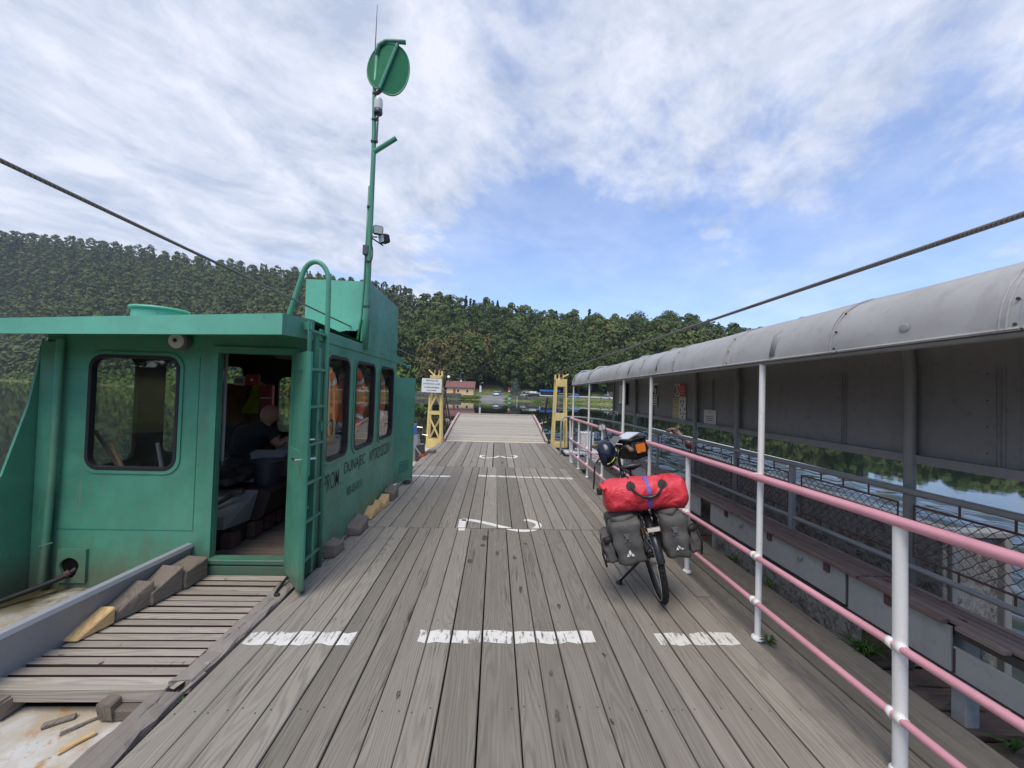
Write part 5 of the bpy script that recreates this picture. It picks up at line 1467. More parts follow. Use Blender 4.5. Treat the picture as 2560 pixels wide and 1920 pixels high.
# ladder on the side by the corner
LXL = -1.545
lad = MB().bar((LXL, 3.245, .02), (LXL, 3.215, 2.15), .045, .012, (1, 0, 0)).build('ladder', 'green_paint', cab)
MB().tube([(LXL, 3.555, -.05), (LXL, 3.545, 1.2), (LXL, 3.535, 2.30), (LXL, 3.53, 2.52)] + [tuple(p) for p in arc_pts((LXL - .12, 3.525, 2.56), .12, 0, 165, 12, (1, 0, 0), (0, 0, 1.5))] + [(LXL - .33, 3.50, 2.22), (LXL - .345, 3.50, 2.14)], .022, 12).build('hoop_rail', 'green_paint', lad, True)
for k in range(7):
    z = .17 + .318 * k
    MB().bar((LXL - .002, 3.24 - .003 * k, z), (LXL - .002, 3.55, z + .0), .022, .022).build('rung', 'green_paint', lad)
for y, z in ((3.20, 2.11), (3.53, 2.06)): MB().bar((-1.62, y + .01, z), (LXL + .02, y + .01, z), .012, .06).build('bracket', 'green_paint', lad)
MB().box(-1.60, -1.55, 3.415, 3.46, .0, 1.95, .004).build('corner_post', 'green_paint', lad)
MB().tube([(-1.565, 3.50, 1.30), (-1.54, 3.48, 1.30), (-1.54, 3.48, 1.22)], .012, 8).build('cleat', 'green_paint', lad)
MB().tube([(-1.50, 2.98, 1.05), (-1.505, 3.10, .85), (-1.515, 3.20, .62)], .003, 6).build('cord', 'rope', lad)
for z in (.62, 1.05): MB().lathe([(.012, -.015), (.016, 0), (.012, .015)], 8, Matrix.Translation((LXL + .015, 3.24, z)) @ Matrix.Rotation(PI / 2, 4, 'Y')).build('eye_bolt', 'green_paint', lad)

# lettering on the side wall
def side_text(tx, y0, y1, z, h):
    M = Matrix(((0, 0, 1, CX1 + .0025), (1, 0, 0, y0), (0, 1, 0, z), (0, 0, 0, 1)))
    text_obj('lettering', tx, y1 - y0, h, M, 'ink_green', cab, .004)
side_text('PROM', 3.665, 4.01, .615, .17)
side_text('DUNAJEC', 4.15, 4.79, .655, .165)
side_text('WYTRZYSZCZKA', 4.94, 5.87, .665, .155)
side_text('KR-03-0111', 4.25, 4.70, .435, .10)
MB().box(CX1 + .0005, CX1 + .0025, 4.05, 4.065, .62, .635).build('lettering', 'ink_green', cab)
for y, z in ((4.27, 1.45), (4.27, 1.02), (5.15, 1.35), (5.16, 1.02), (4.0, .35)):
    MB().lathe([(.008, 0), (.006, .006)], 8, Matrix.Translation((CX1, y, z)) @ Matrix.Rotation(PI / 2, 4, 'Y')).build('rivet', 'green_paint', cab)
MB().tube([(-1.58, 5.12, .92), (-1.55, 5.12, .92), (-1.55, 5.12, .86)], .01, 8).build('cleat', 'green_paint', cab)

# floor slats inside
for i, y in enumerate(np.arange(3.50, 6.02, .072)):
    MB().box(-2.62 if y < 5.0 else -3.7, -1.66, y, y + .055, -.04, .015 + random.uniform(-.003, .003), .003).build('floor_slat', 'cabin_floor_wood', cab)
MB().box(-3.74, -1.65, 3.49, 6.04, -.12, -.05).build('floor', 'black_void', cab)

# ------------------------------------------------------------------ things inside the cabin
def lifering(label, y, z, x):
    t = thing('life_ring', label, 'life ring', (x, y, z), 'life rings behind the side windows')
    Rr, rt = .285, .062
    n = 48; segs = {'o': [], 'w': []}
    def P(a): return (x, y + Rr * math.cos(a), z + Rr * 1.18 * math.sin(a))
    MB().tube([P(2 * PI * i / n) for i in range(n)], rt, 14, True).build('ring', 'ring_orange', t, True)
    for k in range(4):
        a0 = PI / 4 + k * PI / 2
        MB().tube([P(a0 - .10 + .2 * i / 5) for i in range(6)], rt + .003, 14, False, False).build('band', 'ring_white', t, True)
    pts = []
    for k in range(4):
        a0 = PI / 4 + k * PI / 2
        for i in range(5):
            a = a0 + (PI / 2) * i / 5; e = 1.23 - .06 * math.sin(PI * i / 5)
            pts.append((x + .03, y + Rr * e * math.cos(a), z + Rr * 1.18 * e * math.sin(a)))
    MB().tube(pts, .006, 6, True).build('grab_line', 'rope', t, True)
lifering('orange and white life ring in the nearest cabin side window', 3.80, 1.44, -1.705)
lifering('orange and white life ring in the middle cabin side window', 4.62, 1.47, -1.705)
lifering('orange and white life ring in the farthest cabin side window', 5.50, 1.47, -1.705)
rp = thing('rope_hank', 'dark rope hank hanging before the nearest life ring', 'rope', (-1.71, 3.86, 1.1))
for k in range(5): MB().tube([(-1.632 - .002 * k, 3.88 + .085 * math.cos(t) + .008 * k, 1.20 + .085 * math.sin(t)) for t in np.linspace(0, 2 * PI, 16)[:-1]], .009, 6, True).build('loop', 'cable_black', rp)
for k in range(4): MB().tube([(-1.632, 3.80 + .012 * k, 1.68), (-1.632, 3.80 + .012 * k, 1.2)], .006, 6).build('cord', 'rope', rp)

eng = thing('engine_cover', 'long angular beige engine cover inside the cabin doorway', 'engine cover', (-2.65, 4.4, 0))
def prism_y(poly, y0, y1): return MB().plate(poly, [], lambda a, b, c: (a, y0 + c, b), y1 - y0)
prism_y([(-3.05, .22), (-2.42, .22), (-2.36, .28), (-2.30, .50), (-2.36, .532), (-3.05, .532)], 4.10, 5.1).build('hood', 'dark_inside', eng)
MB().add([(-2.98, 3.80, .22), (-2.56, 3.80, .22), (-2.56, 3.80, .34), (-2.98, 3.80, .34), (-3.05, 4.095, .22), (-2.50, 4.095, .22), (-2.42, 4.095, .525), (-3.05, 4.095, .53)], [(0, 1, 2, 3), (3, 2, 6, 7), (1, 5, 6, 2), (0, 4, 5, 1), (0, 3, 7, 4)]).build('nose', 'concrete_cap', eng)
MB().box(-3.0, -2.52, 3.90, 5.1, .02, .215, .01).build('block', 'dark_inside', eng)
MB().box(-2.62, -2.50, 3.84, 3.98, .02, .16, .01).build('mount', 'rust', eng)
for k in range(4): MB().box(-2.50, -2.42, 4.05 + .22 * k, 4.2 + .22 * k, .06, .20, .01).build('manifold', 'rust', eng)
fld = thing('folded_board', 'pale folded board leaning inside the cabin', 'board', (-2.65, 4.5, .6))
MB().add([(-2.92, 4.25, .60), (-2.50, 4.25, .60), (-2.40, 4.6, .86), (-2.82, 4.6, .86), (-2.92, 4.25, .57), (-2.50, 4.25, .57), (-2.40, 4.6, .83), (-2.82, 4.6, .83)], [(0, 1, 2, 3), (4, 5, 6, 7), (0, 1, 5, 4), (1, 2, 6, 5)]).build('leaf', 'concrete_cap', fld)
MB().box(-2.90, -2.5, 4.3, 4.34, .5, .6).build('support', 'dark_inside', fld)
bk = thing('bucket', 'dark plastic mixing bucket on the engine cover', 'bucket', (-2.47, 4.32, .535))
MB().lathe([(.105, .0), (.148, .235), (.160, .24), (.160, .25), (.142, .25), (.10, .02)], 28, Matrix.Translation((-2.47, 4.32, .535)) @ Matrix.Scale(1.06, 4)).build('body', 'bucket_black', bk, 40)
MB().tube([tuple(Vector((-2.47, 4.32, .79)) + Vector((.158 * math.cos(t), .158 * math.sin(t), -.06 * math.sin(t) ** 2))) for t in np.linspace(0, PI, 12)], .004, 6).build('handle', 'steel_dark', bk)
hm = thing('mallet', 'dark mallet lying on the engine cover nose', 'mallet', (-2.6, 3.9, .48))
MB().tube([(-2.74, 3.82, .40), (-2.55, 3.93, .535)], .022, 8).build('handle', 'bucket_black', hm)
MB().bar((-2.57, 3.90, .55), (-2.47, 3.94, .56), .06, .05, ch=.008).build('head', 'steel_dark', hm)
ck = thing('console', 'grey control console beneath the back window inside the cabin', 'console', (-2.5, 4.9, 0))
MB().box(-2.62, -2.02, 4.72, 5.3, .02, .93, .01).build('cabinet', 'concrete_cap', ck)
MB().box(-2.64, -2.0, 4.70, 5.32, .932, .955, .005).build('top', 'concrete_cap', ck)
MB().lathe([(.09, 0), (.10, .03), (.095, .10), (.06, .11)], 20, Matrix.Translation((-2.32, 4.86, .955))).build('compass', 'steel_dark', ck, 40)
MB().tube([(-2.42, 4.95, .95), (-2.43, 4.95, 1.12)], .015, 8).build('lever', 'rubber', ck)
def small(name, label, cat, x, y, z, w, h, d, mat, extra=None):
    t = thing(name, label, cat, (x, y, z))
    MB().box(x - w / 2, x + w / 2, y - d, y, z - h / 2, z + h / 2, min(.008, d * .3)).build('case', mat, t)
    if extra: MB().box(x - w * extra[0] / 2, x + w * extra[0] / 2, y - d - .004, y - d - .001, z - h * extra[1] / 2, z + h * extra[1] / 2).build('mark', extra[2], t)
small('notice_paper', 'white paper pinned inside the cabin behind the doorway', 'paper', -3.64, 5.60, 1.66, .16, .13, .004, 'paper', (.7, .5, 'concrete_cap'))
small('first_aid_box', 'dark red first aid box high on the cabin back wall', 'box', -3.52, 5.75, 1.68, .17, .16, .07, 'sign_red', (.2, .2, 'ring_white'))
small('red_case', 'dark red case with a white edge hanging beside the back window', 'case', -3.40, 5.90, 1.42, .18, .36, .08, 'sign_red', (.85, .06, 'ring_white'))
vs = thing('safety_vest', 'yellow-green safety vest hanging in the cabin', 'vest', (-3.55, 5.85, 1.4))
mb = MB()
for i in range(9):
    z = 1.60 - .052 * i
    for j in range(7):
        u = j / 6; wv = .045 + .012 * i
        mb.v.append((-3.56 + (u - .5) * 2 * wv - .01 * i, 5.86 + .02 * math.sin(j * 2.2 + i * .5), z))
for i in range(8):
    for j in range(6): mb.f.append((i * 7 + j, i * 7 + j + 1, (i + 1) * 7 + j + 1, (i + 1) * 7 + j))
mb.build('cloth', 'vest', vs, True)
MB().tube([(-3.56, 5.86, 1.60), (-3.50, 5.87, 1.64), (-3.44, 5.86, 1.60)], .02, 6).build('shoulder', 'vest', vs)
cl = thing('ceiling_lamp', 'pale oblong lamp under the cabin ceiling', 'lamp', (-2.55, 5.0, 2.03))
MB().box(-2.78, -2.46, 4.9, 5.05, 1.95, 2.025, .02).build('diffuser', 'plastic_grey', cl)
MB().box(-2.80, -2.44, 4.88, 5.07, 2.012, 2.029).build('base', 'dark_inside', cl)
pl = thing('upright_pole', 'pale upright pole just inside the left door jamb', 'pole', (-2.45, 3.62, 0))
MB().tube([(-2.475, 3.62, .9), (-2.475, 3.62, 1.93)], .014, 10).build('shaft', 'grey_panel', pl)
MB().lathe([(.02, 0), (.02, .04)], 10, Matrix.Translation((-2.475, 3.62, .87))).build('ferrule', 'steel_dark', pl)
tr_ = thing('tarpaulin_heap', 'crumpled dark sheeting heaped inside the doorway', 'sheeting', (-2.75, 4.1, .7))
bm = bmesh.new(); bmesh.ops.create_icosphere(bm, subdivisions=3, radius=.2)
for v in bm.verts:
    f_ = 1 + .22 * math.sin(v.co.x * 33 + 1) * math.cos(v.co.y * 27) + .12 * math.sin(v.co.z * 51)
    v.co = Vector((-2.78, 4.12, .72)) + Vector((v.co.x * 1.2, v.co.y * 1.3, v.co.z * .85)) * f_
me = bpy.data.meshes.new('sheet'); bm.to_mesh(me); bm.free(); me.materials.append(MATS['bag_black']); link('sheet', me, tr_)
MB().box(-2.86, -2.66, 3.95, 4.1, .78, .82, .01).build('foil_pack', 'chrome', tr_)
for k, (xa, xb, zt, mat, lb) in enumerate(((-3.44, -3.30, 1.06, 'handle_wood', 'pale new broom handle leaning inside the front window'), (-3.57, -3.38, 1.15, 'grip_brown', 'brown broom handle at the left inside the front window'), (-3.03, -2.97, 1.05, 'concrete_cap', 'grey broom handle at the right inside the front window'))):
    t = thing('broom_handle', lb, 'broom', (xb, 3.62, .3), 'brooms behind the front window')
    MB().tube([(xa, 3.60, zt), (xb + (xb - xa) * 1.6, 3.60, zt - .72)], .015, 10).build('shaft', mat, t)
    MB().lathe([(.016, 0), (.015, .012), (.004, .018)], 10, Matrix.Translation((xa, 3.60, zt))).build('tip', mat, t)

# ------------------------------------------------------------------ skipper bending over the console, seen from behind
def person(label, V, E_, Rd, sh, arms, pant, head_c, loc, shirt='shirt_black', sk='skin_tan'):
    pass
px, py = -2.78, 4.62
sk_v = [(-3.00, 4.55, .50), (-2.97, 4.62, .72), (-2.90, 4.66, .92), (-2.80, 4.68, 1.07), (-2.725, 4.70, 1.15), (-2.70, 4.71, 1.21),
        (-2.96, 4.70, 1.06), (-2.99, 4.90, .90), (-2.84, 5.02, .92), (-2.74, 5.05, .97),
        (-2.63, 4.63, 1.06), (-2.555, 4.66, .90), (-2.50, 4.76, .975), (-2.46, 4.80, .985),
        (-3.08, 4.62, .46), (-3.02, 4.98, .47), (-3.02, 5.0, .05), (-3.02, 5.14, .03), (-2.90, 4.60, .46), (-2.84, 4.98, .47), (-2.84, 5.0, .05), (-2.84, 5.14, .03)]
sk_e = [(0, 1), (1, 2), (2, 3), (3, 4), (4, 5), (3, 6), (6, 7), (7, 8), (8, 9), (3, 10), (10, 11), (11, 12), (12, 13), (0, 14), (14, 15), (15, 16), (16, 17), (0, 18), (18, 19), (19, 20), (20, 21)]
sk_r = [.14, .13, .145, .10, .058, .062, .065, .045, .036, .03, .065, .047, .036, .03, .085, .07, .045, .035, .085, .07, .045, .035]
pe = thing('person', 'bald person in a black T-shirt bending over the console in the cabin', 'person', (-3.0, 4.6, 0))
me = skin_mesh('body', sk_v, sk_e, sk_r, 0, 2); me.materials.append(MATS['skin_tan']); body = link('body', me, pe)
# head joined as a shaped mesh into the body
bm = bmesh.new(); bmesh.ops.create_uvsphere(bm, u_segments=28, v_segments=18, radius=1.0)
HM = Matrix.Translation((-2.70, 4.72, 1.265)) @ Matrix.Rotation(R(-30), 4, 'Z') @ Matrix.Rotation(R(-25), 4, 'X')
for v in bm.verts:
    x, y, z = v.co
    s = Vector((.080 * x * (1 - .12 * max(0, -z)), .100 * y, .118 * z))
    if y > .3 and z < 0: s.y += .012 * (-z)                      # jaw
    if y > .8 and abs(x) < .25 and -.35 < z < .1: s.y += .022 * (1 - abs(x) / .25)   # nose
    if y > .6 and abs(abs(x) - .42) < .18 and 0 < z < .3: s.y -= .008                # eye sockets
    if y > .7 and abs(x) < .4 and -.55 < z < -.42: s.y -= .006                       # mouth
    v.co = HM @ s
for sx in (-1, 1):
    r_ = bmesh.ops.create_uvsphere(bm, u_segments=10, v_segments=8, radius=1.0)
    for v in r_['verts']: v.co = HM @ Vector((sx * .083 + v.co.x * .012, -.005 + v.co.y * .024, -.01 + v.co.z * .034))
bm2 = bmesh.new(); bm2.from_mesh(body.data)
tmp = bpy.data.meshes.new('h'); bm.to_mesh(tmp); bm2.from_mesh(tmp); bm2.to_mesh(body.data); bm.free(); bm2.free(); body.data.shade_smooth()
sh_v = sk_v[:5] + [sk_v[6], tuple((Vector(sk_v[6]) + Vector(sk_v[7])) / 2), sk_v[10], tuple((Vector(sk_v[10]) * .35 + Vector(sk_v[11]) * .65))]
sh_e = [(0, 1), (1, 2), (2, 3), (3, 4), (3, 5), (5, 6), (3, 7), (7, 8)]
me = skin_mesh('shirt', sh_v, sh_e, [.155, .15, .165, .125, .066, .09, .075, .09, .070], 0, 2); me.materials.append(MATS['shirt_black']); link('shirt', me, pe)
tr_v = [sk_v[0]] + sk_v[14:17] + sk_v[18:21]
me = skin_mesh('trousers', tr_v, [(0, 1), (1, 2), (2, 3), (0, 4), (4, 5), (5, 6)], [.15, .10, .085, .06, .10, .085, .06], 0, 1); me.materials.append(MATS['trousers']); link('trousers', me, pe)
stl = thing('stool', 'low seat under the person in the cabin', 'stool', (-3.0, 4.55, 0))
MB().box(-3.16, -2.84, 4.40, 4.70, .30, .36, .01).build('seat', 'dark_inside', stl)
for a in (-3.12, -2.88):
    for b in (4.44, 4.66): MB().box(a - .015, a + .015, b - .015, b + .015, .016, .30).build('leg', 'steel_dark', stl)
chs = thing('swivel_chair', 'black seat back at the left inside the doorway', 'chair', (-3.35, 4.75, 0))
MB().box(-3.46, -3.16, 4.95, 5.02, .75, 1.12, .03).build('backrest', 'bag_black', chs)
MB().box(-3.48, -3.14, 4.70, 5.0, .48, .56, .02).build('seat', 'bag_black', chs)
MB().tube([(-3.31, 4.85, .02), (-3.31, 4.85, .48)], .03, 8).build('column', 'steel_dark', chs)

# hose on the walkway, hawser through the hull hole
hs = thing('hose', 'thin dark hose bent over the walkway edge below the open door', 'hose', (-1.63, 3.2, 0))
MB().tube(smooth_line([(-1.66, 3.36, .04), (-1.655, 3.25, .055), (-1.65, 3.12, .035), (-1.635, 3.03, .022), (-1.60, 3.02, .03)]), .011, 8).build('tube', 'cable_black', hs, True)
MB().tube([(-1.662, 3.30, .055), (-1.66, 3.27, .06)], .0135, 8).build('clip', 'chrome', hs)
hw = thing('hawser', 'dark hawser running out of the hole in the cabin foot', 'cable', (-3.6, 3.2, -.1))
MB().tube(smooth_line([(-3.50, 3.44, .02), (-3.55, 3.36, -.03), (-3.68, 3.15, -.075), (-3.86, 2.82, -.115), (-4.2, 2.2, -.12)]), .020, 10).build('strand', 'cable_black', hw, True)
MB().tube([(-3.52, 3.40, .0), (-3.54, 3.38, -.015)], .026, 10).build('wrap', 'rust', hw)

# ------------------------------------------------------------------ MAST
ms = thing('signal_mast', 'tall green pipe mast with folded disc, lamps and whip aerial above the cabin', 'mast', (-1.56, 4.58, 2.1))
MB().tube([(-1.57, 4.58, 2.06), (-1.55, 4.575, 2.5), (-1.545, 4.57, 3.4), (-1.535, 4.56, 4.42), (-1.55, 4.55, 5.12), (-1.535, 4.55, 5.6)], [.034, .032, .030, .027, .022, .02], 12).build('pole', 'green_paint', ms, True)
MB().tube([(-1.66, 4.60, 2.16), (-1.615, 4.59, 2.45), (-1.595, 4.585, 2.9), (-1.585, 4.575, 3.35), (-1.575, 4.575, 4.0)], .013, 8).build('cable_conduit', 'green_paint', ms, True)
MB().box(-1.625, -1.515, 4.60, 4.64, 2.07, 2.42, .006).build('foot_bracket', 'green_paint', ms)
for z in (2.57, 3.1, 3.75): MB().lathe([(.038, -.012), (.04, 0), (.038, .012)], 12, Matrix.Translation((-1.555, 4.573, z))).build('clamp', 'steel_dark', ms)
MB().tube([(-1.535, 4.55, 5.55), (-1.52, 4.55, 5.68), (-1.44, 4.55, 5.735), (-1.32, 4.55, 5.74), (-1.205, 4.55, 5.735)], .024, 10).build('gooseneck', 'green_paint', ms, True)
# folded disc: two half-ellipses meeting at a ridge
fa, fb = Vector((-1.285, 4.52, 5.665)), Vector((-1.47, 4.50, 5.105))
ax_ = (fb - fa); La = ax_.length; ad = ax_.normalized()
for sgn, nm, wv_, dy, mid in ((-1, 'disc_half', .285, .10, .42), (1, 'disc_half', .235, .10, .62)):
    side = Vector((ad.z, 0, -ad.x)); side = side if side.x * sgn > 0 else -side
    ou = (side * 1.0 + Vector((0, dy * 2.2, 0))).normalized()
    mb = MB(); n = 20
    outer = [fa.lerp(fb, .5) + ad * (-La / 2 * math.cos(PI * i / n)) * 1.0 + ou * wv_ * math.sin(PI * i / n) ** .75 + ad * (.06 * sgn * math.sin(PI * i / n)) for i in range(n + 1)]
    inner = [fa.lerp(fb, i / n) for i in range(n + 1)]
    off = Vector((0, .008, 0))
    for p, q in zip(outer, inner): mb.v += [tuple(p), tuple(q), tuple(p + off), tuple(q + off)]
    for i in range(n):
        a = 4 * i
        mb.f += [(a, a + 1, a + 5, a + 4), (a + 2, a + 6, a + 7, a + 3), (a, a + 4, a + 6, a + 2)]
    dd = mb.build(nm, 'green_paint_dish', ms)
    MB().tube(outer, .009, 6).build('rim', 'green_paint', dd)
MB().tube([fa + Vector((0, -.02, 0)), fb + Vector((0, -.02, 0))], .018, 8).build('disc_ridge', 'green_paint', ms)
MB().tube([(-1.285, 4.54, 5.73), (-1.285, 4.53, 5.665)], .010, 6).build('hanger', 'rust', ms)
MB().tube([(-1.56, 4.55, 5.09), (-1.50, 4.52, 5.085), (-1.46, 4.50, 5.10)], .022, 8).build('disc_joint', 'rust', ms)
MB().tube([(-1.56, 4.56, 5.0), (-1.562, 4.56, 5.7), (-1.556, 4.56, 6.18)], [.008, .006, .0025], 6).build('whip_aerial', 'steel_dark', ms)
MB().lathe([(.03, 0), (.048, .01), (.050, .10), (.044, .135), (.02, .15)], 16, Matrix.Translation((-1.49, 4.53, 4.88))).build('mast_lamp', 'lamp_glass', ms, 40)
MB().lathe([(.045, 0), (.052, .02), (.045, .045)], 16, Matrix.Translation((-1.49, 4.53, 4.84))).build('lamp_base', 'steel_dark', ms, 40)
MB().tube([(-1.49, 4.53, 4.85), (-1.50, 4.54, 4.50)], .012, 8).build('lamp_rod', 'plastic_grey', ms)
for z in (4.52, 4.78): MB().tube([(-1.56, 4.55, z), (-1.49, 4.53, z)], .022, 8).build('lamp_bracket', 'steel_dark', ms)
MB().tube([(-1.535, 4.56, 4.40), (-1.44, 4.55, 4.46), (-1.268, 4.53, 4.565)], .028, 10).build('arm', 'green_paint', ms)
for k, (lx, lz, rz, mt) in enumerate(((-1.43, 3.45, 20, 'plastic_grey'), (-1.375, 3.375, -40, 'rubber'))):
    M = Matrix.Translation((lx, 4.50 + .06 * k, lz)) @ Matrix.Rotation(R(rz), 4, 'Z') @ Matrix.Rotation(R(12), 4, 'X')
    f_ = MB().box(-.055, .055, -.04, .05, -.05, .05, .015, M).build('floodlight', 'rubber', ms)
    MB().box(-.046, .046, -.046, -.041, -.04, .04, 0, M).build('lens', 'lamp_glass', f_)
    MB().tube([(-1.55, 4.57, 3.40), (lx - .02, 4.53 + .06 * k, lz - .07)], .009, 6).build('lamp_arm', 'steel_dark', ms)
MB().box(-1.615, -1.545, 4.53, 4.60, 3.17, 3.29, .01).build('junction_box', 'steel_dark', ms)
MB().tube(smooth_line([(-1.58, 4.53, 3.18), (-1.55, 4.52, 3.08), (-1.50, 4.52, 3.10), (-1.49, 4.52, 3.22), (-1.52, 4.53, 3.33)]), .006, 6).build('wire_loop', 'cable_black', ms)

# ================================================================== PINK AND WHITE RAILING
rl = thing('deck_railing', 'white-posted railing with three faded pink rails along the right deck edge', 'railing', (1.80, 4.5, 0))
RX = 1.80
def topz(y): return 1.098 - 0.0088 * (y - 1.2)
def ctopz(y): return 1.915 - 0.0085 * (y - 1.2)
tall = [2.58, 4.48, 5.46, 7.5, 9.05]; short = [0.70, 1.655, 3.55, 6.45, 8.3]
for y in tall:
    MB().tube([(RX + .025, y, -.01), (RX + .03, y, ctopz(y) + .02)], .0195, 12).build('post', 'white_rail', rl, 40)
for y in short:
    MB().tube([(RX + .025, y, -.01), (RX + .015, y, topz(y) - .01)], .0265 if y < 3 else .0225, 12).build('post', 'white_rail', rl, 40)
MB().tube([(RX + .025, 9.22, -.01), (RX + .01, 9.22, .55), (RX, 9.22, topz(9.2) - .03)], .0195, 12).build('post', 'white_rail', rl, 40)
MB().tube([(RX, y, topz(y)) for y in np.linspace(-.3, 9.16, 24)] + [(RX, 9.21, topz(9.2) - .012), (RX, 9.225, topz(9.2) - .04)], .0245, 14).build('top_rail', 'pink_rail', rl, True)
MB().tube([(RX, y, .548 - .003 * (y - 1.6)) for y in np.linspace(-.3, 9.22, 20)], .0185, 12).build('middle_rail', 'pink_rail', rl, True)
MB().tube([(RX, y, .243 - .003 * (y - 1.6)) for y in np.linspace(-.3, 9.22, 20)], .0185, 12).build('lower_rail', 'pink_rail', rl, True)
rnd = random.Random(3)
for y in tall + short:
    for z in ((.548, .243) if y not in tall else (.548, .243, topz(y))):
        for s in (-1, 1):
            mb = MB().tube([(RX + .004, y + s * .008, z), (RX + .004, y + s * (.036 + rnd.uniform(0, .008)), z - .001)], [.028, .0205], 12)
            mb.build('weld_collar', 'white_rail', rl, True)
    MB().lathe([(.040, -.012), (.036, .002), (.024, .010)], 14, Matrix.Translation((RX + .025, y, .004))).build('foot_plate', 'white_rail', rl, 40)

# ================================================================== PASSENGER SHELTER
BXP = 2.75
sh = thing('passenger_shelter', 'long grey metal shelter canopy with curved roof and dark back wall', 'shelter', (2.3, 4.5, -0.1))
prof = [(1.795, 1.885), (1.800, 1.93), (1.812, 1.985), (1.838, 2.045), (1.885, 2.105), (1.95, 2.15), (2.03, 2.178), (2.2, 2.20), (2.4, 2.20), (2.55, 2.185), (2.66, 2.14), (2.74, 2.06), (2.79, 1.95), (2.80, 1.80), (2.80, 1.25)]
def lop(y): return -0.0085 * (y - 2.0)
ycuts = [0.25, 1.25, 1.97, 2.93, 3.86, 4.80, 5.74, 6.66, 7.55, 8.32, 9.12]
for i, (ya, yb) in enumerate(zip(ycuts[:-1], ycuts[1:])):
    mb = MB(); far = yb > 9.0
    pf = prof if not far else prof
    up = .002 * (i % 2); rows = 5
    for k in range(rows + 1):
        y = ya - .03 + (yb - ya + .03) * k / rows
        y = min(y, 8.94) if False else y
        for j, (x, z) in enumerate(pf):
            dent = .006 * math.sin(y * 5.1 + j) * math.sin(y * 1.7 + i) if 0 < j < 8 else 0
            nx, nz = (-1, 0) if j < 3 else ((-.5, .8) if j < 6 else ((0, 1) if j < 9 else (1, .2)))
            mb.v.append((x + (up + dent) * nx, y, z + lop(y) * (1 if j < 13 else 0) + (up + dent) * nz))
    K = len(pf)
    for k in range(rows):
        for j in range(K - 1):
            if far and j >= 7 and k > 3: continue
            mb.f.append((k * K + j, (k + 1) * K + j, (k + 1) * K + j + 1, k * K + j + 1))
    o = mb.build('canopy_panel', 'canopy_out', sh, 50, fix=False)
    # inner skin of the same sheet
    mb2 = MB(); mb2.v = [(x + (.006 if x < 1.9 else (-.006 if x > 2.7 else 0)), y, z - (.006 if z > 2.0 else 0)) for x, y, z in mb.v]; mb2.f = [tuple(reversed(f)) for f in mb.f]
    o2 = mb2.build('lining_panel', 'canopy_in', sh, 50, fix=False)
    # drip edge and ribs
    MB().tube([(1.797, ya, 1.884 + lop(ya)), (1.797, yb - .01, 1.884 + lop(yb))], .008, 6).build('drip_edge', 'canopy_out', o)
    for dy in (.035, .055):
        pts = [(x + (-.002 if j < 5 else 0), ya + dy, z + lop(ya) + (.003 if j > 3 else 0)) for j, (x, z) in enumerate(prof[:9])]
        MB().tube(pts, .0042, 5).build('rib', 'canopy_out', o)
    for (x, z) in ((1.795, 1.90), (1.806, 1.99), (1.86, 2.09)):
        MB().lathe([(.006, -.003), (.005, .003)], 8, Matrix.Translation((x, ya + .012, z + lop(ya))) @ Matrix.Rotation(PI / 2, 4, 'Y')).build('rivet', 'steel_dark', o)
    for dy in (.03, .05, .07):
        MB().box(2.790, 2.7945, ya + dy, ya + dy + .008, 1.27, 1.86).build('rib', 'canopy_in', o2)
    for z in (1.35, 1.5, 1.65, 1.8):
        MB().lathe([(.0045, 0), (.003, .004)], 8, Matrix.Translation((2.793, ya + .11, z)) @ Matrix.Rotation(-PI / 2, 4, 'Y')).build('rivet', 'steel_dark', o2)
MB().lathe([(.022, 0), (.019, .002), (.010, .003)], 20, Matrix.Translation((1.797, 1.63, 1.955)) @ Matrix.Rotation(-PI / 2, 4, 'Y')).build('round_cap', 'canopy_out', sh, 40)
MB().bar((2.775, .2, 1.262), (2.775, 8.95, 1.238), .05, .055).build('bottom_rail', 'canopy_in', sh)
gposts = [0.9, 2.45, 4.28, 5.20, 7.5, 8.9]
for y in gposts:
    MB().tube([(BXP, y, -.1), (BXP, y, 1.80), (2.735, y, 1.98), (2.68, y, 2.09), (2.56, y, 2.15), (2.3, y, 2.165), (2.0, y, 2.14), (1.84, y, 2.02), (1.815, y, 1.90)], .030 if y != 2.45 else .032, 12).build('frame_hoop', 'grey_rail', sh, True)
MB().tube([(1.825, .2, 1.888), (1.825, 9.08, 1.815)], .018, 8).build('eave_rail', 'grey_rail', sh)

# grey rail with wire mesh, curving round at the far end
fr = thing('mesh_railing', 'grey tubular railing with rusty chain-link panels behind the bench', 'railing', (BXP, 4.5, -0.1))
def gz(y): return 1.052 - 0.006 * (y - 1.9)
RXg = BXP - .045
arc = smooth_line([(RXg, 7.9, gz(7.9)), (2.68, 8.6, 1.005), (2.52, 9.5, 1.0), (2.22, 10.15, .995), (1.95, 10.32, .985), (1.83, 10.30, .95), (1.755, 10.22, .86), (1.74, 10.15, .60), (1.735, 10.13, -.02)], 6)
MB().tube([(RXg, y, gz(y)) for y in np.linspace(-.2, 7.85, 24)] + arc, .0225, 12).build('top_rail', 'grey_rail', fr, True)
MB().tube([(RXg, y, .572 - .009 * (y - 1.9) * .5) for y in np.linspace(-.2, 9.0, 12)], .018, 10).build('lower_rail', 'grey_rail', fr, True)
MB().tube([(1.735, 10.1, .14), (2.3, 10.0, .13), (2.6, 9.4, .13)], .016, 8).build('end_lower_rail', 'grey_rail', fr)
for y in (1.35, 3.40, 6.30, 8.2): MB().box(RXg - .018, RXg + .018, y - .024, y + .024, -.1, gz(y) - .02, .003).build('post', 'grey_rail', fr)
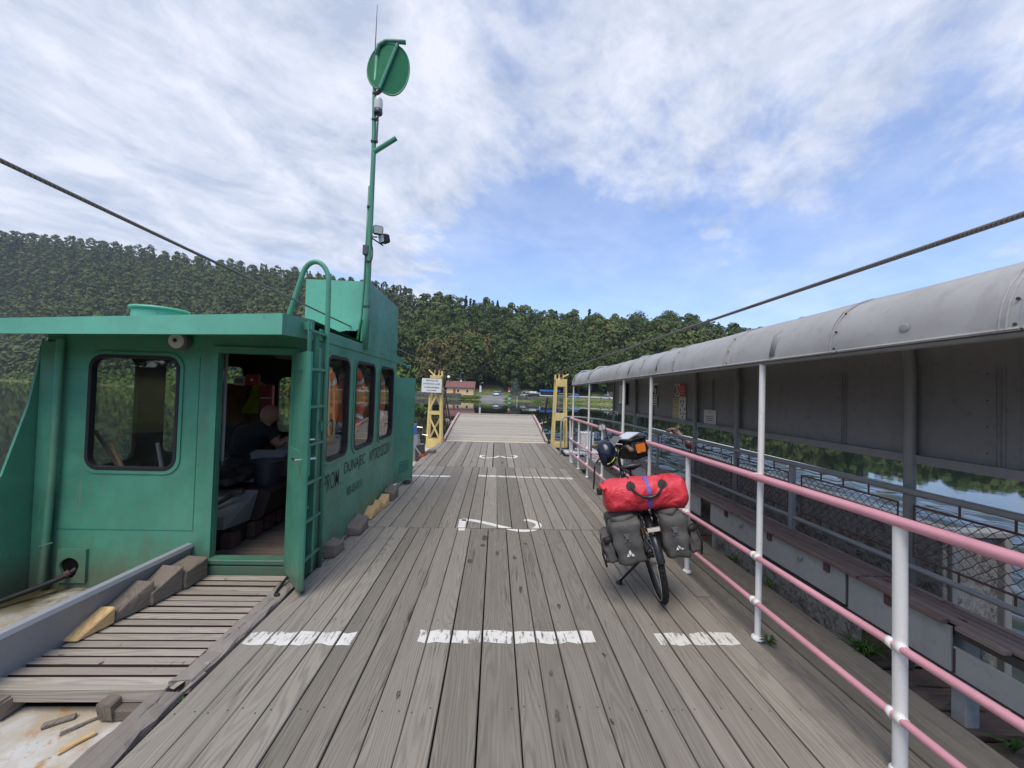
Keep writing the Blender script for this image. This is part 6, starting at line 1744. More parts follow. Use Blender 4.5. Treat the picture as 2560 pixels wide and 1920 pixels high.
MB().box(2.50, 2.54, 9.98, 10.03, -.1, .98, .003).build('post', 'grey_rail', fr)
def mesh_panel(p0, p1, z0, z1, lab):
    p0 = Vector(p0); p1 = Vector(p1); L = (p1 - p0).length; d = (p1 - p0) / L
    def q(u, v): return (p0.x + d.x * u, p0.y + d.y * u, z0 + (z1 - z0) * v / (z1 - z0))
    def w(u, v): return (p0.x + d.x * u, p0.y + d.y * u, z0 + v)
    H = z1 - z0
    pn = MB().tube([w(0, 0), w(L, 0), w(L, H), w(0, H)], .0075, 6, True).build('mesh_panel', 'rust', fr)
    for k, fx in ((0, .25), (1, .5), (2, .75)):
        MB().tube([w(L * fx, H), w(L * fx, H + .075)], .006, 5).build('hanger', 'rust', pn)
        MB().tube([w(L * fx, 0), w(L * fx, -.055)], .006, 5).build('hanger', 'rust', pn)
    st = .062; mb = MB()
    c = -H
    nrm = Vector((-d.y, d.x, 0))
    while c < L:
        for sg in (1, -1):
            pts = []
            for v in (0.0, H):
                u = c + (v if sg > 0 else H - v)
                pts.append((u, v))
            (u0, v0), (u1, v1) = pts
            # clip to the panel
            seg = []
            for (ua, va, ub, vb) in ((u0, v0, u1, v1),):
                t0, t1 = 0.0, 1.0
                for edge, sgn_ in ((0, 1), (L, -1)):
                    da = (ua - edge) * sgn_; db = (ub - edge) * sgn_
                    if da < 0 and db < 0: t0 = 2
                    elif da < 0: t0 = max(t0, da / (da - db))
                    elif db < 0: t1 = min(t1, da / (da - db))
                if t0 < t1 and t0 <= 1: seg = [(ua + (ub - ua) * t0, va + (vb - va) * t0), (ua + (ub - ua) * t1, va + (vb - va) * t1)]
            if seg:
                n_ = max(2, int(abs(seg[1][1] - seg[0][1]) / .031))
                pl = []
                for i in range(n_ + 1):
                    u = seg[0][0] + (seg[1][0] - seg[0][0]) * i / n_; v = seg[0][1] + (seg[1][1] - seg[0][1]) * i / n_
                    b_ = Vector(w(u + .004 * math.sin(i * 2.4), v)) + nrm * (.004 * sg * math.cos(PI * i))
                    pl.append(b_)
                mb.tube(pl, .0024, 4, False, False)
        c += st
    mb.build('chain_link', 'mesh_wire', pn)
xs_ = RXg + .02
for (a, b) in ((1.42, 2.40), (2.50, 3.32), (3.47, 4.22), (4.34, 5.14), (5.27, 6.22), (6.38, 7.42), (7.58, 8.15)):
    mesh_panel((xs_, a, 0), (xs_, b, 0), .645 - .006 * a, .965 - .004 * a, '')
mesh_panel((2.66, 8.4, 0), (2.50, 9.3, 0), .22, .90, '')
mesh_panel((2.44, 9.6, 0), (2.10, 10.12, 0), .10, .88, '')
mesh_panel((2.48, 10.1, 0), (1.86, 10.26, 0), .18, .88, '')

# bench
bn = thing('bench', 'long slatted bench with worn reddish boards over pale grey panels', 'bench', (2.6, 4.5, -0.1))
for k in range(5):
    x = 2.452 + .056 * k
    for (a, b) in ((.2, 2.50), (2.515, 5.6), (5.615, 9.3)):
        if k == 0 and a == .2: segs_ = ((.2, 1.52), (1.76, 1.96), (2.02, 2.5))
        else: segs_ = ((a, b),)
        for (u, v) in segs_: MB().box(x, x + .046, u, v, .43, .456 + random.uniform(-.003, .003) - .004 * (a > 3), .004).build('seat_slat', 'bench_wood', bn)
pan = [(.3, 1.48), (1.485, 1.70), (1.705, 1.99), (2.0, 2.615), (2.63, 4.34), (4.55, 6.2), (6.22, 8.9)]
for i, (a, b) in enumerate(pan):
    z1 = .425 if i != 2 else .33
    p_ = MB().box(2.485, 2.498, a, b, .185 + .012 * (a > 2.6), z1, .002).build('panel', 'grey_panel', bn)
    MB().box(2.484, 2.489, b - .012, b - .002, .19, z1 - .01).build('joint', 'rust', p_)
MB().box(2.505, 2.60, .2, 9.0, .38, .425).build('rail', 'steel_dark', bn)
MB().box(2.49, 2.515, .2, 9.0, .172, .185).build('lower_rail', 'steel_dark', bn)
for y in (1.99, 4.35, 6.6): MB().box(2.56, 2.64, y, y + .07, -.12, .38, .004).build('leg', 'grey_panel', bn)
for y in (2.3, 2.75, 3.35, 4.0): MB().box(2.47, 2.53, y, y + .05, .36, .428, .004).build('bracket', 'rust', bn)
for y in (3.0, 3.75): MB().tube([(2.48, y, .37), (2.468, y + .015, .345), (2.475, y + .04, .335), (2.482, y + .055, .36)], .007, 6).build('hook', 'grey_rail', bn)
MB().box(2.52, 2.53, 2.55, 4.3, -.1, .172).build('vent_grille', 'mottled_sheet', bn)

# planks of the low side deck under the bench
sd = MB().box(2.43, 3.0, -.3, 9.9, -.16, -.135).build('side_deck', 'black_void'); struct(sd)
y = -.2
while y < 9.6:
    w_ = random.uniform(.13, .19)
    rough_beam(0, w_, 0, .55, -.135, -.10 + random.uniform(-.01, .006), int(y * 100), 5, .010)
    mbk = rough_beam(0, w_, 0, .55, -.135, -.102 + random.uniform(-.012, .004), int(y * 100) + 500, 6, .010)
    mbk.v = [(2.43 + yy, y + xx, zz) for xx, yy, zz in mbk.v]
    mbk.build('plank', 'rotten_wood', sd)
    y += w_ + random.uniform(.012, .035)

# mottled screen wall and outer rub rail beyond the mesh
mw = thing('screen_wall', 'low mottled grey screen wall beyond the mesh railing', 'wall', (3.02, 6, -1))
MB().box(3.00, 3.04, 2.46, 5.9, -1.6, .77, .004).build('sheet', 'mottled_sheet', mw)
MB().box(2.98, 3.06, 2.44, 5.95, .772, .80, .004).build('coping', 'concrete_cap', mw)
MB().box(3.04, 3.40, 2.46, 2.50, -1.6, .745, .004).build('end_sheet', 'mottled_sheet', mw)
MB().box(3.02, 3.44, 2.42, 2.52, .748, .785, .004).build('end_coping', 'concrete_cap', mw)
MB().box(3.38, 3.43, 2.42, 2.50, -1.6, .745, .004).build('end_post', 'concrete_cap', mw)
MB().box(3.03, 3.07, 2.43, 2.46, -1.6, .745, .004).build('end_post', 'concrete_cap', mw)
ob = thing('floating_boom', 'long brown floating boom with a white top edge on the water beyond the mesh', 'boom', (14.6, 20, WZ))
MB().bar((14.6, 4.0, WZ + .02), (14.6, 36, WZ + .02), .16, .10, ch=.02).build('float', 'rust', ob)
MB().bar((14.62, 4.0, WZ + .10), (14.62, 36, WZ + .10), .10, .05).build('top_edge', 'white_plain', ob)
wb = thing('waling_beam', 'dark timber waling low over the water beyond the screen wall', 'beam', (3.3, 1.4, -.1))
MB().bar((3.25, -.5, .10), (3.25, 2.44, .10), .08, .10, ch=.01).build('timber', 'rotten_wood', wb)
MB().box(3.22, 3.28, .4, .5, -1.6, .05).build('pile', 'rotten_wood', wb)
wbx = thing('white_locker', 'white locker standing by the curved end of the grey railing', 'locker', (2.7, 11.3, -.13))
MB().box(2.50, 2.86, 11.1, 11.5, -.13, .46, .008).build('case', 'white_plain', wbx)
MB().box(2.49, 2.87, 11.09, 11.51, .46, .49, .006).build('lid', 'white_plain', wbx)
wpl = thing('white_hatch', 'low white hatch box with dark holes before the locker', 'hatch', (2.3, 10.7, -.13))
MB().box(1.95, 2.80, 10.45, 10.95, -.13, .0, .01).build('case', 'white_steel', wpl)
for x in (2.1, 2.3, 2.5): MB().lathe([(.025, 0), (.025, .004)], 10, Matrix.Translation((x, 10.448, -.06)) @ Matrix.Rotation(PI / 2, 4, 'X')).build('hole', 'ink', wpl)

# ------------------------------------------------------------------ notices on the back wall
WX = 2.787
def wsheet(name, y0, y1, z0, z1, mat, parent, off=0.0):
    return MB().box(WX - .004 - off, WX - off, y0, y1, z0, z1).build(name, mat, parent)
def wlines(parent, y0, y1, zs, mat, hh=.012, off=.0055):
    for z in zs: wsheet('printed_line', y0, y1, z, z + hh, mat, parent, off)
t = thing('display_case', 'pale framed display case at the far end of the shelter wall', 'display case', (WX, 8.2, 1.6))
MB().box(2.74, 2.79, 8.03, 8.50, 1.41, 1.86, .01).build('frame', 'ink', t)
MB().box(2.734, 2.739, 8.06, 8.47, 1.43, 1.84).build('sheet', 'paper', t)
t = thing('pictogram_sign', 'small white sign with a black figure above blue strips', 'sign', (WX, 6.6, 1.7))
wsheet('plate', 6.52, 6.755, 1.625, 1.845, 'paper', t)
wsheet('dark_field', 6.545, 6.73, 1.645, 1.80, 'ink', t, .0045)
wsheet('figure', 6.60, 6.65, 1.655, 1.755, 'paper', t, .009); wsheet('figure', 6.67, 6.715, 1.69, 1.79, 'paper', t, .009)
t = thing('strip_notice', 'dark blue notice with four white text strips below the pictogram', 'sign', (WX, 6.6, 1.5))
wsheet('plate', 6.53, 6.75, 1.445, 1.615, 'sign_blue', t)
wlines(t, 6.545, 6.735, (1.455, 1.497, 1.539, 1.581), 'paper', .024)
t = thing('no_smoking_sign', 'red and white prohibition sign with a struck-through circle', 'sign', (WX, 5.7, 1.7))
wsheet('plate', 5.545, 5.90, 1.622, 1.818, 'paper', t)
wsheet('red_field', 5.55, 5.735, 1.628, 1.812, 'sign_red', t, .0045)
wlines(t, 5.575, 5.715, (1.66, 1.69, 1.72, 1.75, 1.775), 'paper', .007, .009)
MB().tube([(WX - .006, 5.82 + .062 * math.cos(a), 1.72 + .075 * math.sin(a)) for a in np.linspace(0, 2 * PI, 25)[:-1]], .007, 6, True).build('ring', 'sign_red', t)
MB().bar((WX - .007, 5.865, 1.665), (WX - .007, 5.775, 1.775), .012, .004).build('bar', 'sign_red', t)
t = thing('yellowed_notice', 'yellowed paper notice left of the printed chart below the red sign', 'notice', (WX, 5.86, 1.4))
wsheet('sheet', 5.765, 5.965, 1.275, 1.60, 'paper_yellow', t)
wlines(t, 5.80, 5.93, (1.33, 1.39, 1.45, 1.52, 1.565), 'grip_brown', .006)
t = thing('printed_chart', 'white chart with small black diagrams below the red sign', 'notice', (WX, 5.65, 1.4))
wsheet('sheet', 5.545, 5.76, 1.272, 1.612, 'paper', t)
rnd = random.Random(8)
for (y, z) in ((5.70, 1.55), (5.62, 1.55), (5.66, 1.49), (5.71, 1.42), (5.58, 1.44), (5.69, 1.365), (5.60, 1.37), (5.64, 1.32)):
    wsheet('diagram', y - .018, y + .018, z - .014, z + .014, 'ink', t, .0045); wsheet('diagram_gap', y - .008, y + .010, z - .006, z + .008, 'paper', t, .009)
t = thing('pinned_letter', 'white letter with a few dark lines alone on the wall behind the bicycle', 'notice', (WX, 4.9, 1.36))
wsheet('sheet', 4.765, 5.045, 1.265, 1.458, 'paper', t)
wlines(t, 4.82, 4.99, (1.32, 1.345, 1.37), 'ink', .007); wlines(t, 4.87, 4.93, (1.43,), 'concrete_cap', .006)

# ------------------------------------------------------------------ person crouching beyond the mesh, hand over the rail
p2 = thing('person', 'hand and forearm of a person reaching over the rail beyond the mesh', 'person', (3.30, 6.3, -1.4))
v_ = [(3.45, 6.35, -.30), (3.42, 6.33, -.10), (3.40, 6.30, .10), (3.40, 6.33, .20), (3.42, 6.36, .28), (3.34, 6.24, .30), (3.30, 6.20, .62), (3.12, 6.16, .90), (2.975, 6.14, 1.00), (2.90, 6.15, 1.055),
      (3.52, 6.50, .12), (3.60, 6.62, -.05), (3.56, 6.75, -.18),
      (3.36, 6.30, -.35), (3.30, 6.05, -.45), (3.36, 6.1, -.75), (3.54, 6.30, -.35), (3.5, 6.05, -.45), (3.54, 6.1, -.75)]
e_ = [(0, 1), (1, 2), (2, 3), (3, 4), (2, 5), (5, 6), (6, 7), (7, 8), (8, 9), (2, 10), (10, 11), (11, 12), (0, 13), (13, 14), (14, 15), (0, 16), (16, 17), (17, 18)]
r_ = [.14, .13, .11, .055, .06, .06, .050, .042, (.042, .05), (.036, .060), .06, .045, .035, .09, .07, .05, .09, .07, .05]
base = len(v_)
def finger(pts, rad, root):
    k = len(v_)
    for i, p in enumerate(pts): v_.append(p); r_.append(rad * (1 - .12 * i)); e_.append((root if i == 0 else k + i - 1, k + i))
for j in range(4):
    dy = -.045 + .030 * j
    finger([(2.862, 6.15 + dy, 1.092), (2.825, 6.145 + dy * 1.05, 1.094 - .004 * j), (2.795, 6.14 + dy * 1.05, 1.066), (2.80, 6.14 + dy * 1.05, 1.036)], .021, 9)
finger([(2.925, 6.095, 1.095), (2.932, 6.08, 1.125), (2.936, 6.072, 1.15)], .019, 9)
me = skin_mesh('body', v_, e_, r_, 0, 2); me.materials.append(MATS['skin']); link('body', me, p2)
bm = bmesh.new(); bmesh.ops.create_uvsphere(bm, u_segments=20, v_segments=14, radius=1.0)
for v in bm.verts:
    x, y, z = v.co; s = Vector((.10 * x, .08 * y * (1 - .1 * max(0, -z)), .12 * z))
    if x < -.8 and abs(y) < .25 and -.35 < z < .1: s.x -= .02
    if x < -.6 and abs(abs(y) - .42) < .18 and 0 < z < .3: s.x += .008
    v.co = Vector((3.43, 6.38, .32)) + s
me = bpy.data.meshes.new('head'); bm.to_mesh(me); bm.free(); me.shade_smooth(); me.materials.append(MATS['skin'])
bmx = bmesh.new(); bmx.from_mesh(p2.children[0].data); bmx.from_mesh(me); bmx.to_mesh(p2.children[0].data); bmx.free(); p2.children[0].data.shade_smooth()
sv = v_[:4] + [v_[5], v_[6], v_[10], v_[11], v_[7]]
me = skin_mesh('shirt', sv, [(0, 1), (1, 2), (2, 3), (2, 4), (4, 5), (2, 6), (6, 7), (5, 8)], [.16, .15, .13, .065, .075, .064, .075, .06, .056], 0, 2); me.materials.append(MATS['shirt_red']); link('shirt', me, p2)
me = skin_mesh('hair', [(3.44, 6.39, .34), (3.45, 6.39, .42)], [(0, 1)], [.095, .07], 0, 2); me.materials.append(MATS['cable_black']); link('hair', me, p2)
rb = thing('rowing_boat', 'low boat beside the hull carrying the crouching person', 'boat', (3.5, 6.3, -1.5))
mb = MB()
for i in range(11):
    u = i / 10; w_ = .55 * math.sin(PI * min(.98, max(.04, u))) ** .5
    for j in range(7):
        a = PI * j / 6; mb.v.append((3.68 - w_ * math.cos(a), 4.8 + 3.0 * u, -.55 - .65 * math.sin(a) * (w_ / .55)))
for i in range(10):
    for j in range(6): mb.f.append((i * 7 + j, i * 7 + j + 1, (i + 1) * 7 + j + 1, (i + 1) * 7 + j))
mb.build('hull', 'boat_teal', rb, True)
MB().box(3.25, 4.1, 6.2, 6.5, -.72, -.68).build('thwart', 'rotten_wood', rb)

# ------------------------------------------------------------------ weeds growing from the deck gaps
def weed(label, x, y, z, n, h, seed, broad=False, group='weeds in the deck gaps'):
    rg_ = np.random.default_rng(seed); t = thing('weed', label, 'weed', (x, y, z), group)
    mb = MB()
    for k in range(n):
        an = rg_.uniform(0, 2 * PI); L = h * rg_.uniform(.6, 1.2); w = (.35 if broad else .10) * L
        dx, dy = math.cos(an), math.sin(an); up = rg_.uniform(.35, .9)
        px, py = -dy, dx
        b0 = Vector((x + rg_.normal() * h * .12, y + rg_.normal() * h * .12, z))
        p1 = b0 + Vector((dx * L * .45, dy * L * .45, L * up * .7)); p2_ = b0 + Vector((dx * L, dy * L, L * up * .75))
        s = Vector((px, py, 0)) * w / 2
        k0 = len(mb.v)
        mb.v += [tuple(b0 - s * .2), tuple(b0 + s * .2), tuple(p1 + s + Vector((0, 0, .004))), tuple(p2_), tuple(p1 - s + Vector((0, 0, .004)))]
        mb.f += [(k0, k0 + 1, k0 + 2, k0 + 4), (k0 + 2, k0 + 3, k0 + 4)]
    mb.build('leaves', 'leaf_weed', t)
    st_ = MB()
    for k in range(4):
        an = rg_.uniform(0, 2 * PI); st_.tube([(x, y, z - .02), (x + math.cos(an) * h * .3, y + math.sin(an) * h * .3, z + h * .4)], .0025, 4)
    st_.build('stem', 'leaf_weed', t)
weed('small green weed at the foot of the tall white post in front', 1.865, 2.52, .0, 14, .055, 1, True)
weed('green weed sprouting by the nearest short white post', 1.79, 1.60, .0, 18, .05, 2)
weed('broad-leaved plant below the bench at the lower right', 2.64, 1.86, -.10, 7, .085, 3, True)
weed('grass tuft under the bench beside the vent grille', 2.50, 2.50, -.06, 60, .14, 4)
weed('small green plant under the bench left of the grass tuft', 2.47, 3.9, -.04, 16, .07, 5, True)
weed('green weed at the deck edge left of the bicycle handlebar', 1.84, 6.1, 0, 26, .12, 6, True)
weed('green weed by the far railing post', 1.86, 7.9, 0, 18, .10, 7, True)
weed('green weed beside the left edge timber end', -1.575, 2.08, -.03, 10, .03, 8, True)
weed('tiny weed at the deck edge beside the mossy chock', -1.50, 4.62, 0, 10, .03, 9, True)
weed('dry grass below the bench, nearest the tall post', 2.43, 3.3, -.02, 26, .08, 10)

# ================================================================== TOURING BICYCLE
BM = Matrix.Translation((1.362, 3.06, 0.0)) @ Matrix.Rotation(R(-9.0), 4, 'Z') @ Matrix.Rotation(R(-12.5), 4, 'Y')
bk = thing('touring_bicycle', 'black touring bicycle on its kickstand, seen from behind, leaning by the railing', 'bicycle', (1.345, 3.06, 0))
def L(*p): return tuple(BM @ Vector(p))
def LT(pts, r, n=10, name='tube', mat='bike_black', par=None, closed=False, smooth=True):
    return MB().tube([L(*p) for p in pts], r, n, closed).build(name, mat, par or bk, smooth)
def wheel(c, rad, steer=0.0, name='rear_wheel'):
    S = BM @ Matrix.Translation(c) @ Matrix.Rotation(steer, 4, 'Z')
    tw = .026; n = 64
    mb = MB(); K = 10
    for i in range(n):
        a = 2 * PI * i / n
        for j in range(K):
            b = 2 * PI * j / K
            kn = .003 if (i % 2 == 0 and abs(j - 5) > 2) else 0
            rr_ = rad - tw + (tw + kn) * math.cos(b)
            mb.v.append(tuple(S @ Vector((tw * .95 * math.sin(b), rr_ * math.cos(a), rr_ * math.sin(a)))))
    for i in range(n):
        for j in range(K): mb.f.append((i * K + j, i * K + (j + 1) % K, ((i + 1) % n) * K + (j + 1) % K, ((i + 1) % n) * K + j))
    w = mb.build(name, 'tyre', bk, True)
    mb = MB()
    for sx in (-1, 1): mb.tube([tuple(S @ Vector((sx * .0245, (rad - .030) * math.cos(2 * PI * i / 48), (rad - .030) * math.sin(2 * PI * i / 48)))) for i in range(48)], .0018, 5, True)
    mb.build('reflex_stripe', 'ring_white', w)
    rim = MB().tube([tuple(S @ Vector((0, (rad - .058) * math.cos(2 * PI * i / 48), (rad - .058) * math.sin(2 * PI * i / 48)))) for i in range(48)], .013, 8, True).build('rim', 'bike_black', w, True)
    mb = MB()
    for k in range(28):
        a = 2 * PI * k / 28; s = .028 if k % 2 else -.028
        mb.tube([tuple(S @ Vector((s, .02 * math.cos(a + .9 * (1 if k % 4 < 2 else -1)), .02 * math.sin(a + .9 * (1 if k % 4 < 2 else -1))))), tuple(S @ Vector((0, (rad - .062) * math.cos(a), (rad - .062) * math.sin(a))))], .0012, 4, False, False)
    mb.build('spokes', 'chrome', w)
    MB().lathe([(.018, -.05), (.03, -.035), (.022, 0), (.03, .035), (.018, .05)], 14, S @ Matrix.Rotation(PI / 2, 4, 'Y')).build('hub', 'bike_black', w, 40)
    if name == 'rear_wheel':
        for a in (R(215),):
            MB().box(-.012, .012, -.018, .018, -.035, .035, .004, S @ Matrix.Rotation(a + PI / 2, 4, 'X') @ Matrix.Translation((0, 0, rad * .62))).build('spoke_reflector', 'reflector_orange', w)
    return w
wheel((0, 0, .352), .352)
wheel((.2175, .941, .352), .352, R(-65), 'front_wheel')
# mudguard
def guard_(c, rad, a0, a1, steer, name):
    S = BM @ Matrix.Translation(c) @ Matrix.Rotation(steer, 4, 'Z'); mb = MB(); n = 26; K = 7
    for i in range(n + 1):
        a = R(a0 + (a1 - a0) * i / n)
        for j in range(K):
            b = R(-72 + 144 * j / (K - 1)); rr_ = rad + .024 * (math.cos(b) - .6)
            mb.v.append(tuple(S @ Vector((.031 * math.sin(b), rr_ * math.cos(a), rr_ * math.sin(a)))))
    for i in range(n):
        for j in range(K - 1): mb.f.append((i * K + j, i * K + j + 1, (i + 1) * K + j + 1, (i + 1) * K + j))
    g = mb.build(name, 'bike_black', bk, True)
    return g
gd = guard_((0, 0, .352), .373, 50, 167, 0, 'rear_mudguard')
MB().lathe([(.006, 0), (.005, .006)], 8, BM @ Matrix.Translation((0, -.355, .475)) @ Matrix.Rotation(R(70), 4, 'X')).build('bolt', 'chrome', gd)
guard_((.2175, .941, .352), .373, 20, 180, R(-65), 'front_mudguard')
for s in (-1, 1): LT([(s * .06, 0, .35), (s * .045, -.20, .39), (s * .03, -.362, .43)], .003, 6, 'mudguard_stay', 'chrome')
# frame
fr_ = LT([(0, .44, .29), (0, .30, .80), (0, .27, .90)], .017, 10, 'frame')
for pts, r in (([(0, .44, .29), (0, .85, .70)], .02), ([(0, .34, .72), (0, .84, .80)], .018), ([(0, .87, .66), (0, .835, .86)], .021)):
    LT(pts, r, 10, 'frame_tube', 'bike_black', fr_)
for s in (-1, 1):
    LT([(s * .03, .42, .29), (s * .06, 0, .352)], .009, 8, 'chain_stay', 'bike_black', fr_)
    LT([(s * .02, .33, .74), (s * .06, 0, .352)], .008, 8, 'seat_stay', 'bike_black', fr_)
MB().lathe([(.03, -.004), (.085, -.002), (.088, 0), (.085, .002), (.03, .004)], 32, BM @ Matrix.Translation((.045, .44, .29)) @ Matrix.Rotation(PI / 2, 4, 'Y')).build('chainring', 'steel_dark', bk, 40)
for s in (-1, 1):
    c_ = LT([(s * .07, .44, .29), (s * .085, .44 + s * .12, .29 - s * .12)], .011, 8, 'crank')
    M = BM @ Matrix.Translation((s * .13, .44 + s * .12, .29 - s * .12)); MB().box(-.045, .045, -.045, .045, -.012, .012, .004, M).build('pedal', 'bike_black', c_)
LT([(.055, 0, .30), (.06, .04, .24), (.06, .09, .20)], .014, 8, 'derailleur', 'steel_dark')
LT([(.045, .52, .29), (.046, .44, .378), (.05, 0, .392)], .004, 5, 'chain', 'steel_dark')
# steering group turned to the right
ST = BM @ Matrix.Translation((0, .84, .86)) @ Matrix.Rotation(R(-65), 4, 'Z') @ Matrix.Translation((0, -.84, -.86))
def SP(*p): return tuple(ST @ Vector(p))
def STu(pts, r, n=10, name='tube', mat='bike_black', par=None): return MB().tube([SP(*p) for p in pts], r, n).build(name, mat, par or bk, True)
stm = STu([(0, .84, .84), (0, .83, 1.02), (0, .87, 1.10)], .017, 10, 'stem')
for s in (-1, 1): STu([(s * .05, .86, .66), (s * .055, .98, .40), (s * .055, 1.06, .352)], .013, 8, 'fork_blade')
hb = STu([(-.33, .78, 1.115), (-.22, .82, 1.125), (-.09, .875, 1.11), (0, .88, 1.10), (.09, .875, 1.11), (.22, .82, 1.125), (.33, .78, 1.115)], .0125, 10, 'handlebar')
for s in (-1, 1):
    STu([(s * .36, .765, 1.112), (s * .335, .776, 1.115), (s * .285, .797, 1.119), (s * .225, .818, 1.124)], [.020, .022, .016, .019], 12, 'grip', 'grip_brown', hb)
    STu([(s * .20, .83, 1.11), (s * .22, .88, 1.09), (s * .31, .85, 1.085)], .007, 8, 'brake_lever', 'bike_black', hb)
    MB().box(-.02, .02, -.02, .02, -.015, .015, .005, ST @ Matrix.Translation((s * .19, .835, 1.125))).build('lever_clamp', 'steel_dark', hb)
    STu([(s * .19, .87, 1.10), (s * .12, .98, 1.06), (s * .04, .95, .92), (0, .86, .80)], .004, 6, 'brake_cable', 'cable_black', hb)
mr = MB().tube([SP(-.16, .85, 1.125), tuple(Vector(SP(-.18, .86, 1.19))), (1.17, 4.06, 1.262)], .006, 8).build('mirror_arm', 'bike_black', bk, True)
Mm = Matrix.Translation((1.125, 4.03, 1.272)) @ Matrix.Scale(.66, 4) @ Matrix.Rotation(R(-12), 4, 'Y') @ Matrix.Rotation(R(14), 4, 'X')
MB().plate([(-.062, -.03), (-.03, -.05), (.05, -.042), (.062, .02), (.02, .052), (-.05, .04)], [], lambda a, b, c: Mm @ Vector((a, c, b)), .016).build('mirror_shell', 'plastic_grey', mr)
MB().plate([(-.056, -.027), (-.027, -.044), (.045, -.037), (.056, .018), (.018, .046), (-.045, .035)], [], lambda a, b, c: Mm @ Vector((a, c - .0025, b)), .002).build('mirror_glass', 'ring_white', mr)
MB().plate([(-.004, -.044), (.002, -.043), (.006, .043), (0, .044)], [], lambda a, b, c: Mm @ Vector((a, c - .004, b)), .001).build('mirror_line', 'ink', mr)
MB().box(-.035, .035, -.02, .02, 0, .012, .004, ST @ Matrix.Translation((.02, .86, 1.128)) @ Matrix.Rotation(R(-20), 4, 'X')).build('bike_computer', 'lamp_glass', hb)
MB().lathe([(.018, 0), (.024, .01), (.018, .024), (.004, .028)], 14, ST @ Matrix.Translation((-.15, .85, 1.135))).build('bell', 'chrome', hb, 40)
# saddle
def saddle():
    mb = MB(); n = 14; K = 12
    for i in range(n + 1):
        u = i / n; y = .10 + .275 * u
        w = .085 * (1 - u) ** .9 * (1 if u > .02 else .9) + .020
        if u < .12: w *= .75 + 2 * u
        zc = 1.042 + .012 * math.cos(u * 3.0) - .006 * u
        for j in range(K):
            a = 2 * PI * j / K; zz = math.sin(a)
            mb.v.append(L(w * math.cos(a), y, zc + (.020 * zz if zz > 0 else .036 * zz * (1 - .4 * abs(math.cos(a)))) - .010 * (abs(math.cos(a)) ** 2) - (.008 if (zz > .8 and u < .7) else 0)))
    for i in range(n):
        for j in range(K): mb.f.append((i * K + j, i * K + (j + 1) % K, (i + 1) * K + (j + 1) % K, (i + 1) * K + j))
    mb.f += [tuple(range(K)), tuple(range(n * K, n * K + K))]
    s = mb.build('saddle', 'saddle_black', bk, True)
    for sx in (-1, 1): LT([(sx * .022, .14, 1.01), (sx * .022, .22, .99), (sx * .02, .34, 1.01)], .004, 6, 'saddle_rail', 'chrome', s)
    LT([(0, .268, .88), (0, .265, 1.0)], .014, 8, 'seat_clamp', 'steel_dark', s)
saddle()
# rack, light, kickstand
for s in (-1, 1):
    rk = LT([(s * .055, .20, .735), (s * .055, -.27, .735)], .006, 8, 'rack_rail')
    LT([(s * .06, 0, .36), (s * .06, -.02, .60), (s * .055, -.12, .735)], .006, 8, 'rack_strut', 'bike_black', rk)
    LT([(s * .06, .02, .36), (s * .057, .12, .735)], .006, 8, 'rack_strut', 'bike_black', rk)
LT([(-.055, -.27, .735), (-.05, -.29, .70), (-.05, -.30, .665), (.05, -.30, .665), (.05, -.29, .70), (.055, -.27, .735)], .008, 8, 'rack_bow')
rlt = MB().box(-.052, .052, -.02, .012, -.018, .018, .006, BM @ Matrix.Translation((0, -.305, .665))).build('rear_light', 'bike_black', bk)
MB().box(-.044, .044, -.0235, -.0205, -.012, .012, .001, BM @ Matrix.Translation((0, -.305, .665))).build('lens', 'light_bar', rlt)
foot = BM.inverted() @ Vector((1.105, 3.30, .012))
ks = LT([(-.045, .16, .30), (-.07, .17, .25), tuple((Vector((-.07, .17, .25)) + foot) / 2), tuple(foot)], [.014, .014, .010, .009], 8, 'kickstand')
MB().lathe([(.012, 0), (.030, .004), (.028, .010), (.012, .02)], 12, Matrix.Translation((1.105, 3.30, .003))).build('stand_foot', 'rubber', ks, 40)

# ------------------------------------------------------------------ luggage on the bicycle
def soft_box(x0, x1, y0, y1, z0, z1, bulge, seed, M, taper=0.0, n=8, rad=.03):
    """rounded, slightly slumped bag"""
    rg_ = random.Random(seed); bm = bmesh.new()
    bmesh.ops.create_cube(bm, size=1.0); bmesh.ops.subdivide_edges(bm, edges=list(bm.edges), cuts=n, use_grid_fill=True)
    sx, sy, sz = x1 - x0, y1 - y0, z1 - z0; ph = [rg_.uniform(0, 6) for _ in range(6)]
    for v in bm.verts:
        p = Vector(v.co) * 2
        q = Vector((p.x * (1 - .5 * 0), p.y, p.z))
        # superellipse rounding
        m_ = max(abs(p.x), abs(p.y), abs(p.z)); ln = (abs(p.x) ** 11 + abs(p.y) ** 11 + abs(p.z) ** 11) ** (1 / 11)
        q = p * (m_ / ln)
        bx = 1 + bulge * (1 - q.z * q.z) * .5
        kz = (q.z + 1) / 2
        X = q.x * sx / 2 * bx * (1 - taper * kz); Y = q.y * sy / 2 * bx * (1 - taper * kz); Z = q.z * sz / 2
        w = .006 * (math.sin(p.x * 5 + ph[0] + p.z * 3) + math.sin(p.z * 7 + ph[1] + p.y * 4) + math.sin(p.y * 6 + ph[2] - p.x * 3))
        X += w * q.x; Y += w * q.y; Z += w * .5 * q.z
        v.co = M @ Vector(((x0 + x1) / 2 + X, (y0 + y1) / 2 + Y, (z0 + z1) / 2 + Z))
    me = bpy.data.meshes.new('bag'); bm.to_mesh(me); bm.free(); me.shade_smooth(); return me
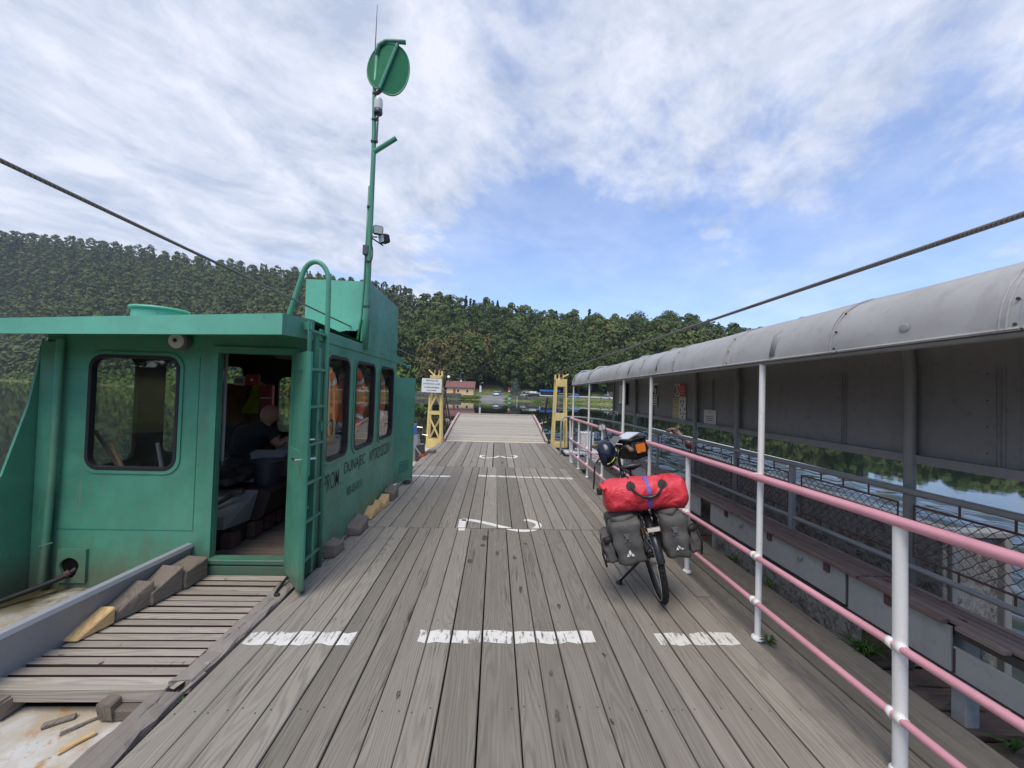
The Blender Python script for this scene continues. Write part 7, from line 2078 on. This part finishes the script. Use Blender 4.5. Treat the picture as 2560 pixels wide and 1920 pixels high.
def logo(parent, M):
    for poly in ([(-.024, -.016), (-.006, -.016), (-.015, .004)], [(.024, -.016), (.006, -.016), (.015, .004)], [(0, -.012), (.009, .004), (.006, .016), (0, .024), (-.006, .016), (-.009, .004)]):
        MB().plate([(a * 1.15, b * 1.15) for a, b in poly], [], lambda a, b, c: M @ Vector((a, c, b)), .0015).build('logo', 'ring_white', parent)
def pannier(label, sgn):
    t = thing('pannier', label, 'bag', L(sgn * .2, -.05, .36), 'grey panniers on the bicycle rack')
    x0, x1 = (-.295, -.08) if sgn < 0 else (.07, .245)
    me = soft_box(x0, x1, -.275, .085, .412, .735, .07, 3 + sgn, BM, -.05); me.materials.append(MATS['pannier_grey']); b = link('main_bag', me, t)
    # rolled top
    MB().tube([L(x0 - .0, -.10, .735), L((x0 + x1) / 2, -.13, .752), L(x1, -.10, .745)], [.030, .036, .028], 10).build('roll_top', 'pannier_grey', b, True)
    MB().tube([L(x0 + .02, -.19, .735), L(x0 + .09, -.24, .742), L(x1 - .03, -.18, .74)], [.018, .030, .016], 8).build('top_fold', 'pannier_grey', b, True)
    # outer pocket
    xo = x0 - .075 if sgn < 0 else x1
    me = soft_box(xo, xo + .075, -.245, .0, .43, .63, .08, 7 + sgn, BM, .02, 6); me.materials.append(MATS['pannier_grey']); pk = link('side_pocket', me, t)
    MB().tube([L(xo + .005, -.24, .60), L(xo + .07, -.23, .615)], .026, 10).build('pocket_roll', 'bag_black', pk, True)
    bk_s = x0 - .08 if sgn < 0 else x1 + .08
    LT([(bk_s, -.20, .60), (bk_s - .012 * -sgn, -.235, .50), (bk_s, -.21, .40)], .008, 6, 'strap', 'strap', t)
    LT([((x0 + x1) / 2 - sgn * .05, -.10, .76), ((x0 + x1) / 2 - sgn * .09, -.20, .70), (x0 if sgn < 0 else x1, -.23, .62)], .008, 6, 'strap', 'strap', t)
    cxm = (x0 + x1) / 2
    Mf = BM @ Matrix.Translation((cxm + .005 * sgn, -.2905, .505)) @ Matrix.Rotation(R(-2), 4, 'X')
    logo(b, Mf)
    M2 = BM @ Matrix.Translation((cxm - .005, -.292, .625))
    bc = MB().plate([(-.022, -.03), (.022, -.03), (.012, -.008), (.014, .008), (.022, .026), (-.022, .026), (-.014, .008), (-.012, -.008)], [], lambda a, b_, c: M2 @ Vector((a, c - .006, b_)), .012).build('buckle', 'plastic_grey', b)
    MB().box(-.010, .010, -.008, .002, -.022, -.012, 0, M2).build('buckle_slot', 'strap', bc)
pannier('grey roll-top pannier with white logo on the left side of the bicycle', -1)
pannier('grey roll-top pannier with white logo on the right side of the bicycle', 1)

DM = BM @ Matrix.Translation((.04, 0, .80)) @ Matrix.Rotation(R(5.5), 4, 'Y') @ Matrix.Translation((0, 0, -.815))
def duffel():
    global BM
    keep = BM; BM = DM
    _duffel()
    BM = keep
def _duffel():
    t = thing('duffel_bag', 'red roll-top duffel bag strapped across the bicycle rack', 'bag', L(0, -.05, .75))
    n, K = 44, 36; mb = MB(); rg_ = random.Random(4)
    for i in range(n + 1):
        u = i / n; x = -.335 + .615 * u + .03 * (u - .5) * 0
        e = .74 + .26 * min(1, u / .10) ** .5 if u < .10 else (.72 + .28 * min(1, (1 - u) / .07) ** .5 if u > .93 else 1)
        ry, rz = .150 * e, .126 * e
        zc = .872 + .010 * math.sin(u * 3) + (.012 * (u - .6) / .4 if u > .6 else 0)
        for j in range(K):
            a = 2 * PI * j / K
            sq = (abs(math.cos(a)) ** 2.6 + abs(math.sin(a)) ** 2.6) ** (-1 / 2.6)
            wr = 1 + .030 * math.sin(7 * u * PI + 3 * a) * math.sin(2.3 * a + 5 * u) + .020 * math.sin(17 * u + 5 * a) - .035 * abs(math.sin(9 * u + 2 * a)) ** 6 - .03 * abs(math.sin(6 * u - 3 * a + 1)) ** 8
            strapd = 1 - .06 * math.exp(-((u - .53) / .03) ** 2)
            z = zc + rz * sq * math.sin(a) * wr * strapd
            z = max(z, .748 + .01 * math.sin(u * 9))
            mb.v.append(L(x + .012 * math.sin(2 * a) * (1 - e), -.075 + ry * sq * math.cos(a) * wr * strapd, z))
    for i in range(n):
        for j in range(K): mb.f.append((i * K + j, i * K + (j + 1) % K, (i + 1) * K + (j + 1) % K, (i + 1) * K + j))
    mb.f += [tuple(range(K)), tuple(range(n * K, n * K + K))]
    b = mb.build('body', 'bag_red', t, 60)
    # flattened rolled end on the left with clip
    LT([(-.335, -.18, .955), (-.352, -.08, .962), (-.335, .0, .955)], .018, 8, 'rolled_end', 'bag_red', t)
    M = BM @ Matrix.Translation((-.372, -.15, .935)); MB().box(-.02, .02, -.02, .02, -.03, .025, .008, M).build('end_clip', 'strap', t)
    def sp(u, a, k=1.02):      # point on the bag surface
        x = -.335 + .615 * u; sq = (abs(math.cos(a)) ** 2.6 + abs(math.sin(a)) ** 2.6) ** (-1 / 2.6)
        return (x, -.075 - .150 * sq * math.cos(a) * k, .868 + .012 * math.sin(u * 3) + .122 * sq * math.sin(a) * k)
    # handles: webbing down the front face with round patches
    for u in (.32, .70):
        pts = [sp(u, R(a_), 1.03) for a_ in (120, 95, 75, 55, 38)]
        for p, q in zip(pts[:-1], pts[1:]): MB().bar(L(*p), L(*q), .030, .006, tuple(BM.to_3x3() @ Vector((0, -1, .3)))).build('webbing', 'strap', t)
        c = sp(u, R(42), 1.035)
        MB().lathe([(.034, 0), (.034, .004)], 18, BM @ Matrix.Translation(c) @ Matrix.Rotation(R(62), 4, 'X')).build('patch', 'strap', t)
    hd = [sp(.32, R(40), 1.05), sp(.36, R(22), 1.12), sp(.43, R(8), 1.16), sp(.52, R(4), 1.16), sp(.60, R(10), 1.16), sp(.66, R(24), 1.12), sp(.70, R(42), 1.05)]
    LT(smooth_line(hd), .008, 8, 'handle', 'strap', t)
    LT(smooth_line(hd[2:5]), .0125, 10, 'handle_grip', 'bike_black', t)
    # braided bungee strap over the bag
    pts = [sp(.53, R(a_), .975) for a_ in np.linspace(150, -38, 14)]
    mb = MB()
    for p, q in zip(pts[:-1], pts[1:]): mb.bar(L(*p), L(*q), .030, .008, tuple(BM.to_3x3() @ Vector((0, -math.cos(.6), math.sin(.6)))))
    mb.build('braided_strap', 'bungee', t)
    # dark oval print on the front
    for k in range(2):
        pr_ = [sp(.545 + (.115 - .03 * k) * math.cos(a_), R(6) + (.16 - .05 * k) * math.sin(a_), 1.022) for a_ in np.linspace(0, 2 * PI, 30)[:-1]]
        LT(pr_, .0016, 4, 'print', 'sign_red', t, True)
duffel()

# handlebar bag, hung before the turned bar
t = thing('handlebar_bag', 'black handlebar bag with an orange side patch on the bicycle', 'bag', SP(0, 1.0, 1.0))
me = soft_box(-.135, .135, .93, 1.10, .955, 1.155, .06, 12, ST, -.04, 7); me.materials.append(MATS['bag_black']); b = link('body', me, t)
me = soft_box(-.14, .14, .915, 1.105, 1.135, 1.175, .03, 13, ST, .02, 6); me.materials.append(MATS['bag_black']); link('lid', me, t)
M = ST @ Matrix.Translation((0, .985, 1.185)) @ Matrix.Rotation(R(14), 4, 'X')
mc = MB().box(-.12, .12, -.085, .095, 0, .012, .005, M).build('map_case', 'plastic_grey', t)
MB().box(-.108, .108, -.072, .082, .0125, .0145, 0, M).build('map_window', 'lamp_glass', mc)
M = ST @ Matrix.Translation((-.10, .86, 1.13)) @ Matrix.Rotation(R(38), 4, 'X')
MB().box(-.075, .075, -.03, .10, 0, .012, .004, M).build('flap', 'plastic_grey', t)
M = ST @ Matrix.Translation((.147, 1.015, 1.07))
op = MB().plate(rr(-.055, .055, -.045, .045, .015), [], lambda a, b_, c: M @ Vector((c, a, b_)), .006).build('side_patch', 'reflector_orange', t)
M = ST @ Matrix.Translation((-.05, .915, 1.08)); MB().box(-.02, .02, -.012, .004, -.008, .008, .002, M).build('tag', 'lamp_glass', t)
for s in (-1, 1): STu([(s * .05, .90, 1.10), (s * .05, .94, 1.06)], .010, 8, 'mount_clip', 'bike_black', t)

# helmet hanging from the left grip
def helmet():
    t = thing('bicycle_helmet', 'dark navy bicycle helmet with neon strips hanging from the left grip', 'helmet', (1.08, 3.78, .93))
    HMx = Matrix.Translation((1.085, 3.74, 1.03)) @ Matrix.Scale(1.14, 4) @ Matrix.Rotation(R(28), 4, 'Z') @ Matrix.Rotation(R(72), 4, 'X') @ Matrix.Rotation(R(14), 4, 'Y')
    mb = MB(); n, K = 14, 28
    for i in range(n + 1):
        ph = PI / 2 * i / n * 1.08
        for j in range(K):
            a = 2 * PI * j / K
            r_ = math.sin(ph); rib = 1 + .025 * math.cos(8 * a) * math.sin(ph) ** 2
            mb.v.append(tuple(HMx @ Vector((.088 * r_ * math.cos(a) * rib, .118 * r_ * math.sin(a) * rib + .01 * math.sin(ph), .098 * math.cos(ph)))))
    for i in range(n):
        for j in range(K): mb.f.append((i * K + j, i * K + (j + 1) % K, (i + 1) * K + (j + 1) % K, (i + 1) * K + j))
    sh_ = mb.build('shell', 'helmet_navy', t, True)
    mb = MB()
    for i in range(8):
        ph = PI / 2 * i / 7 * 1.06
        for j in range(K):
            a = 2 * PI * j / K; mb.v.append(tuple(HMx @ Vector((.075 * math.sin(ph) * math.cos(a), .104 * math.sin(ph) * math.sin(a) + .01 * math.sin(ph), .080 * math.cos(ph) - .004))))
    for i in range(7):
        for j in range(K): mb.f.append((i * K + (j + 1) % K, i * K + j, (i + 1) * K + j, (i + 1) * K + (j + 1) % K))
    mb.build('liner', 'bag_black', t, True)
    def hp(a, ph, k=1.03): return HMx @ Vector((.088 * math.sin(ph) * math.cos(a) * k, .118 * math.sin(ph) * math.sin(a) * k, .098 * math.cos(ph) * k))
    for s, a0 in ((1, R(-62)), (-1, R(-118)), (1, R(20))):
        MB().tube([hp(a0 + s * .25 * u, .35 + .85 * u, 1.035) for u in np.linspace(0, 1, 9)], .0042, 6).build('neon_strip', 'neon', sh_)
    for k in range(6):
        a = R(-150 + 24 * k); M = Matrix.Translation(hp(a, .95, 1.015)); q = (hp(a, .95, 1.2) - hp(a, .95, 1.0)).to_track_quat('Z', 'Y').to_matrix().to_4x4()
        MB().lathe([(.015, 0), (.012, .003)], 10, M @ q @ Matrix.Diagonal((.7, 1.5, 1, 1))).build('vent', 'black_void', sh_)
    g = ST @ Vector((-.32, .78, 1.115))
    MB().tube([tuple(g + Vector((0, 0, .0))), tuple((g + Vector((1.06, 3.74, 1.06))) / 2 + Vector((-.02, 0, 0))), (1.05, 3.75, 1.08)], .006, 6).build('strap', 'strap', t)
    MB().tube(smooth_line([(1.02, 3.72, .99), (.975, 3.70, .93), (.97, 3.70, .80), (.965, 3.70, .70)]), .008, 6).build('chin_strap', 'strap', t)
    MB().box(.955, .985, 3.69, 3.71, .92, .96, .004).build('strap_clip', 'plastic_grey', t)
helmet()

# ------------------------------------------------------------------ damp summer air
def build_haze():
    mt = bpy.data.materials.new('haze'); mt.use_nodes = True
    nt = NT(mt.node_tree); nt.n.remove(nt.n['Principled BSDF'])
    v = nt.new('ShaderNodeVolumePrincipled')
    v.inputs['Color'].default_value = (0.80, 0.88, 1.0, 1)
    v.inputs['Density'].default_value = 0.00016
    v.inputs['Anisotropy'].default_value = 0.0
    nt.l.new(v.outputs[0], nt.n['Material Output'].inputs['Volume'])
    MATS['haze'] = mt
    o = MB().box(-2600, 2600, -350, 2600, WZ - 4.5, 330).build('haze', 'haze')
    o['kind'] = 'stuff'; tag(o, 'thin bluish haze in the air over the lake', 'haze')
build_haze()
